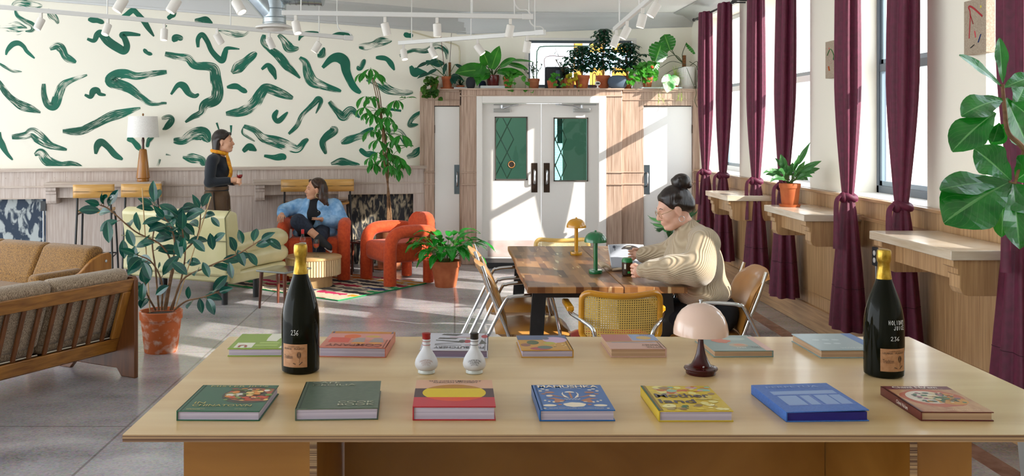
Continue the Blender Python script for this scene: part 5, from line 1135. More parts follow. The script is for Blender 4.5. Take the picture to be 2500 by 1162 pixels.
# money tree
t = thing('money_tree', 'tall slender money tree with drooping palm shaped leaves against the mural wall', 'plant', (-.775, 11.62, 0))
pot(t, .165, .135, .52, M('clay_planter', '8f5434', 'a86a44', sc=(3, 3, 20), rough=.6), .05, .2)
r = random.Random(5); fol = MB(); stm = MB(); Yt = 11.62
trk = [(951, 545), (948, 470), (943, 400), (938, 340), (930, 280), (920, 220), (905, 180)]
for s in (-1, 0, 1): stm.tube(smooth([local(t, P(px + s * 5 * math.cos(i * 1.3), py, Yt + .03 * math.sin(i * 1.3 + s * 2))) for i, (px, py) in enumerate(trk)], 5), [.012, .004], 7)
stm.build('trunk', m_bark, t); stm = MB()
for px, py in ((905, 168), (886, 178), (922, 180), (893, 235), (912, 235), (935, 262), (968, 245), (990, 240), (912, 282), (945, 285), (898, 275), (888, 262), (958, 300), (925, 315), (940, 325), (908, 318), (945, 360), (962, 378), (936, 390), (912, 400), (980, 330), (990, 358), (968, 412), (946, 372), (922, 372), (905, 385), (984, 398), (932, 300), (955, 345), (920, 342), (975, 385), (950, 405)):
    near = min(trk, key=lambda q: abs(q[1] - py - 18)); c = local(t, P(px, py, Yt + r.uniform(-.22, .16))); a = local(t, P(*near, Yt))
    stm.tube(smooth([a, (a + c) / 2 + Vector((0, 0, .04)), c], 4), .003, 5)
    n_ = 7 if px == 990 else r.choice((5, 6)); off = r.uniform(0, 6); flat_ = px == 990
    for k in range(n_):
        az = off + k * 2 * math.pi / n_; d = Vector((math.cos(az), math.sin(az) * .8, .25 if flat_ else -.35)); ln = r.uniform(.10, .20) * (.75 if flat_ else 1)
        fol.leaf(c, d, ln, ln * .34, 'obov', .6 if flat_ else 2.2, .3, 6, (0, -.3, 1))
fol.build('foliage', L_mon, t, sharp=0); stm.build('stems', m_stem, t)
# fiddle leaf fig
t = thing('fiddle_leaf_fig', 'fiddle leaf fig with huge glossy leaves by the nearest window', 'plant', (2.70, 4.42, 0))
pot(t, .16, .13, .34, M('grey_planter', '9a9893', rough=.6), .03)
fol = MB(); stm = MB(); Yf = 4.45
stm.tube(smooth([(0, 0, .3), (.02, .0, .7), (.03, .0, 1.1), local(t, P(2552, 470, Yf)), local(t, P(2500, 365, Yf)), local(t, P(2462, 325, Yf)), local(t, P(2453, 270, Yf)), local(t, P(2447, 205, Yf))], 6), [.018, .008], 9)
for (bx_, by), (tx, ty), wpx, dy0, dy1, up, dr in (((2448, 202), (2440, 97), 38, 0, .02, (.25, -1, .1), .05), ((2446, 212), (2346, 136), 32, 0, -.06, (.45, -1, .55), .3), ((2449, 243), (2350, 282), 62, 0, -.1, (-.1, -.9, .5), .35), ((2430, 275), (2328, 366), 78, -.06, -.16, (-.4, -1, .35), .25), ((2452, 214), (2520, 188), 42, 0, .05, (.1, -.7, .6), .2),
        ((2456, 240), (2506, 352), 92, .06, .10, (.2, -1, .2), .15), ((2470, 250), (2530, 300), 70, 0, -.05, (0, -1, .3), .2), ((2478, 262), (2500, 215), 60, .05, .1, (.1, -1, .1), .1), ((2468, 440), (2383, 366), 96, -.02, .04, (.2, -1, .3), .1), ((2456, 446), (2300, 462), 66, -.02, -.12, (0, -.8, .7), .25), ((2466, 444), (2310, 540), 132, -.04, -.14, (-.2, -1, .4), .2),
        ((2474, 450), (2488, 602), 96, -.05, -.1, (.3, -1, .1), .1), ((2452, 452), (2362, 486), 56, .05, .06, (0, -1, .3), .2), ((2450, 470), (2446, 575), 60, .08, .12, (.2, -1, .1), .1), ((2480, 440), (2540, 400), 90, 0, -.05, (.2, -1, .2), .1), ((2440, 300), (2425, 345), 40, .1, .12, (0, -1, .2), .1), ((2470, 445), (2520, 520), 100, .0, -.08, (.1, -1, .2), .1), ((2460, 300), (2420, 350), 46, .1, .13, (0, -1, .1), .1)):
    a, c = local(t, P(bx_, by, Yf + dy0)), local(t, P(tx, ty, Yf + dy1)); d = c - a
    d2 = d + Vector((0, 0, dr * d.length * .45)); fol.leaf(a, d2, d.length * 1.04, wpx / FX * Yf, 'fig', dr, .16, 12, up, 0, .025)
stm.tube([local(t, P(2500, 365, Yf)), local(t, P(2478, 448, Yf - .03)), local(t, P(2462, 444, Yf - .04))], .007, 7)
fol.build('foliage', L_fig, t, sharp=0); stm.build('trunk', m_bark, t)
# calathea on the bar shelf
t = thing('calathea', 'leafy patterned plant in a terracotta pot on the bar shelf under the windows', 'plant', (2.68, 7.86, 1.03))
pot(t, .080, .062, .185, M('terracotta_orange', 'a85224', 'b8612e', sc=(12, 12, 12), rough=.7), .035, .085)
r = random.Random(9); fol = MB(); stm = MB()
for tx, ty in ((1976, 350), (1906, 378), (1893, 388), (1935, 398), (2004, 394), (2000, 412), (1992, 432), (1862, 425), (1868, 440), (1880, 452), (1920, 402), (1950, 380), (1985, 445), (1900, 425), (1960, 420), (1945, 432), (1912, 440), (1972, 452), (1890, 415), (1930, 420), (1965, 395)):
    b0 = local(t, P(1930 + r.uniform(-8, 8), 447, 7.86)); c = local(t, P(tx, ty, 7.86 + r.uniform(-.16, .12))); m_ = b0 + (c - b0) * .35 + Vector((0, 0, .03)); stm.tube([b0, m_], .003, 5)
    d = c - m_; low = ty > 420; fol.leaf(m_, d + Vector((0, 0, .12 if low else .02)), d.length * 1.05, r.uniform(.045, .062), 'lance', 1.2 if low else .25, .25, 8, (r.uniform(-.4, .4), -1, .5), 0, .05)
fol.build('foliage', L_cal, t, sharp=0); stm.build('stems', m_stem, t)
# sago palm behind the reader
t = thing('sago_palm', 'small sago palm on the floor behind the woman reading', 'plant', (2.12, 9.4, 0))
pot(t, .15, .12, .28, m_terra, .04); fol = MB(); stm = MB(); r = random.Random(4)
for tx, ty in ((1588, 532), (1596, 548), (1605, 560), (1700, 520), (1706, 540), (1704, 556), (1690, 512), (1665, 500), (1640, 505), (1620, 560), (1686, 565)):
    c = local(t, P(tx, ty, 9.4 + r.uniform(-.15, .2))); b0 = Vector((0, 0, .32)); pts = smooth([b0, b0 + (c - b0) * .45 + Vector((0, 0, .17)), c], 12); stm.tube(pts, [.005, .002], 5)
    for i in range(6, len(pts)):
        d = (pts[i] - pts[i - 1]).normalized(); sd_ = d.cross(Vector((0, -.4, 1))).normalized()
        for s in (-1, 1): fol.leaf(pts[i], d * .8 + sd_ * s, .085 * (1 - .5 * (i / len(pts)) ** 3), .009, 'grass', .2, .1, 2, (0, -.5, 1))
        q = (pts[i] + pts[i - 1]) / 2
        for s in (-1, 1): fol.leaf(q, d * .8 + sd_ * s, .08 * (1 - .5 * (i / len(pts)) ** 3), .009, 'grass', .2, .1, 2, (0, -.5, 1))
fol.build('foliage', L_pal, t, sharp=0); stm.build('stems', m_stem, t)

# ---------------- plants along the ledge over the doors
ZS, YS = 2.144, 12.16
def ledge(px, Y=YS): return ((px - CX) / FX * Y, Y, ZS)
def shelf_plant(name, label, px, Y=YS): return thing(name, label, 'plant', ledge(px, Y), 0, 'potted plants on the ledge over the doors')
def vine(fol, stm, pts, n, ln, r, prof='heart'):
    pts = smooth(pts, 6); stm.tube(pts, .0025, 5)
    for k in range(n):
        p = pts[int((k + .5) / n * (len(pts) - 1))]; d = Vector((r.uniform(-1, 1), r.uniform(-1, -.1), r.uniform(-.7, .4))); l_ = ln * r.uniform(.75, 1.2); fol.leaf(p, d, l_, l_ * .75, prof, .6, .2, 5, (r.uniform(-.4, .4), -1, .6))
# trailing pothos at the corner end
t = shelf_plant('pothos', 'trailing pothos hanging over the ledge corner by the mural wall', 1060); r = random.Random(1); fol = MB(); stm = MB()
pot(t, .05, .04, .07, m_terra, .02)
for k in range(7): x = r.uniform(-.13, .05); vine(fol, stm, [(0, 0, .07), (x * .6, -.13, .12), (x, -.17, .0), (x + r.uniform(-.03, .03), -.175, -.06 - .09 * r.random())], 9, .075, r)
fol.build('foliage', leafmat('deep_pothos_leaf', '17401a', '4a7a26', '7a9a3a', .3, .2), t, sharp=0); stm.build('stems', m_stem, t)
# strap leaf philodendron with moss pole
t = shelf_plant('philodendron', 'terracotta pot with a moss pole, red stakes and long dark leaves near the mural wall', 1092); r = random.Random(2); fol = MB(); stm = MB()
pot(t, .068, .05, .155, m_terra, .035, .085); MB().tube([(.03, 0, .13), (.03, 0, .33)], .017, 10).build('moss_pole', M('coir_pole', '6b3f22', '8a5a34', sc=(60, 60, 60), rough=.95, bump=.6), t)
mb = MB().tube([(-.02, 0, .1), (-.09, 0, .74)], .0035, 5); mb.build('stake', M('red_stake', '6a2a1c', rough=.6), t); MB().tube([(.03, 0, .3), (.052, 0, .69)], .003, 5).build('stake', M('dark_stake', '3a221a', rough=.6), t)
for a, e, ln in ((180, 40, .30), (150, 60, .28), (200, 15, .24), (100, 70, .2), (20, 60, .2), (230, 30, .22), (-60, 20, .15)):
    d = Vector((math.cos(math.radians(a)) * math.cos(math.radians(e)), -.25, math.sin(math.radians(e)))); q = smooth([(0, 0, .13), Vector((0, 0, .13)) + d * ln * .5, Vector((0, 0, .13)) + d * ln], 5); stm.tube(q, .004, 5); fol.leaf(q[-1], (d.x, -.1, -.2), .17, .05, 'lance', .5, .2, 7, (0, -.9, .5))
for k in range(7): fol.leaf((.05, -.04, .16), (r.uniform(.1, .8), -.4, r.uniform(-1, .3)), .12, .05, 'lance', 1., .2, 6, (0, -1, .4))
fol.build('foliage', leafmat('blue_green_leaf', '0f3a30', '1a5242', '3f7a5a', .3, .2), t, sharp=0); stm.build('stems', m_stem, t)
t = shelf_plant('aloe', 'small spiky aloe in a clay dish by the black speaker', 1124, 12.22); r = random.Random(3); fol = MB(); pot(t, .05, .045, .05, m_terra, .02)
for k in range(20): fol.leaf((0, 0, .04), rdir(r, 15, 75), .13, .016, 'grass', .5, .5, 5)
fol.build('foliage', L_dark, t, sharp=0)
# big leaf philodendron in the red pot
t = shelf_plant('philodendron', 'large leafed philodendron in a glossy dark red pot', 1204, 12.18); fol = MB(); stm = MB()
pot(t, .088, .072, .13, M('red_glaze', '5c1418', rough=.15, coat=.5), .02); t.location.z += .042
for (bx_, by), (tx, ty), wpx, up in (((1188, 172), (1112, 172), 42, (0, -1, .5)), ((1178, 155), (1164, 208), 24, (0, -1, .1)), ((1192, 158), (1178, 122), 34, (0, -1, .1)), ((1200, 168), (1218, 112), 30, (0, -1, .1)), ((1222, 162), (1258, 142), 24, (0, -.8, .6)), ((1232, 150), (1302, 146), 18, (0, -.5, 1)), ((1240, 155), (1290, 168), 20, (0, -.6, .8)), ((1215, 175), (1280, 178), 26, (0, -.8, .6)), ((1190, 178), (1176, 196), 24, (0, -1, .3)), ((1196, 176), (1150, 190), 26, (.2, -1, .3))):
    o = Vector((0, 0, .12)); a, c = local(t, P(bx_, by, 12.12)), local(t, P(tx, ty, 12.0)); stm.tube(smooth([o, (o + a) / 2 + Vector((0, 0, .03)), a], 4), .005, 6); fol.leaf(a, (c - a) + Vector((0, 0, .02)), (c - a).length * 1.02, wpx / 197, 'heart', .3, .12, 9, up)
fol.build('foliage', L_big, t, sharp=0); stm.build('stems', m_stem, t)
# pothos in terracotta
t = shelf_plant('pothos', 'terracotta pot with bright trailing pothos beside the dark red pot', 1240, 12.12); r = random.Random(6); fol = MB(); stm = MB(); pot(t, .058, .043, .15, m_terra, .035)
for k in range(8): x = r.uniform(-.02, .26); vine(fol, stm, [(0, 0, .14), (x * .5, -.08, .2), (x, -.13, .1), (x, -.16, -.04 * r.random() - .03)], 6, .07, r)
fol.build('foliage', L_pot, t, sharp=0); stm.build('stems', m_stem, t)
t = shelf_plant('jade_plant', 'small bushy succulent in a clay pot in front of the window edge', 1303, 12.1); r = random.Random(8); fol = MB(); stm = MB(); pot(t, .072, .058, .125, M('rough_terracotta', '96502e', 'b0704c', sc=(6, 6, 60), rough=.8), .03)
for k in range(11):
    d = rdir(r, 40, 88); q = [Vector((0, 0, .11)), Vector((0, 0, .11)) + d * .1, Vector((0, 0, .11)) + d * r.uniform(.16, .24)]; stm.tube(q, .003, 5)
    for i in range(9): p = q[1] + (q[2] - q[1]) * (i / 8); fol.leaf(p, rdir(r, -10, 60), .045, .018, 'ell', .2, .2, 3)
fol.build('foliage', L_wil, t, sharp=0); stm.build('stems', m_stem, t)
for px, lb, seed, mt in ((1348, 'small clay pot with a few yellow and green pothos leaves before the black box', 12, L_pot), (1390, 'small clay pot with yellowing pothos beside the schefflera', 13, L_yel)):
    t = shelf_plant('pothos', lb, px, 12.06); r = random.Random(seed); fol = MB(); stm = MB(); pot(t, .06, .05, .10 if seed == 12 else .13, m_terra, .03)
    for k in range(5): x = r.uniform(-.08, .14); vine(fol, stm, [(0, 0, .10), (x * .5, -.06, .17), (x, -.10, .1), (x, -.12, .0 - .05 * r.random())], 4, .065, r)
    fol.leaf((0, -.05, .14), (.2, -.5, .5), .08, .06, 'heart', .5, .2, 5, (0, -1, .4)); fol.build('foliage', mt if seed == 13 else L_pot, t, sharp=0); stm.build('stems', m_stem, t)
t = shelf_plant('willow_ficus', 'narrow leafed ficus silhouetted against the window over the door', 1380, 12.24); r = random.Random(10); fol = MB(); stm = MB(); pot(t, .062, .05, .12, m_terra, .03)
for k in range(9):
    c = Vector((r.uniform(-.14, .12), r.uniform(-.08, .08), r.uniform(.25, .52))); q = smooth([(0, 0, .1), (c.x * .3, 0, c.z * .6), c], 5); stm.tube(q, .003, 5)
    for i in range(14): p = q[2 + int(i / 14 * (len(q) - 2))]; fol.leaf(p, Vector((r.uniform(-1, 1), r.uniform(-1, 1), r.uniform(-.6, .3))), .09, .013, 'lance', 1.4, .2, 4)
fol.build('foliage', L_wil, t, sharp=0); stm.build('stems', m_bark, t)
# three scheffleras
for px, Y, h, wd, lb, seed, rp_ in ((1421, 12.08, .52, .23, 'bushy schefflera in a terracotta pot, next to the narrow leafed ficus', 14, .092), (1472, 12.12, .74, .2, 'tallest schefflera, reaching up to the cornice over the window', 15, .088), (1530, 12.2, .58, .25, 'schefflera behind the round blue grey speaker', 16, .08)):
    t = shelf_plant('schefflera', lb, px, Y); r = random.Random(seed); fol = MB(); stm = MB(); pot(t, rp_, rp_ * .72, .165, m_terra, .04)
    for k in range(46):
        f = (k + .5) / 46; z = .22 + (h - .22) * f; rad = wd * (1 - .72 * max(0, f - .5) * 2) * r.uniform(.2, 1); a = k * 2.4; c = Vector((rad * math.cos(a), rad * .45 * math.sin(a), z)); o = Vector((0, 0, max(.14, z - .1)))
        stm.tube([o, c], .0025, 5); m_ = 7; off = r.uniform(0, 6)
        for q in range(m_): az = off + q * 2 * math.pi / m_; fol.leaf(c, (math.cos(az), math.sin(az), .15), .105 * r.uniform(.8, 1.15), .044, 'obov', 1.3, .2, 4)
    stm.tube([(0, 0, .12), (.01, 0, h * .6), (0, 0, h)], [.008, .003], 6); fol.build('foliage', L_dark, t, sharp=0); stm.build('stems', m_bark, t)
# pothos cluster, monstera
t = shelf_plant('pothos', 'broad pothos cluster with an orange flower on the white tray', 1580, 12.1); r = random.Random(17); fol = MB(); stm = MB(); pot(t, .065, .05, .12, m_terra, .03); t.location.z += .022
for k in range(13): x = r.uniform(-.24, .18); vine(fol, stm, [(0, 0, .11), (x * .5, -.05, .2 + .12 * r.random()), (x, -.10, .12 + .1 * r.random()), (x * 1.1, -.13, r.uniform(-.02, .08))], 6, .08, r)
for k in range(7): fol.leaf((r.uniform(-.05, .1), 0, .2), (r.uniform(-.5, .5), -.3, 1), .13, .06, 'lance', .5, .2, 6, (0, -1, .3))
fol.build('foliage', L_pot, t, sharp=0); stm.build('stems', m_stem, t); MB().ell((.04, -.1, .24), (.022, .018, .02), 10, 6).build('flower', M('orange_flower', 'c8481c', rough=.6), t)
t = shelf_plant('spider_plant', 'spider plant with fine arching leaves and trailing offshoots over the ledge', 1648, 12.14); r = random.Random(18); fol = MB(); stm = MB(); pot(t, .05, .04, .09, m_terra, .02); t.location.z += .022
for k in range(44): fol.leaf((0, 0, .09), rdir(r, 20, 85), r.uniform(.14, .26), .009, 'grass', 2.0, .3, 7)
for x in (-.24, -.20, .0, .04): 
    q = smooth([(0, 0, .08), (x * .6, -.16, .08), (x, -.19, -.06), (x, -.19, -.13 - .04 * r.random())], 5); stm.tube(q, .0015, 4)
    for k in range(9): fol.leaf(q[-1 - (k % 5)], rdir(r, -60, 40), .07, .008, 'grass', 1.5, .2, 4)
fol.build('foliage', leafmat('spider_leaf', '7fa83a', 'a8c25a', 'd9dc9a', .4, .3), t, sharp=0); stm.build('stems', m_stem, t)
t = shelf_plant('variegated_monstera', 'pale variegated monstera leaf leaning over the ledge edge', 1640, 12.06); fol = MB(); stm = MB(); pot(t, .04, .032, .06, m_terra, .02); t.location.z += .022
for tx, ty, w_ in ((1628, 222, .17), (1655, 205, .13), (1615, 195, .09)): a, c = local(t, P(1638, 186, 12.0)), local(t, P(tx, ty, 11.86)); fol.leaf(a, c - a, (c - a).length * 1.05, w_, 'heart', .3, .15, 8, (0, -1, .2)); stm.tube(smooth([(0, 0, .05), (0, -.05, .14), a], 4), .003, 5)
fol.build('foliage', L_var, t, sharp=0); stm.build('stems', m_stem, t)
t = shelf_plant('monstera', 'monstera with split leaves in a ribbed white planter by the corner', 1676, 12.2); t.location.z = ZS
mb = MB(); rs = []
for z, rr_ in ((.045, .082), (.05, .088), (.27, .098), (.275, .092), (.25, .09)): rs.append([((rr_ + (.004 if k % 2 else 0)) * math.cos(2 * math.pi * k / 64), (rr_ + (.004 if k % 2 else 0)) * math.sin(2 * math.pi * k / 64), z) for k in range(64)])
mb.rings(rs); mb.build('planter', M('white_ceramic', 'e8e6e4', rough=.35), t, sharp=30); MB().lathe([(0, 0), (.085, 0), (.112, .045), (.108, .05), (.08, .012), (0, .012)], 32).build('saucer', M('white_ceramic', 'e8e6e4'), t); MB().lathe([(.088, 0), (0, .01)], 20, (0, 0, .25)).build('soil', m_soil, t)
MB().tube([(-.03, 0, .25), (-.03, 0, .42)], .024, 10).build('moss_pole', M('coir_pole', '6b3f22'), t)
fol = MB(); stm = MB()
def split_leaf(a, c, w_, up):
    d = c - a; L_ = d.length; dn = d.normalized(); sd_ = dn.cross(Vector(up)).normalized(); nn = sd_.cross(dn).normalized()
    for s in (-1, 1):                # each half: lobes separated by deep slits
        for k in range(6):
            t0, t1 = k / 6, (k + .82) / 6; pr = lambda q: w_ * .5 * (math.sin(math.pi * (q * .86 + .1)) ** .7)
            pts = [a + dn * L_ * t0, a + dn * L_ * (t0 + .05) + sd_ * s * pr(t0) - nn * .012, a + dn * L_ * (t0 + t1) / 2 + sd_ * s * pr((t0 + t1) / 2) * 1.06 - nn * .018, a + dn * L_ * (t1 + .06) + sd_ * s * pr(t1) - nn * .012, a + dn * L_ * (k + 1) / 6]
            fol.poly(pts, [(.5, t0), (.5 + s * .4, t0), (.5 + s * .5, (t0 + t1) / 2), (.5 + s * .4, t1), (.5, t1)])
for (bx_, by), (tx, ty), w_, up in (((1616, 104), (1600, 150), .25, (.2, -1, .1)), ((1622, 84), (1636, 122), .2, (-.3, -1, .1)), ((1676, 104), (1697, 130), .07, (.5, -.8, .2)), ((1608, 150), (1592, 172), .1, (0, -1, .2))):
    a, c = local(t, P(bx_, by, 12.08)), local(t, P(tx, ty, 12.0)); split_leaf(a, c, w_, up); stm.tube(smooth([(-.02, 0, .3), (-.06 if bx_ > 1650 else -.15, -.03, .42), a], 6), .0045, 6)
for pts in ([(1683, 150), (1710, 165), (1730, 200)], [(1685, 160), (1715, 150), (1735, 170)], [(1675, 158), (1640, 150), (1612, 165)], [(1672, 162), (1640, 172), (1615, 190)], [(1676, 165), (1690, 200), (1700, 225), (1696, 245), (1706, 262)]):
    stm.tube(smooth([local(t, P(min(px, 1702), py, 12.1 if len(pts) < 5 else 11.98)) for px, py in pts], 6), .0035, 5)
fol.build('foliage', L_big, t, sharp=0, solid=.002); stm.build('stems', M('dark_stem', '3c4a2a', rough=.6), t)
# other things on the ledge
m_spk = M('speaker_cloth_black', '23262b', rough=.9); m_spb = M('speaker_cloth_blue', '4a5868', '566678', sc=(200, 200, 200), rough=.9)
def speaker(px, Y, rx, rz_, m, label):
    t = thing('speaker', label, 'speaker', ledge(px, Y)); MB().lathe([(0, 0), (rx * .62, 0), (rx * .86, rz_ * .35), (rx, rz_ * .85), (rx * .98, rz_ * 1.25), (rx * .82, rz_ * 1.72), (rx * .5, rz_ * 1.95), (0, rz_ * 2)], 36, sy=.75).build('grille', m, t, sharp=70)
    MB().lathe([(rx * .6, -.0), (rx * .62, .006), (0, .006)], 24, sy=.75).build('base_ring', m_black, t)
speaker(1149, 12.03, .060, .072, m_spk, 'rounded black speaker among the ledge plants near the mural wall'); speaker(1178, 12.28, .045, .055, M('navy_cloth', '1c2c4a', rough=.9), 'small navy speaker half behind the red pot'); speaker(1508, 12.02, .122, .082, m_spb, 'wide rounded blue grey speaker on the ledge in front of the schefflera')
t = thing('storage_box', 'black upright case with rounded corners against the window over the door', 'box', ledge(1360, 12.3)); MB().bx(-.155, .155, -.03, .03, 0, .285).build('case', M('charcoal_case', '2a2d36', rough=.5), t, bevel=.025, seg=4); MB().bx(-.02, .03, -.034, -.03, .13, .24).build('pale_marking', M('case_mark', '5a6a80', rough=.4), t)
for p0, p1, Y, lb in ((1108, 1140, 12.18, 'white tray under the small aloe'), (1172, 1232, 12.16, 'white enamel tray under the dark red pot'), (1562, 1662, 12.10, 'long white tray under the pothos and spider plant')):
    w_ = (p1 - p0) / 197.; t = tag(MB().bx(-w_ / 2, w_ / 2, -.085, .085, 0, .02 if p0 > 1500 else .04).build('tray', M('white_enamel', 'dfe3e6', rough=.3), None, bevel=.008, seg=3, loc=ledge((p0 + p1) / 2, Y)), lb, 'tray')
    if p0 < 1120: t.scale = (1, .8, .55)
t = thing('security_camera', 'small white camera on a stand between the schefflera pots', 'camera', ledge(1459, 11.99)); MB().lathe([(0, 0), (.028, 0), (.028, .008), (.01, .012), (.008, .04)], 20).build('stand', m_white, t); MB().ell((0, 0, .062), (.036, .03, .028), 16, 10).build('body', m_white, t); MB().bx(-.022, .022, -.034, -.026, .052, .072).build('lens_face', m_black, t, bevel=.004)
# neon sign tubes seen from behind in the transom
t = thing('window_sign', 'sign of bent glass tubes hanging inside the window over the door', 'sign', ((1400 - CX) / FX * 12.33, 12.33, 2.15))
MB().tube(smooth([(-.46, 0, .0), (-.46, 0, .42), (-.44, 0, .50), (-.38, 0, .535), (0, 0, .54), (.5, 0, .54)], 6), .008, 8).build('green_tube', M('neon_green_tube', '6f9a88', rough=.2), t)
for q in ([(-.35, .0, .21), (-.35, 0, .4), (-.1, 0, .41)], [(.24, 0, .02), (.24, 0, .17), (.26, 0, .2), (.28, 0, .17), (.28, 0, .03), (.33, 0, .02), (.33, 0, .2)], [(.46, 0, .19), (.47, 0, .24), (.5, 0, .25), (.53, 0, .22), (.52, 0, .18)]): MB().tube(smooth(q, 4), .005, 6).build('red_tube', M('neon_red_tube', '7a2a2c', rough=.3), t)
# ================================================================ PEOPLE
def sdf_mesh(prims, res=.007):
    """smooth union of limbs and masses -> one continuous surface (surface nets)"""
    lo = np.full(3, 1e9); hi = np.full(3, -1e9)
    def bb(p):
        if p[0][-1] == 'c': a, b_ = np.array(p[1]), np.array(p[2]); m = max(p[3], p[4]); return np.minimum(a, b_) - m, np.maximum(a, b_) + m
        c = np.array(p[1]); m = max(p[2]); return c - m, c + m
    for p in prims:
        if p[0][0] != '-': a, b_ = bb(p); lo = np.minimum(lo, a); hi = np.maximum(hi, b_)
    lo -= 3 * res; hi += 3 * res; N = np.ceil((hi - lo) / res).astype(int) + 1
    ax = [lo[i] + res * np.arange(N[i]) for i in range(3)]; F = np.full(N, .06, np.float32)
    for p in prims:
        k = p[-1]; a, b_ = bb(p); i0 = np.maximum(0, np.floor((a - k - 2 * res - lo) / res).astype(int)); i1 = np.minimum(N, np.ceil((b_ + k + 2 * res - lo) / res).astype(int) + 1)
        if np.any(i1 <= i0): continue
        X, Y, Z = np.meshgrid(*[ax[i][i0[i]:i1[i]] for i in range(3)], indexing='ij')
        if p[0][-1] == 'c':
            A, B = np.array(p[1]), np.array(p[2]); d = B - A; L2 = max(d @ d, 1e-9)
            t = np.clip(((X - A[0]) * d[0] + (Y - A[1]) * d[1] + (Z - A[2]) * d[2]) / L2, 0, 1)
            D = np.sqrt((X - A[0] - t * d[0]) ** 2 + (Y - A[1] - t * d[1]) ** 2 + (Z - A[2] - t * d[2]) ** 2) - (p[3] + (p[4] - p[3]) * t)
        else:
            c, r, R = np.array(p[1]), p[2], p[3]; q = np.stack([X - c[0], Y - c[1], Z - c[2]])
            if R is not None: q = np.einsum('ji,jxyz->ixyz', np.array(R), q)
            r = np.array(r)[:, None, None, None]; k0 = np.sqrt(((q / r) ** 2).sum(0)); k1 = np.sqrt(((q / r ** 2) ** 2).sum(0)) + 1e-9; D = k0 * (k0 - 1) / k1
        s = tuple(slice(i0[i], i1[i]) for i in range(3)); f = F[s]
        if p[0][0] == '-': D = -D; h = np.clip(.5 - .5 * (f - D) / k, 0, 1); F[s] = f * (1 - h) + D * h + k * h * (1 - h)
        else: h = np.clip(.5 + .5 * (f - D) / k, 0, 1); F[s] = f * (1 - h) + D * h - k * h * (1 - h)
    S = F < 0; n = np.array(N) - 1
    cs = [(a, b_, c) for a in (0, 1) for b_ in (0, 1) for c in (0, 1)]
    cnt = sum(S[a:a + n[0], b_:b_ + n[1], c:c + n[2]].astype(np.int8) for a, b_, c in cs); act = np.argwhere((cnt > 0) & (cnt < 8))
    val = {c: F[act[:, 0] + c[0], act[:, 1] + c[1], act[:, 2] + c[2]] for c in cs}
    acc = np.zeros((len(act), 3)); num = np.zeros(len(act))
    for c in cs:
        for axn in range(3):
            if c[axn]: continue
            e = list(c); e[axn] = 1; v0, v1 = val[c], val[tuple(e)]; m = (v0 < 0) != (v1 < 0); t = np.where(m, v0 / np.where(m, v0 - v1, 1), 0)
            pos = np.tile(np.array(c, float), (len(act), 1)); pos[:, axn] += t; acc += pos * m[:, None]; num += m
    V = lo + res * (act + acc / np.maximum(num, 1)[:, None]); idx = np.full(n, -1); idx[act[:, 0], act[:, 1], act[:, 2]] = np.arange(len(act)); faces = []
    for axn in range(3):
        sl0 = [slice(1, n[i]) for i in range(3)]; sl1 = list(sl0); sl0[axn] = slice(0, n[axn]); sl1[axn] = slice(1, n[axn] + 1)
        a, b_ = S[tuple(sl0)], S[tuple(sl1)]; E = np.argwhere(a != b_); o = np.ones(3, int); o[axn] = 0; E = E + o; ins = S[E[:, 0], E[:, 1], E[:, 2]]
        u, v = (axn + 1) % 3, (axn + 2) % 3; du = np.eye(3, dtype=int)[u]; dv = np.eye(3, dtype=int)[v]
        q = np.stack([idx[tuple((E - du - dv).T)], idx[tuple((E - dv).T)], idx[tuple(E.T)], idx[tuple((E - du).T)]], 1); q[~ins] = q[~ins][:, ::-1]; faces.append(q)
    return V, np.concatenate(faces)
def flesh(name, prims, mat, parent=None, res=.007, loc=None, rot=None):
    V, Fq = sdf_mesh(prims, res); me = bpy.data.meshes.new(name); me.from_pydata(V.tolist(), [], Fq.tolist()); me.materials.append(mat)
    me.polygons.foreach_set('use_smooth', [True] * len(me.polygons)); me.update()
    o = bpy.data.objects.new(name, me); COL.objects.link(o)
    if parent: o.parent = parent
    if loc is not None: o.location = loc
    if rot is not None: o.rotation_euler = rot
    return o
def c_(a, b_, r0, r1=None, k=.02): return ('c', tuple(a), tuple(b_), r0, r0 if r1 is None else r1, k)
def e_(c, r, R=None, k=.02): return ('e', tuple(c), tuple(r), R, k)
def neg(p): return ('-' + p[0],) + p[1:]
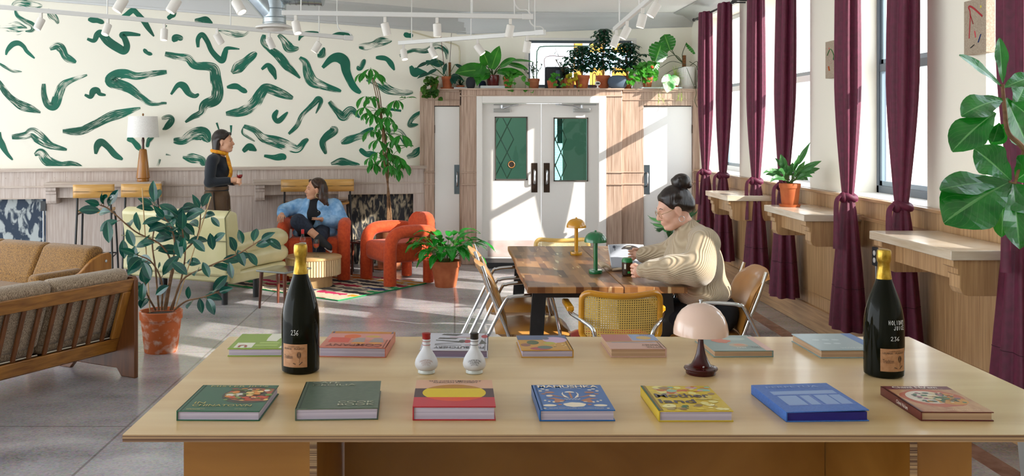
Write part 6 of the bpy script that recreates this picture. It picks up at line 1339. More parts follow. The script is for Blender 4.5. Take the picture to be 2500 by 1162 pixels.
class Head:
    def __init__(s, pos, yaw=0, pitch=0, roll=0): s.M = Matrix.Translation(pos) @ Euler((roll, pitch, yaw), 'XYZ').to_matrix().to_4x4(); s.R = [list(r) for r in s.M.to_3x3()]
    def p(s, *q): return s.M @ Vector(q)
    def e(s, c, r, k=.02): return e_(s.p(*c), r, s.R, k)
    def c(s, a, b_, r0, r1=None, k=.02): return c_(s.p(*a), s.p(*b_), r0, r1, k)
    def skin(s, closed=False):
        o = [s.e((-.018, 0, .030), (.095, .074, .092)), s.e((.032, 0, -.030), (.058, .057, .080), .03), s.e((.060, 0, -.088), (.022, .028, .020), .02), s.c((.03, .035, -.075), (.055, .02, -.092), .022, .018, .03), s.c((.03, -.035, -.075), (.055, -.02, -.092), .022, .018, .03),
             s.e((.070, 0, .026), (.022, .05, .014), .02), s.c((.084, 0, .016), (.108, 0, -.022), .0080, .0110, .010), s.e((.104, 0, -.027), (.0125, .0145, .0095), .008), s.e((.096, 0, -.031), (.010, .018, .008), .008), s.e((.078, 0, -.060), (.018, .026, .016), .015), s.e((.093, 0, -.055), (.010, .020, .006), .006), s.e((.091, 0, -.067), (.010, .018, .0065), .006), s.e((.078, 0, -.092), (.016, .020, .015), .014)]
        for y in (-1, 1): o += [s.e((.062, y * .034, -.026), (.028, .024, .028), .025), s.e((-.004, y * .074, -.004), (.020, .009, .032), .008), s.e((-.002, y * .073, -.036), (.010, .008, .011), .006)]
        for y in (-1, 1):
            o.append(neg(s.e((.100, y * .032, .008), (.022, .018, .011), .012)))
            o.append(s.e((.0705, y * .031, .0115 if not closed else .0065), (.0140, .0150, .0085 if not closed else .0125), .003))
        o.append(s.c((-.02, 0, -.05), (-.045, 0, -.17), .050, .053, .03)); return o
    def face(s, root, brow='2a1a12', lip='a8504a', lids=True):
        mb = MB()
        for y in (-1, 1):
            if lids: mb.ell(s.p(.0695, y * .031, .0055), (.0128, .0128, .0105), 12, 8)
        if lids: mb.build('eyes', M('eye_white', 'd8cfc6', rough=.3), root)
        mb = MB()
        for y in (-1, 1):
            mb.tube([s.p(.0845 - .006 * abs(q) ** 1.5, y * .031 + .0135 * q, (.0075 if lids else -.002) - .003 * q * q) for q in (-1, -.5, 0, .5, 1)], .0016, 5)
            if lids: mb.ell(s.p(.0785, y * .030, .0045), (.0042, .0055, .0050), 10, 6)
        mb.build('eyelashes', M('dark_lash', '1a100c', rough=.6), root); mb = MB()
        for y in (-1, 1): mb.tube([s.p(.088 - .012 * q * q, y * (.018 + .030 * q), .026 + .008 * math.sin(q * 3)) for q in (0, .33, .66, 1)], [.0028, .0016], 5)
        mb.build('eyebrows', M('brow_' + brow, brow, rough=.8), root)
        MB().ell(s.p(.0950, 0, -.0555), (.0062, .017, .0042), 12, 6, s.M.to_3x3()).ell(s.p(.0935, 0, -.0655), (.0062, .015, .0048), 12, 6, s.M.to_3x3()).build('lips', M('lip_' + lip, lip, rough=.35), root)
m_skin = M('skin_warm', 'd29a7a', 'dba88a', sc=(20, 20, 20), rough=.5); m_skin2 = M('skin_olive', 'c48a6a', 'd09a7a', sc=(20, 20, 20), rough=.5); m_skin3 = M('skin_fair', 'dba58c', 'e3b39c', sc=(20, 20, 20), rough=.5)
m_hairk = M('hair_near_black', '120c0a', '2a1c16', sc=(90, 90, 8), rough=.35, bump=.3); m_hairb = M('hair_dark_brown', '22130c', '4a2c1a', sc=(70, 70, 10), rough=.4, bump=.35)
def fingers_round(c, r, zs, a0, a1, rad=.0085):
    o = []
    for z in zs:
        pr = None
        for i in range(5):
            a = a0 + (a1 - a0) * i / 4; p = (c[0] + r * math.cos(a), c[1] + r * math.sin(a), z - .004 * i)
            if pr: o.append(c_(pr, p, rad * (1 - .05 * i), rad * (.95 - .06 * i), .003))
            pr = p
    return o
# ---------------- standing woman with a glass of wine
Lc = Vector((-2.55, 10.80, 0)); h = Head((.015, 0, 1.512), -.06, .02)
gl1 = (.218, -.135, 1.025)
sk = h.skin() + [c_((-.065, 0, 1.0), (-.06, 0, 1.26), .105, .115), c_((-.065, -.145, 1.325), (-.065, .145, 1.325), .05), e_((-.06, 0, .92), (.11, .155, .12)), c_((-.04, 0, 1.38), (-.065, 0, 1.30), .052, .07)]
for y in (-1, 1): sk += [c_((-.065, y * .09, .90), (-.03, y * .09, .50), .085, .055), c_((-.03, y * .09, .50), (-.06, y * .09, .09), .052, .035), c_((-.06, y * .09, .045), (.10, y * .10, .035), .038, .03)]
sk += [c_((-.07, -.18, 1.31), (-.085, -.225, 1.075), .043, .036), c_((-.085, -.225, 1.075), (.135, -.165, 1.095), .034, .024), c_((-.07, .18, 1.31), (-.06, .22, 1.08), .043, .036), c_((-.06, .22, 1.08), (.14, .0, 1.06), .034, .024)]
sk += [e_((.168, -.158, 1.10), (.040, .018, .030), None, .02), c_((.14, -.163, 1.096), (.172, -.158, 1.10), .022, .022, .02)] + fingers_round(gl1, .037, (1.122, 1.106, 1.090, 1.075), math.pi * 1.12, math.pi * 1.75) + fingers_round(gl1, .038, (1.128,), math.pi * .92, math.pi * .45, .0095)
sk += [e_((.175, -.045, 1.062), (.036, .02, .018), None, .02)] + [c_((.19, -.055 - .003 * i, 1.07 - .008 * i), (.222 - .004 * i, -.085 - .004 * i, 1.066 - .010 * i), .008, .007, .004) for i in range(4)] + [c_((.165, -.06, 1.075), (.19, -.09, 1.085), .0095, .008, .004)]
p1 = flesh('person', sk, m_skin, None, .0065, Lc); tag(p1, 'person standing in a navy sweater and orange neck scarf, holding a wine glass', 'person')
h.face(p1, '1a100c')
flesh('hair', [h.e((-.03, 0, .045), (.100, .085, .092)), h.c((-.07, .05, .0), (-.075, .055, -.12), .045, .032, .03), h.c((-.07, -.05, .0), (-.075, -.055, -.12), .045, .032, .03), h.c((-.09, 0, .02), (-.09, 0, -.12), .045, .035, .03), h.c((-.045, -.072, .02), (-.055, -.07, -.085), .022, .02, .02), h.c((.05, -.045, .085), (-.02, -.08, .03), .02, .02, .02), h.c((.05, .045, .085), (-.02, .08, .03), .02, .02, .02), neg(h.e((.085, 0, -.02), (.075, .09, .085), .015)), neg(h.e((.0, -.085, -.01), (.024, .03, .036), .01))], m_hairk, p1, .006)
m_navy = M('navy_knit', '10161f', '18202c', sc=(120, 120, 120), rough=.85, sheen=.2, bump=.1)
flesh('sweater', [c_((-.065, 0, .985), (-.06, 0, 1.25), .118, .130), e_((-.075, 0, 1.16), (.115, .165, .16)), c_((-.068, -.15, 1.318), (-.068, .15, 1.318), .064), c_((-.065, 0, 1.30), (-.05, 0, 1.375), .08, .062), e_((-.06, 0, .985), (.125, .16, .035)), c_((-.07, -.185, 1.305), (-.088, -.232, 1.075), .06, .054), c_((-.088, -.232, 1.075), (.10, -.172, 1.092), .052, .040), c_((-.07, .185, 1.305), (-.06, .225, 1.08), .06, .054), c_((-.06, .225, 1.08), (.11, .03, 1.065), .05, .038), e_((.035, -.0, 1.22), (.05, .12, .06), None, .04), neg(h.c((-.02, 0, -.08), (-.035, 0, -.16), .05, .05, .01))], m_navy, p1, .007)
m_trs = M('olive_brown_twill', '4a3420', '644a30', sc=(8, 8, 5), rough=.6, bump=.25)
tr = [e_((-.065, 0, .93), (.132, .172, .10)), c_((-.065, 0, 1.0), (-.065, 0, .95), .115, .125)]
for y in (-1, 1): tr += [c_((-.055, y * .085, .88), (-.02, y * .09, .50), .118, .098), c_((-.02, y * .09, .50), (-.05, y * .09, .14), .095, .075)]
tro = flesh('trousers', tr, m_trs, p1, .008)
MB().tube(smooth([(-.052, -.178, .965), (-.045, -.199, .88), (-.03, -.201, .75), (-.015, -.195, .6), (-.02, -.19, .4), (-.035, -.18, .2)], 5), .03, 6, flat=.25).build('side_stripe', M('dark_brown_stripe', '2c2018', rough=.7), tro)
MB().rings([[(-.065 + .128 * math.cos(a), .168 * math.sin(a), z) for a in (2 * math.pi * k / 40 for k in range(40))] for z in (.985, 1.0, 1.015, 1.022)]).build('waistband', m_trs, tro)
m_scf = M('orange_scarf', 'd9820c', 'e8a81c', sc=(40, 40, 40), rough=.7, lo=.4, hi=.6)
mb = MB().tube(smooth([(-.035 + .078 * math.cos(a), .082 * math.sin(a), 1.395 + .018 * math.cos(a + 2.8)) for a in (2 * math.pi * k / 12 for k in range(12))], 4), .021, 8, closed=True)
mb.tube(smooth([(.045, -.02, 1.385), (.065, -.04, 1.33), (.082, -.05, 1.27), (.105, -.06, 1.21), (.10, -.055, 1.15), (.085, -.05, 1.12)], 5), [.016, .026], 8, flat=.45).tube(smooth([(.045, .01, 1.385), (.07, .01, 1.32), (.09, -.01, 1.25), (.095, -.02, 1.19)], 5), [.016, .022], 8, flat=.45).ell((.047, -.005, 1.385), (.02, .022, .02), 10, 8)
mb.build('scarf', m_scf, p1)
for y in (-1, 1): flesh('shoe', [c_((-.065, y * .09, .06), (-.06, y * .09, .16), .046, .048), c_((-.06, y * .09, .042), (.11, y * .10, .036), .042, .034), c_((-.08, y * .09, .018), (.12, y * .10, .018), .02, .018)], m_black, p1, .008)
wine_glass(Lc + Vector((gl1[0], gl1[1], 1.022)), 'glass of red wine held by the standing woman', wr_, .95, .36)

# ---------------- seated woman in a denim jacket
Lc = Vector((-1.548, 10.93, 0)); RZ = -math.pi / 2; h = Head((-.035, -.01, .975), -1.12, .0, .03)
sk = h.skin() + [c_((-.02, 0, .56), (-.07, 0, .76), .125, .125), c_((-.08, -.15, .80), (-.08, .15, .80), .055), e_((.0, 0, .52), (.13, .17, .10)), c_((-.06, 0, .86), (-.07, 0, .78), .055, .07)]
sk += [c_((.02, -.09, .53), (.37, -.13, .655), .085, .06), c_((.37, -.13, .655), (.425, .06, .515), .055, .038), c_((.425, .06, .515), (.44, .18, .415), .033, .028), c_((.02, .09, .52), (.33, .09, .485), .085, .06), c_((.33, .09, .485), (.225, .07, .10), .052, .036), c_((.22, .07, .06), (.31, .06, .035), .036, .03)]
sk += [c_((-.08, -.19, .79), (-.02, -.35, .735), .05, .04), c_((-.02, -.35, .735), (.16, -.345, .715), .036, .026), c_((-.08, .19, .79), (.0, .29, .60), .05, .04), c_((.0, .29, .60), (.17, .09, .66), .036, .026)]
sk += [e_((.205, -.342, .707), (.042, .036, .016), None, .015)] + [c_((.235, -.368 + .018 * i, .702), (.262 + .004 * (i in (1, 2)), -.370 + .019 * i, .680), .0085, .008, .004) for i in range(4)] + [c_((.262 + .004 * (i in (1, 2)), -.370 + .019 * i, .680), (.272 + .004 * (i in (1, 2)), -.371 + .019 * i, .645 - .006 * (i in (1, 2))), .008, .007, .004) for i in range(4)] + [c_((.19, -.31, .70), (.235, -.295, .685), .010, .008, .005)]
sk += [e_((.205, .06, .668), (.038, .034, .016), Matrix.Rotation(-.6, 3, 'Z'), .015)] + [c_((.225 + .006 * i, .03 + .018 * i, .672), (.258 + .006 * i, .0 + .016 * i, .668), .0085, .0075, .004) for i in range(4)] + [c_((.19, .035, .678), (.2, -.005, .68), .0095, .008, .005)]
p2 = flesh('person', sk, m_skin2, None, .0065, Lc, (0, 0, RZ)); tag(p2, 'person sitting cross legged in a denim jacket on the orange armchair', 'person')
h.face(p2, '2a1810', 'a8504a')
hp = [h.e((-.035, 0, .04), (.100, .088, .095)), h.c((-.04, .06, .04), (-.05, .085, -.10), .042, .04, .03), h.c((-.05, -.06, .04), (-.055, -.085, -.10), .042, .04, .03), h.c((-.10, 0, .0), (-.11, 0, -.13), .05, .045, .03), h.c((-.055, .088, -.09), (-.07, .10, -.165), .036, .022, .03), h.c((-.09, .05, -.1), (-.105, .07, -.175), .04, .024, .03), h.c((.035, .05, .095), (-.01, .08, .04), .022, .02, .02), h.c((.035, -.05, .095), (-.01, -.08, .04), .022, .02, .02), neg(h.e((.085, 0, -.03), (.075, .088, .095), .015)), neg(h.e((.01, .1, -.015), (.03, .035, .045), .012))]
hp += [h.e((-.05 - .012 * k, .098 + .008 * math.sin(k * 2), -.05 - .024 * k), (.022, .018, .018), .01) for k in range(6)]
flesh('hair', hp, m_hairb, p2, .006)
for y in (1, -1): MB().tube([h.p(-.002 + .026 * math.sin(a), y * .088, -.066 + .026 * math.cos(a)) for a in (2 * math.pi * k / 24 for k in range(24))], .0042, 8, closed=True).build('hoop_earring', M('pale_gold', 'cdb98a', rough=.3, metal=.8), p2)
flesh('top', [c_((-.02, 0, .55), (-.06, 0, .77), .136, .132), c_((-.07, 0, .80), (-.065, 0, .855), .085, .062), e_((.03, 0, .68), (.10, .13, .11), None, .05)], M('black_top', '101116', rough=.9), p2, .008)
m_den = M('denim_blue', '5288ba', 'a4c8e6', sc=(14, 14, 14), rough=.8, detail=8, bump=.3, lo=.3, hi=.72)
jk = [c_((-.03, 0, .50), (-.07, 0, .76), .185, .165), e_((-.03, 0, .62), (.16, .24, .17), None, .05), c_((-.08, -.18, .795), (-.08, .18, .795), .075), e_((.02, .0, .50), (.20, .25, .085), None, .05), c_((-.08, -.2, .785), (-.03, -.35, .74), .085, .078), c_((-.03, -.35, .74), (.11, -.348, .722), .072, .062), c_((-.08, .2, .785), (-.0, .295, .61), .09, .082), c_((.0, .295, .61), (.13, .14, .645), .076, .062), c_((-.05, .1, .845), (.02, .07, .80), .025, .022), c_((-.05, -.1, .845), (.02, -.07, .80), .025, .022), c_((-.10, -.09, .85), (-.10, .09, .85), .028)]
jk += [neg(c_((.14, -.03, .86), (.20, -.03, .48), .055, .075, .015)), neg(c_((.02, -.0, .93), (-.02, 0, .83), .06, .06, .01)), neg(c_((.06, -.02, .86), (.13, -.025, .70), .05, .05, .015)), neg(c_((.30, -.1, .50), (.1, -.1, .50), .09, .07, .02))]
jkt = flesh('denim_jacket', jk, m_den, p2, .0075)
mb = MB()
for z, x, y in ((.74, .105, .045), (.68, .128, .05), (.62, .142, .056)): mb.ell((x, y, z), (.006, .006, .006), 8, 6)
mb.build('buttons', m_steel, jkt)
m_dj = M('dark_jeans', '141a28', '202a3c', sc=(40, 40, 40), rough=.85, bump=.1)
flesh('jeans', [e_((.0, 0, .50), (.14, .185, .09)), c_((.02, -.09, .53), (.37, -.13, .655), .10, .082, .03), c_((.37, -.13, .655), (.395, -.03, .585), .078, .062, .03), c_((.02, .09, .52), (.33, .09, .485), .10, .08, .03), c_((.33, .09, .485), (.23, .07, .18), .076, .066, .03)], m_dj, p2, .008)
for pr, nm in (([c_((.428, .085, .492), (.432, .115, .465), .042, .045), c_((.432, .115, .465), (.445, .205, .395), .043, .036), c_((.425, .10, .455), (.445, .215, .372), .026, .024)], 'boot'), ([c_((.23, .07, .20), (.22, .07, .08), .046, .046), c_((.22, .07, .045), (.315, .055, .035), .042, .034)], 'boot')): flesh(nm, pr, M('black_suede', '17181c', rough=.7), p2, .006)
MB().box((.432, .20, .362), (.075, .09, .018), Matrix.Rotation(-.62, 3, 'X')).build('boot_sole', M('pale_sole', 'b9aaa8', rough=.6), p2, bevel=.006)
MB().tube([(.236 + .0115 * math.cos(a), -.350, .6985 + .0115 * math.sin(a)) for a in (2 * math.pi * k / 16 for k in range(16))], .0022, 6, closed=True).build('ring', m_steel, p2)

# ---------------- woman reading at the dining table
Lc = Vector((1.47, 5.84, 0)); h = Head((.170, 0, 1.178), .10, .36)
sk = h.skin(True) + [c_((-.06, 0, .58), (.05, 0, .92), .125, .125), c_((.035, -.14, 1.01), (.035, .14, 1.01), .055), e_((-.06, 0, .55), (.13, .17, .10)), c_((.075, 0, 1.045), (.04, 0, .98), .054, .08)]
for y0, y1 in ((-.10, -.20), (.09, -.045)): sk += [c_((-.05, y0, .545), (.36, y1, .525), .085, .058), c_((.36, y1, .525), (.33, y1, .09), .052, .036), c_((.33, y1, .055), (.47, y1, .035), .036, .03)]
sk += [c_((.03, .17, 1.0), (.10, .235, .815), .045, .038), c_((.10, .235, .815), (.36, .125, .825), .034, .025), c_((.03, -.17, 1.0), (.14, -.26, .86), .045, .038), c_((.14, -.26, .86), (.31, -.30, .865), .034, .025)]
sk += [e_((.392, .112, .818), (.040, .018, .034), None, .015)] + [c_((.412, .110 - .004 * i, .842 - .018 * i), (.436 - .003 * i, .088 - .004 * i, .846 - .020 * i), .0088, .008, .004) for i in range(4)] + [c_((.436 - .003 * i, .088 - .004 * i, .846 - .020 * i), (.428 - .004 * i, .058 - .002 * i, .842 - .020 * i), .008, .007, .004) for i in range(4)] + [c_((.385, .10, .842), (.412, .072, .855), .0105, .0095, .005), c_((.412, .072, .855), (.425, .052, .85), .0095, .008, .005)]
sk += [e_((.335, -.305, .872), (.034, .018, .034), None, .015)] + [c_((.35, -.30, .892 - .018 * i), (.385, -.285, .890 - .019 * i), .0085, .007, .004) for i in range(4)] + [c_((.33, -.29, .90), (.36, -.27, .905), .0095, .008, .004)]
p3 = flesh('person', sk, m_skin3, None, .0055, Lc, (0, 0, math.pi)); tag(p3, 'person with a dark bun and glasses reading in a chunky oatmeal sweater', 'person')
h.face(p3, '2a1a14', 'b0605a', False)
flesh('hair', [h.e((-.026, 0, .042), (.102, .084, .094)), h.c((.045, .03, .088), (-.03, .06, .08), .012, .03, .02), h.c((.045, -.03, .088), (-.03, -.06, .08), .012, .03, .02), h.c((-.01, .078, .03), (-.08, .05, -.01), .016, .03, .02), h.c((-.01, -.078, .03), (-.08, -.05, -.01), .016, .03, .02), h.e((-.085, 0, .0), (.05, .06, .06), .02), neg(h.e((.100, 0, -.020), (.078, .105, .100), .010)), neg(h.e((.0, .088, -.014), (.024, .022, .036), .008)), neg(h.e((.0, -.088, -.014), (.024, .022, .036), .008))], m_hairk, p3, .005)
bun = [h.e((-.098, 0, .132), (.056, .058, .050), .01)]
for k in range(9):
    a = k * .9; bun.append(h.c((-.098 + .035 * math.cos(a), .04 * math.sin(a), .118 + .022 * math.sin(a * 1.7)), (-.098 + .040 * math.cos(a + 1.2), .043 * math.sin(a + 1.2), .138 + .02 * math.sin(a * 1.7 + 1)), .018, .016, .006))
flesh('hair_bun', bun, m_hairk, p3, .005)
m_gold = M('thin_gold_wire', 'b8a070', rough=.25, metal=.9); mb = MB()
for y in (-1, 1): mb.tube([h.p(.098, y * .031 + .023 * math.cos(a), -.002 + .021 * math.sin(a)) for a in (2 * math.pi * k / 24 for k in range(24))], .0014, 6, closed=True).tube([h.p(.096, y * .054, .004), h.p(.06, y * .074, .006), h.p(-.005, y * .078, .012), h.p(-.018, y * .079, -.004)], .0014, 6)
mb.tube([h.p(.099, -.010, .004), h.p(.104, 0, .008), h.p(.099, .010, .004)], .0014, 6); mb.build('glasses', m_gold, p3)
for y in (1, -1): MB().tube([h.p(-.002 + .017 * math.sin(a), y * .082, -.060 + .017 * math.cos(a)) for a in (2 * math.pi * k / 22 for k in range(22))], .0016, 6, closed=True).build('hoop_earring', m_steel, p3)
m_knit = M('oatmeal_knit', 'b8a487', rough=.95, sheen=.3)
wave_bump(m_knit, 42, 'DIAGONAL', .55, .008, .5, ('b09c80', 'c2b094'))
swp = [c_((-.005, 0, .70), (.06, 0, .95), .15, .135), e_((.045, 0, .86), (.155, .225, .15), None, .05), c_((.03, -.15, 1.005), (.03, .15, 1.005), .078), e_((-.005, 0, .69), (.155, .22, .085), None, .04), c_((.05, 0, .99), (.085, 0, 1.05), .10, .072),
       c_((.03, .18, .99), (.09, .245, .85), .090, .098), c_((.09, .245, .86), (.22, .20, .845), .098, .082), c_((.22, .20, .845), (.325, .145, .835), .080, .060), c_((.325, .145, .835), (.372, .125, .828), .052, .043, .012), c_((.03, -.18, .99), (.13, -.26, .87), .085, .085), c_((.13, -.26, .875), (.29, -.298, .865), .08, .052), e_((.15, 0, .86), (.07, .15, .08), None, .05), neg(h.c((-.02, 0, -.07), (-.045, 0, -.19), .05, .052, .008))]
sw = flesh('sweater', swp, m_knit, p3, .007)
nk_ = h.p(-.042, 0, -.150); ax_ = (h.p(-.045, 0, -.17) - h.p(-.02, 0, -.05)).normalized(); fx, fy = frame(ax_)
MB().tube([nk_ + ax_ * .018 + (fx * math.cos(a) + fy * math.sin(a)) * .066 for a in (2 * math.pi * k / 28 for k in range(28))], .013, 8, closed=True).build('collar', m_knit, sw)
flesh('trousers', [e_((-.06, 0, .56), (.15, .195, .13))] + [q for y0, y1 in ((-.10, -.20), (.09, -.045)) for q in (c_((-.05, y0, .55), (.36, y1, .53), .092, .07), c_((.36, y1, .53), (.335, y1, .14), .068, .055))], M('black_trousers', '0e1118', '161a22', sc=(30, 30, 30), rough=.9), p3, .009)
for y1 in (-.20, -.045): flesh('shoe', [c_((.325, y1, .05), (.33, y1, .12), .045, .044), c_((.33, y1, .042), (.475, y1, .036), .04, .034)], m_black, p3, .009)
# ================================================================ MAGAZINE, CEILING LIGHTS, DUCT, CANVASES, SMALL FITTINGS
mg = thing('magazine', 'open food magazine stood on the dining table before the reading woman', 'magazine', (.985, 6.24, .75))
m_pg = M('magazine_page', 'cfd0d4', 'dcdde0', sc=(5, 5, 5), rough=.35)
def page(u, v, o=0): return (.01 + u * .232, .0 + .15 * v + .03 * math.sin(u * math.pi) * (1 - v) + o, .012 + .135 * v + .006 * math.sin(u * math.pi))
MB().grid(lambda u, v: page(u, v), 10, 6).build('right_page', m_pg, mg, solid=.0025)
def pz(x, y, o): p = page(x, y); return (p[0], p[1] - .0028 - o, p[2] + .002 + o * .5)
pic = []
for k, (m, pl) in enumerate([(C('a9adb6'), rect(.02, .98, .05, .98)), (C('3a3533'), oval(.62, .52, .34, .42, 32)), (C('c9c2b4'), oval(.62, .54, .30, .36, 32)), (C('5a4a34'), oval(.62, .54, .27, .32, 28))] + blobs(46, .42, .82, .3, .78, [C('c9a82c'), C('7a6a1c'), C('4a5a1c'), C('d8b84a'), C('3c2a18'), C('8a3a1c')], .02, .05, 31, 1.6) + [(C('4a4e58'), rect(.17, .185, .3, .85)), (C('4a4e58'), oval(.18, .24, .045, .11)), (C('4a4e58'), oval(.165, .88, .04, .06))]): pic.append((m, pl, .0002 + .00001 * k))
mb = MB(); mats = []
for m, pl, o in pic:
    if m not in mats: mats.append(m)
    mb.mi = mats.index(m); mb.poly([pz(a, b_, o) for a, b_ in pl])
mb.build('food_photo', mats, mg, sharp=0)
MB().grid(lambda u, v: (.01 - u * .07, -.03 + .17 * v, .012 + .02 * math.sin(u * 2.4) + .004 * v), 8, 4).build('left_pages', M('page_edges', 'cdb89c', 'b8a082', sc=(5, 5, 400), rough=.7, detail=1), mg, solid=.012)
MB().grid(lambda u, v: (.012 + u * .20, -.03 + .16 * v, .009 + .010 * math.sin(u * 2.6)), 8, 4).build('page_block', MATS['page_edges'], mg, solid=.010)
# track lighting
m_rail = M('white_track', 'e4e3df', rough=.4); m_can = M('spotlight_white', 'e9e4dc', rough=.4); m_lens = M('spot_glow', 'fff1d8', emit=6)
RT = 'white ceiling tracks for the spotlights'; SP = 'white spotlights on the ceiling tracks'
RAILS = [((-90, 9, 9.0), (857, 93, 10.5), 'long white ceiling track running along the mural wall', (262, 563, 779)), ((688, 31, 8.55), (1296, 41, 8.7), 'white ceiling track in front of the duct, hung level', (735, 1153, 1256)), ((974, 105, 10.6), (1326, 79, 9.4), 'white ceiling track nearest the plant ledge, rising towards the windows', (1005, 1150, 1306)), ((1500, 72, 9.5), (1610, -22, 7.6), 'white ceiling track slanting away beside the first curtain', (1512, 1560)), ((250, -30, 7.4), (640, -22, 7.6), 'white ceiling track above the frame edge over the mural', (330,))]
def on_rail(i, px):
    (x0, y0, Y0), (x1, y1, Y1) = RAILS[i][:2]; t = (px - x0) / (x1 - x0); a, b_ = P(x0, y0, Y0), P(x1, y1, Y1)
    lo_, hi_ = 0., 1.
    for _ in range(30):
        m_ = (lo_ + hi_) / 2; q = a + (b_ - a) * m_
        if CX + FX * q.x / q.y < px: lo_ = m_
        else: hi_ = m_
    return a + (b_ - a) * m_
for i, (A, B, lb, hang) in enumerate(RAILS):
    a, b_ = P(*A), P(*B); t = thing('ceiling_track', lb, 'track', (0, 0, 0), 0, RT)
    d = (b_ - a); R = d.to_track_quat('X', 'Z').to_matrix(); MB().box((a + b_) / 2, (d.length, .034, .042), R).build('rail', m_rail, t, sharp=20, bevel=.004); MB().box(b_ - d.normalized() * .03, (.1, .042, .05), R).build('end_feed', m_rail, t, sharp=20, bevel=.004)
    for px in hang: q = on_rail(i, px); MB().tube([q, (q.x, q.y, zc(q.x))], .006, 6).build('hanging_rod', m_rail, t)
    if i < 3: q = b_ - d.normalized() * .1; MB().tube(smooth([q + Vector((.1, 0, .02)), q + Vector((.06, 0, .06)), q + Vector((-.01, 0, .07)), q + Vector((-.05, 0, .16)), Vector((q.x - .05, q.y, zc(q.x)))], 5), .007, 6).build('feed_cable', m_rail, t)
SPOTS = [(0, 100, -.35, .35, 'spotlight on the mural track nearest the picture edge, lit'), (0, 263, -.2, .45, 'spotlight on the mural track before the second hanging rod, lit'), (0, 401, 0, .2, 'spotlight on the mural track pointing straight at the camera side, lit'), (0, 530, .5, -.45, 'spotlight on the mural track just before the duct outlet'), (0, 657, .4, -.4, 'spotlight on the mural track behind the duct outlet'), (0, 777, -.6, .1, 'last spotlight on the mural track, by the cable end'),
         (1, 722, .25, .3, 'first spotlight on the level track, beside the duct, lit'), (1, 940, .25, -.1, 'middle spotlight on the level track'), (1, 1067, .05, -.05, 'spotlight on the level track by the cornice corner'), (1, 1246, -.2, -.1, 'spotlight at the cable end of the level track'),
         (2, 985, .2, .3, 'spotlight on the end of the plant ledge track, over the mural edge'), (2, 1053, .5, .2, 'spotlight on the plant ledge track above the strap leaf plant'), (2, 1166, .7, .2, 'spotlight on the plant ledge track above the big leafed plant'), (2, 1288, -.15, -.1, 'spotlight on the plant ledge track at the window edge'),
         (3, 1505, -.4, 0, 'lowest spotlight on the slanting track, over the schefflera'), (3, 1531, -.5, 0, 'second spotlight up the slanting track'), (3, 1569, -.25, 0, 'third spotlight up the slanting track'), (3, 1602, -.6, 0, 'topmost spotlight on the slanting track'),
         (4, 300, -.5, .3, 'spotlight hanging from the upper track over the mural, first of three'), (4, 430, -.5, .3, 'spotlight hanging from the upper track over the mural, second of three'), (4, 578, .6, .3, 'spotlight hanging from the upper track by the duct, lit')]
def spot(i, px, lean, fwd, lb):
    q = on_rail(i, px); t = thing('spotlight', lb, 'spotlight', (q.x, q.y, q.z - .021), 0, SP); k = 1.0 if i != 4 else 1.1
    MB().bx(-.013, .013, -.013, .013, -.05, .0).build('adapter', m_can, t, sharp=20, bevel=.003)
    MB().tube([(0, 0, -.045), (0, 0, -.075)], .005, 6).build('stem', m_steel, t)
    d = Vector((lean, -fwd, -1)).normalized(); R = d.to_track_quat('Z', 'Y').to_matrix(); o = Vector((0, 0, -.075))
    MB().lathe([(.012, -.025), (.034 * k, -.02), (.036 * k, -.012), (.036 * k, .088), (.032 * k, .092), (.030 * k, .078), (0, .076)], 24, o, R).build('lamp_housing', m_can, t)
    MB().lathe([(.029 * k, .0775), (0, .080)], 20, o, R).build('lamp_lens', m_lens, t)
for s_ in SPOTS: spot(*s_)
# spiral duct with a round diffuser
m_duct = M('galvanised_duct', 'a9b4ba', 'c9d2d6', sc=(5, 5, 5), rough=.22, metal=.9)
dc = P(670, 72, 9.2); t = thing('air_duct', 'galvanised ceiling air duct ending in a round white diffuser over the mural', 'duct', dc)
r_ = .107
mb = MB().lathe([(r_, .05), (r_, .20)], 36); 
for z in (.06, .11, .19): mb.lathe([(r_, z - .004), (r_ + .006, z), (r_, z + .004)], 36)
mb.build('drop_collar', m_duct, t, sharp=30)
MB().tube([(-.01, 0, .14), (-.13, -.02, .28), (-.26, -.04, .42)], .10, 28).build('branch_duct', m_duct, t, sharp=40)
MB().tube([(0, 0, .18), (.01, 0, .50)], r_, 30).build('riser', m_duct, t, sharp=40)
mb = MB(); a, b_ = Vector((.02, .0, .355)), Vector((.46, -.02, .335)); mb.tube([a, b_], .118, 30)
for k in range(7): p = a + (b_ - a) * (.15 + k * .135); mb.tube([p + Vector((-.004, 0, 0)), p + Vector((.004, 0, 0))], .122, 30)
mb.build('spiral_duct', m_duct, t, sharp=40)
mb = MB(); a, b_ = Vector((-.12, -.03, .375)), Vector((-.62, -.07, .43)); mb.tube([a, b_], .11, 28)
for k in range(5): p = a + (b_ - a) * (.2 + k * .18); mb.tube([p + Vector((-.004, 0, 0)), p + Vector((.004, 0, 0))], .114, 28)
mb.build('side_duct', m_duct, t, sharp=40)
MB().lathe([(.105, .05), (.17, .028), (.178, .018), (.176, .012), (.15, .012), (.118, .03), (.10, .03)], 44).lathe([(.102, .008), (.112, .003), (.08, -.012), (.03, -.016), (0, -.016)], 36).build('diffuser', m_white, t, sharp=50)
MB().lathe([(.118, .031), (0, .031)], 30).build('diffuser_gap', m_black, t)
dq = P(1455, -2, 9.9); t = thing('ceiling_vent', 'round white ceiling diffuser at the very top of the picture over the doors', 'vent', (dq.x, dq.y, zc(dq.x)))
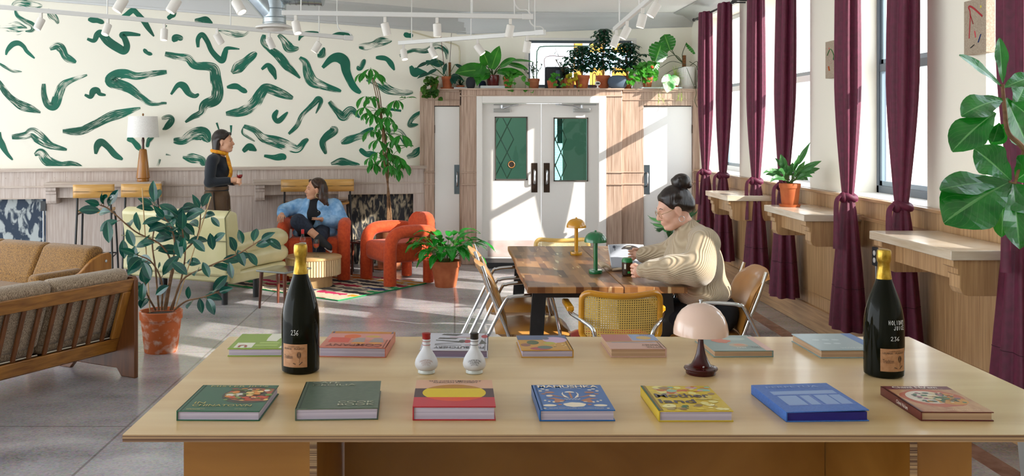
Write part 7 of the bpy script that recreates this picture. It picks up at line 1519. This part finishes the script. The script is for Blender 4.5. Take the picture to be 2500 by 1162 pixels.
MB().lathe([(.0, -.02), (.10, -.02), (.12, -.05), (.19, -.035), (.21, -.02), (.22, -.0)], 44).build('outer_ring', m_white, t, sharp=30); MB().lathe([(0, -.058), (.06, -.058), (.09, -.045), (.085, -.04), (0, -.04)], 36).build('inner_cone', m_white, t)
# canvases on the piers
m_lin = M('raw_linen', '9c8b78', 'b3a390', sc=(140, 140, 140), rough=.9)
def canvas(y0, y1, z0, z1, strokes, label):
    t = thing('canvas_painting', label, 'painting', (3, (y0 + y1) / 2, (z0 + z1) / 2), 0, 'small linen canvases between the windows'); hy, hz = (y1 - y0) / 2, (z1 - z0) / 2
    MB().bx(-.055, -.002, -hy, hy, -hz, hz).build('canvas', m_lin, t, sharp=20, bevel=.002)
    for k, (col, pts, w_) in enumerate(strokes): MB().tube(smooth([(-.0555, hy * (1 - 2 * a), hz * (2 * b_ - 1)) for a, b_ in pts], 5), w_, 6, flat=.25).build('brush_stroke', C(col, .6), t)
canvas(9.70, 9.88, 2.01, 2.30, [('2f6a3a', [(.8, .75), (.85, .6), (.7, .5)], .006), ('b8a83a', [(.3, .7), (.3, .5)], .006), ('c9822c', [(.55, .3), (.6, .2)], .008)], 'small linen canvas half hidden by the far curtain')
canvas(7.585, 7.81, 2.05, 2.34, [('2f7a3c', [(.2, .62), (.5, .78), (.8, .6), (.75, .48)], .006), ('c8503a', [(.35, .82), (.36, .78)], .009), ('c9652c', [(.35, .32), (.42, .2)], .010), ('3a3a3a', [(.78, .5), (.8, .45)], .006), ('c9a0a0', [(.2, .45), (.5, .38), (.6, .5)], .003)], 'small linen canvas with green and orange marks on the pier')
canvas(5.45, 5.685, 2.075, 2.385, [('a8232c', [(.25, .3), (.3, .75), (.22, .88), (.4, .86), (.85, .66)], .006), ('a8232c', [(.3, .75), (.45, .55)], .004), ('c8404a', [(.5, .42), (.55, .3)], .006), ('23407a', [(.68, .2), (.8, .34)], .006), ('1c1c22', [(.33, .12), (.5, .17)], .006), ('d9c83a', [(.78, .86), (.78, .82)], .007)], 'larger linen canvas with a red line figure above the fig')
# electrical boxes
t = thing('socket_box', 'black double socket box with conduit behind the holiday bottle', 'socket', (2.948, 6.82, .70)); MB().bx(-.035, .0, -.045, .045, 0, .13).build('box', M('grey_box', '3a3d40', rough=.4), t, sharp=20, bevel=.004); MB().tube([(-.02, 0, 0), (-.02, 0, -.7)], .010, 8).build('conduit', m_steel, t)
mb = MB()
for z in (.04, .09): mb.lathe([(.018, 0), (.018, .004), (0, .004)], 16, (-.035, 0, z), Matrix.Rotation(-math.pi / 2, 3, 'Y'))
mb.build('sockets', m_white, t)
q = lpt(lu(111), .125, .72); t = thing('socket_box', 'grey electrical box with a conduit beside the blue niche', 'socket', q, math.atan(SL)); MB().bx(-.03, .03, -.0, .025, 0, .11).build('box', M('grey_box', '3a3d40'), t, sharp=20, bevel=.004); MB().tube([(.0, .012, 0), (.0, .012, -.72)], .009, 8).build('conduit', m_steel, t)
# poster and round sign on the door glass
t = thing('poster', 'teal poster stuck inside the glass of the far door leaf', 'poster', ((1368 - CX) / 200, 12.055, 1.64)); MB().bx(-.033, .033, 0, .002, -.165, .165).build('sheet', C('0f7f74'), t, sharp=0)
mb = MB()
for i in range(4):
    for j in range(3): mb.bx(-.024 + j * .017, -.012 + j * .017, -.001, 0, .05 + i * .024, .068 + i * .024)
mb.bx(-.026, .026, -.001, 0, -.02, -.012).bx(-.026, .026, -.001, 0, -.04, -.032); mb.build('print', C('0a3a3c'), t, sharp=0)
t = thing('door_sign', 'round dark sign with an amber ring on the glass of the door leaf', 'sign', ((1249 - CX) / 200, 12.036, 1.215)); MB().lathe([(0, 0), (.050, 0), (.050, .004), (0, .004)], 32, R=Matrix.Rotation(math.pi / 2, 3, 'X')).build('disc', C('2a221c'), t, sharp=30); MB().tube([(.038 * math.cos(a), -.005, .038 * math.sin(a)) for a in (2 * math.pi * k / 32 for k in range(32))], .005, 6, closed=True).build('ring', C('b07a3c'), t)
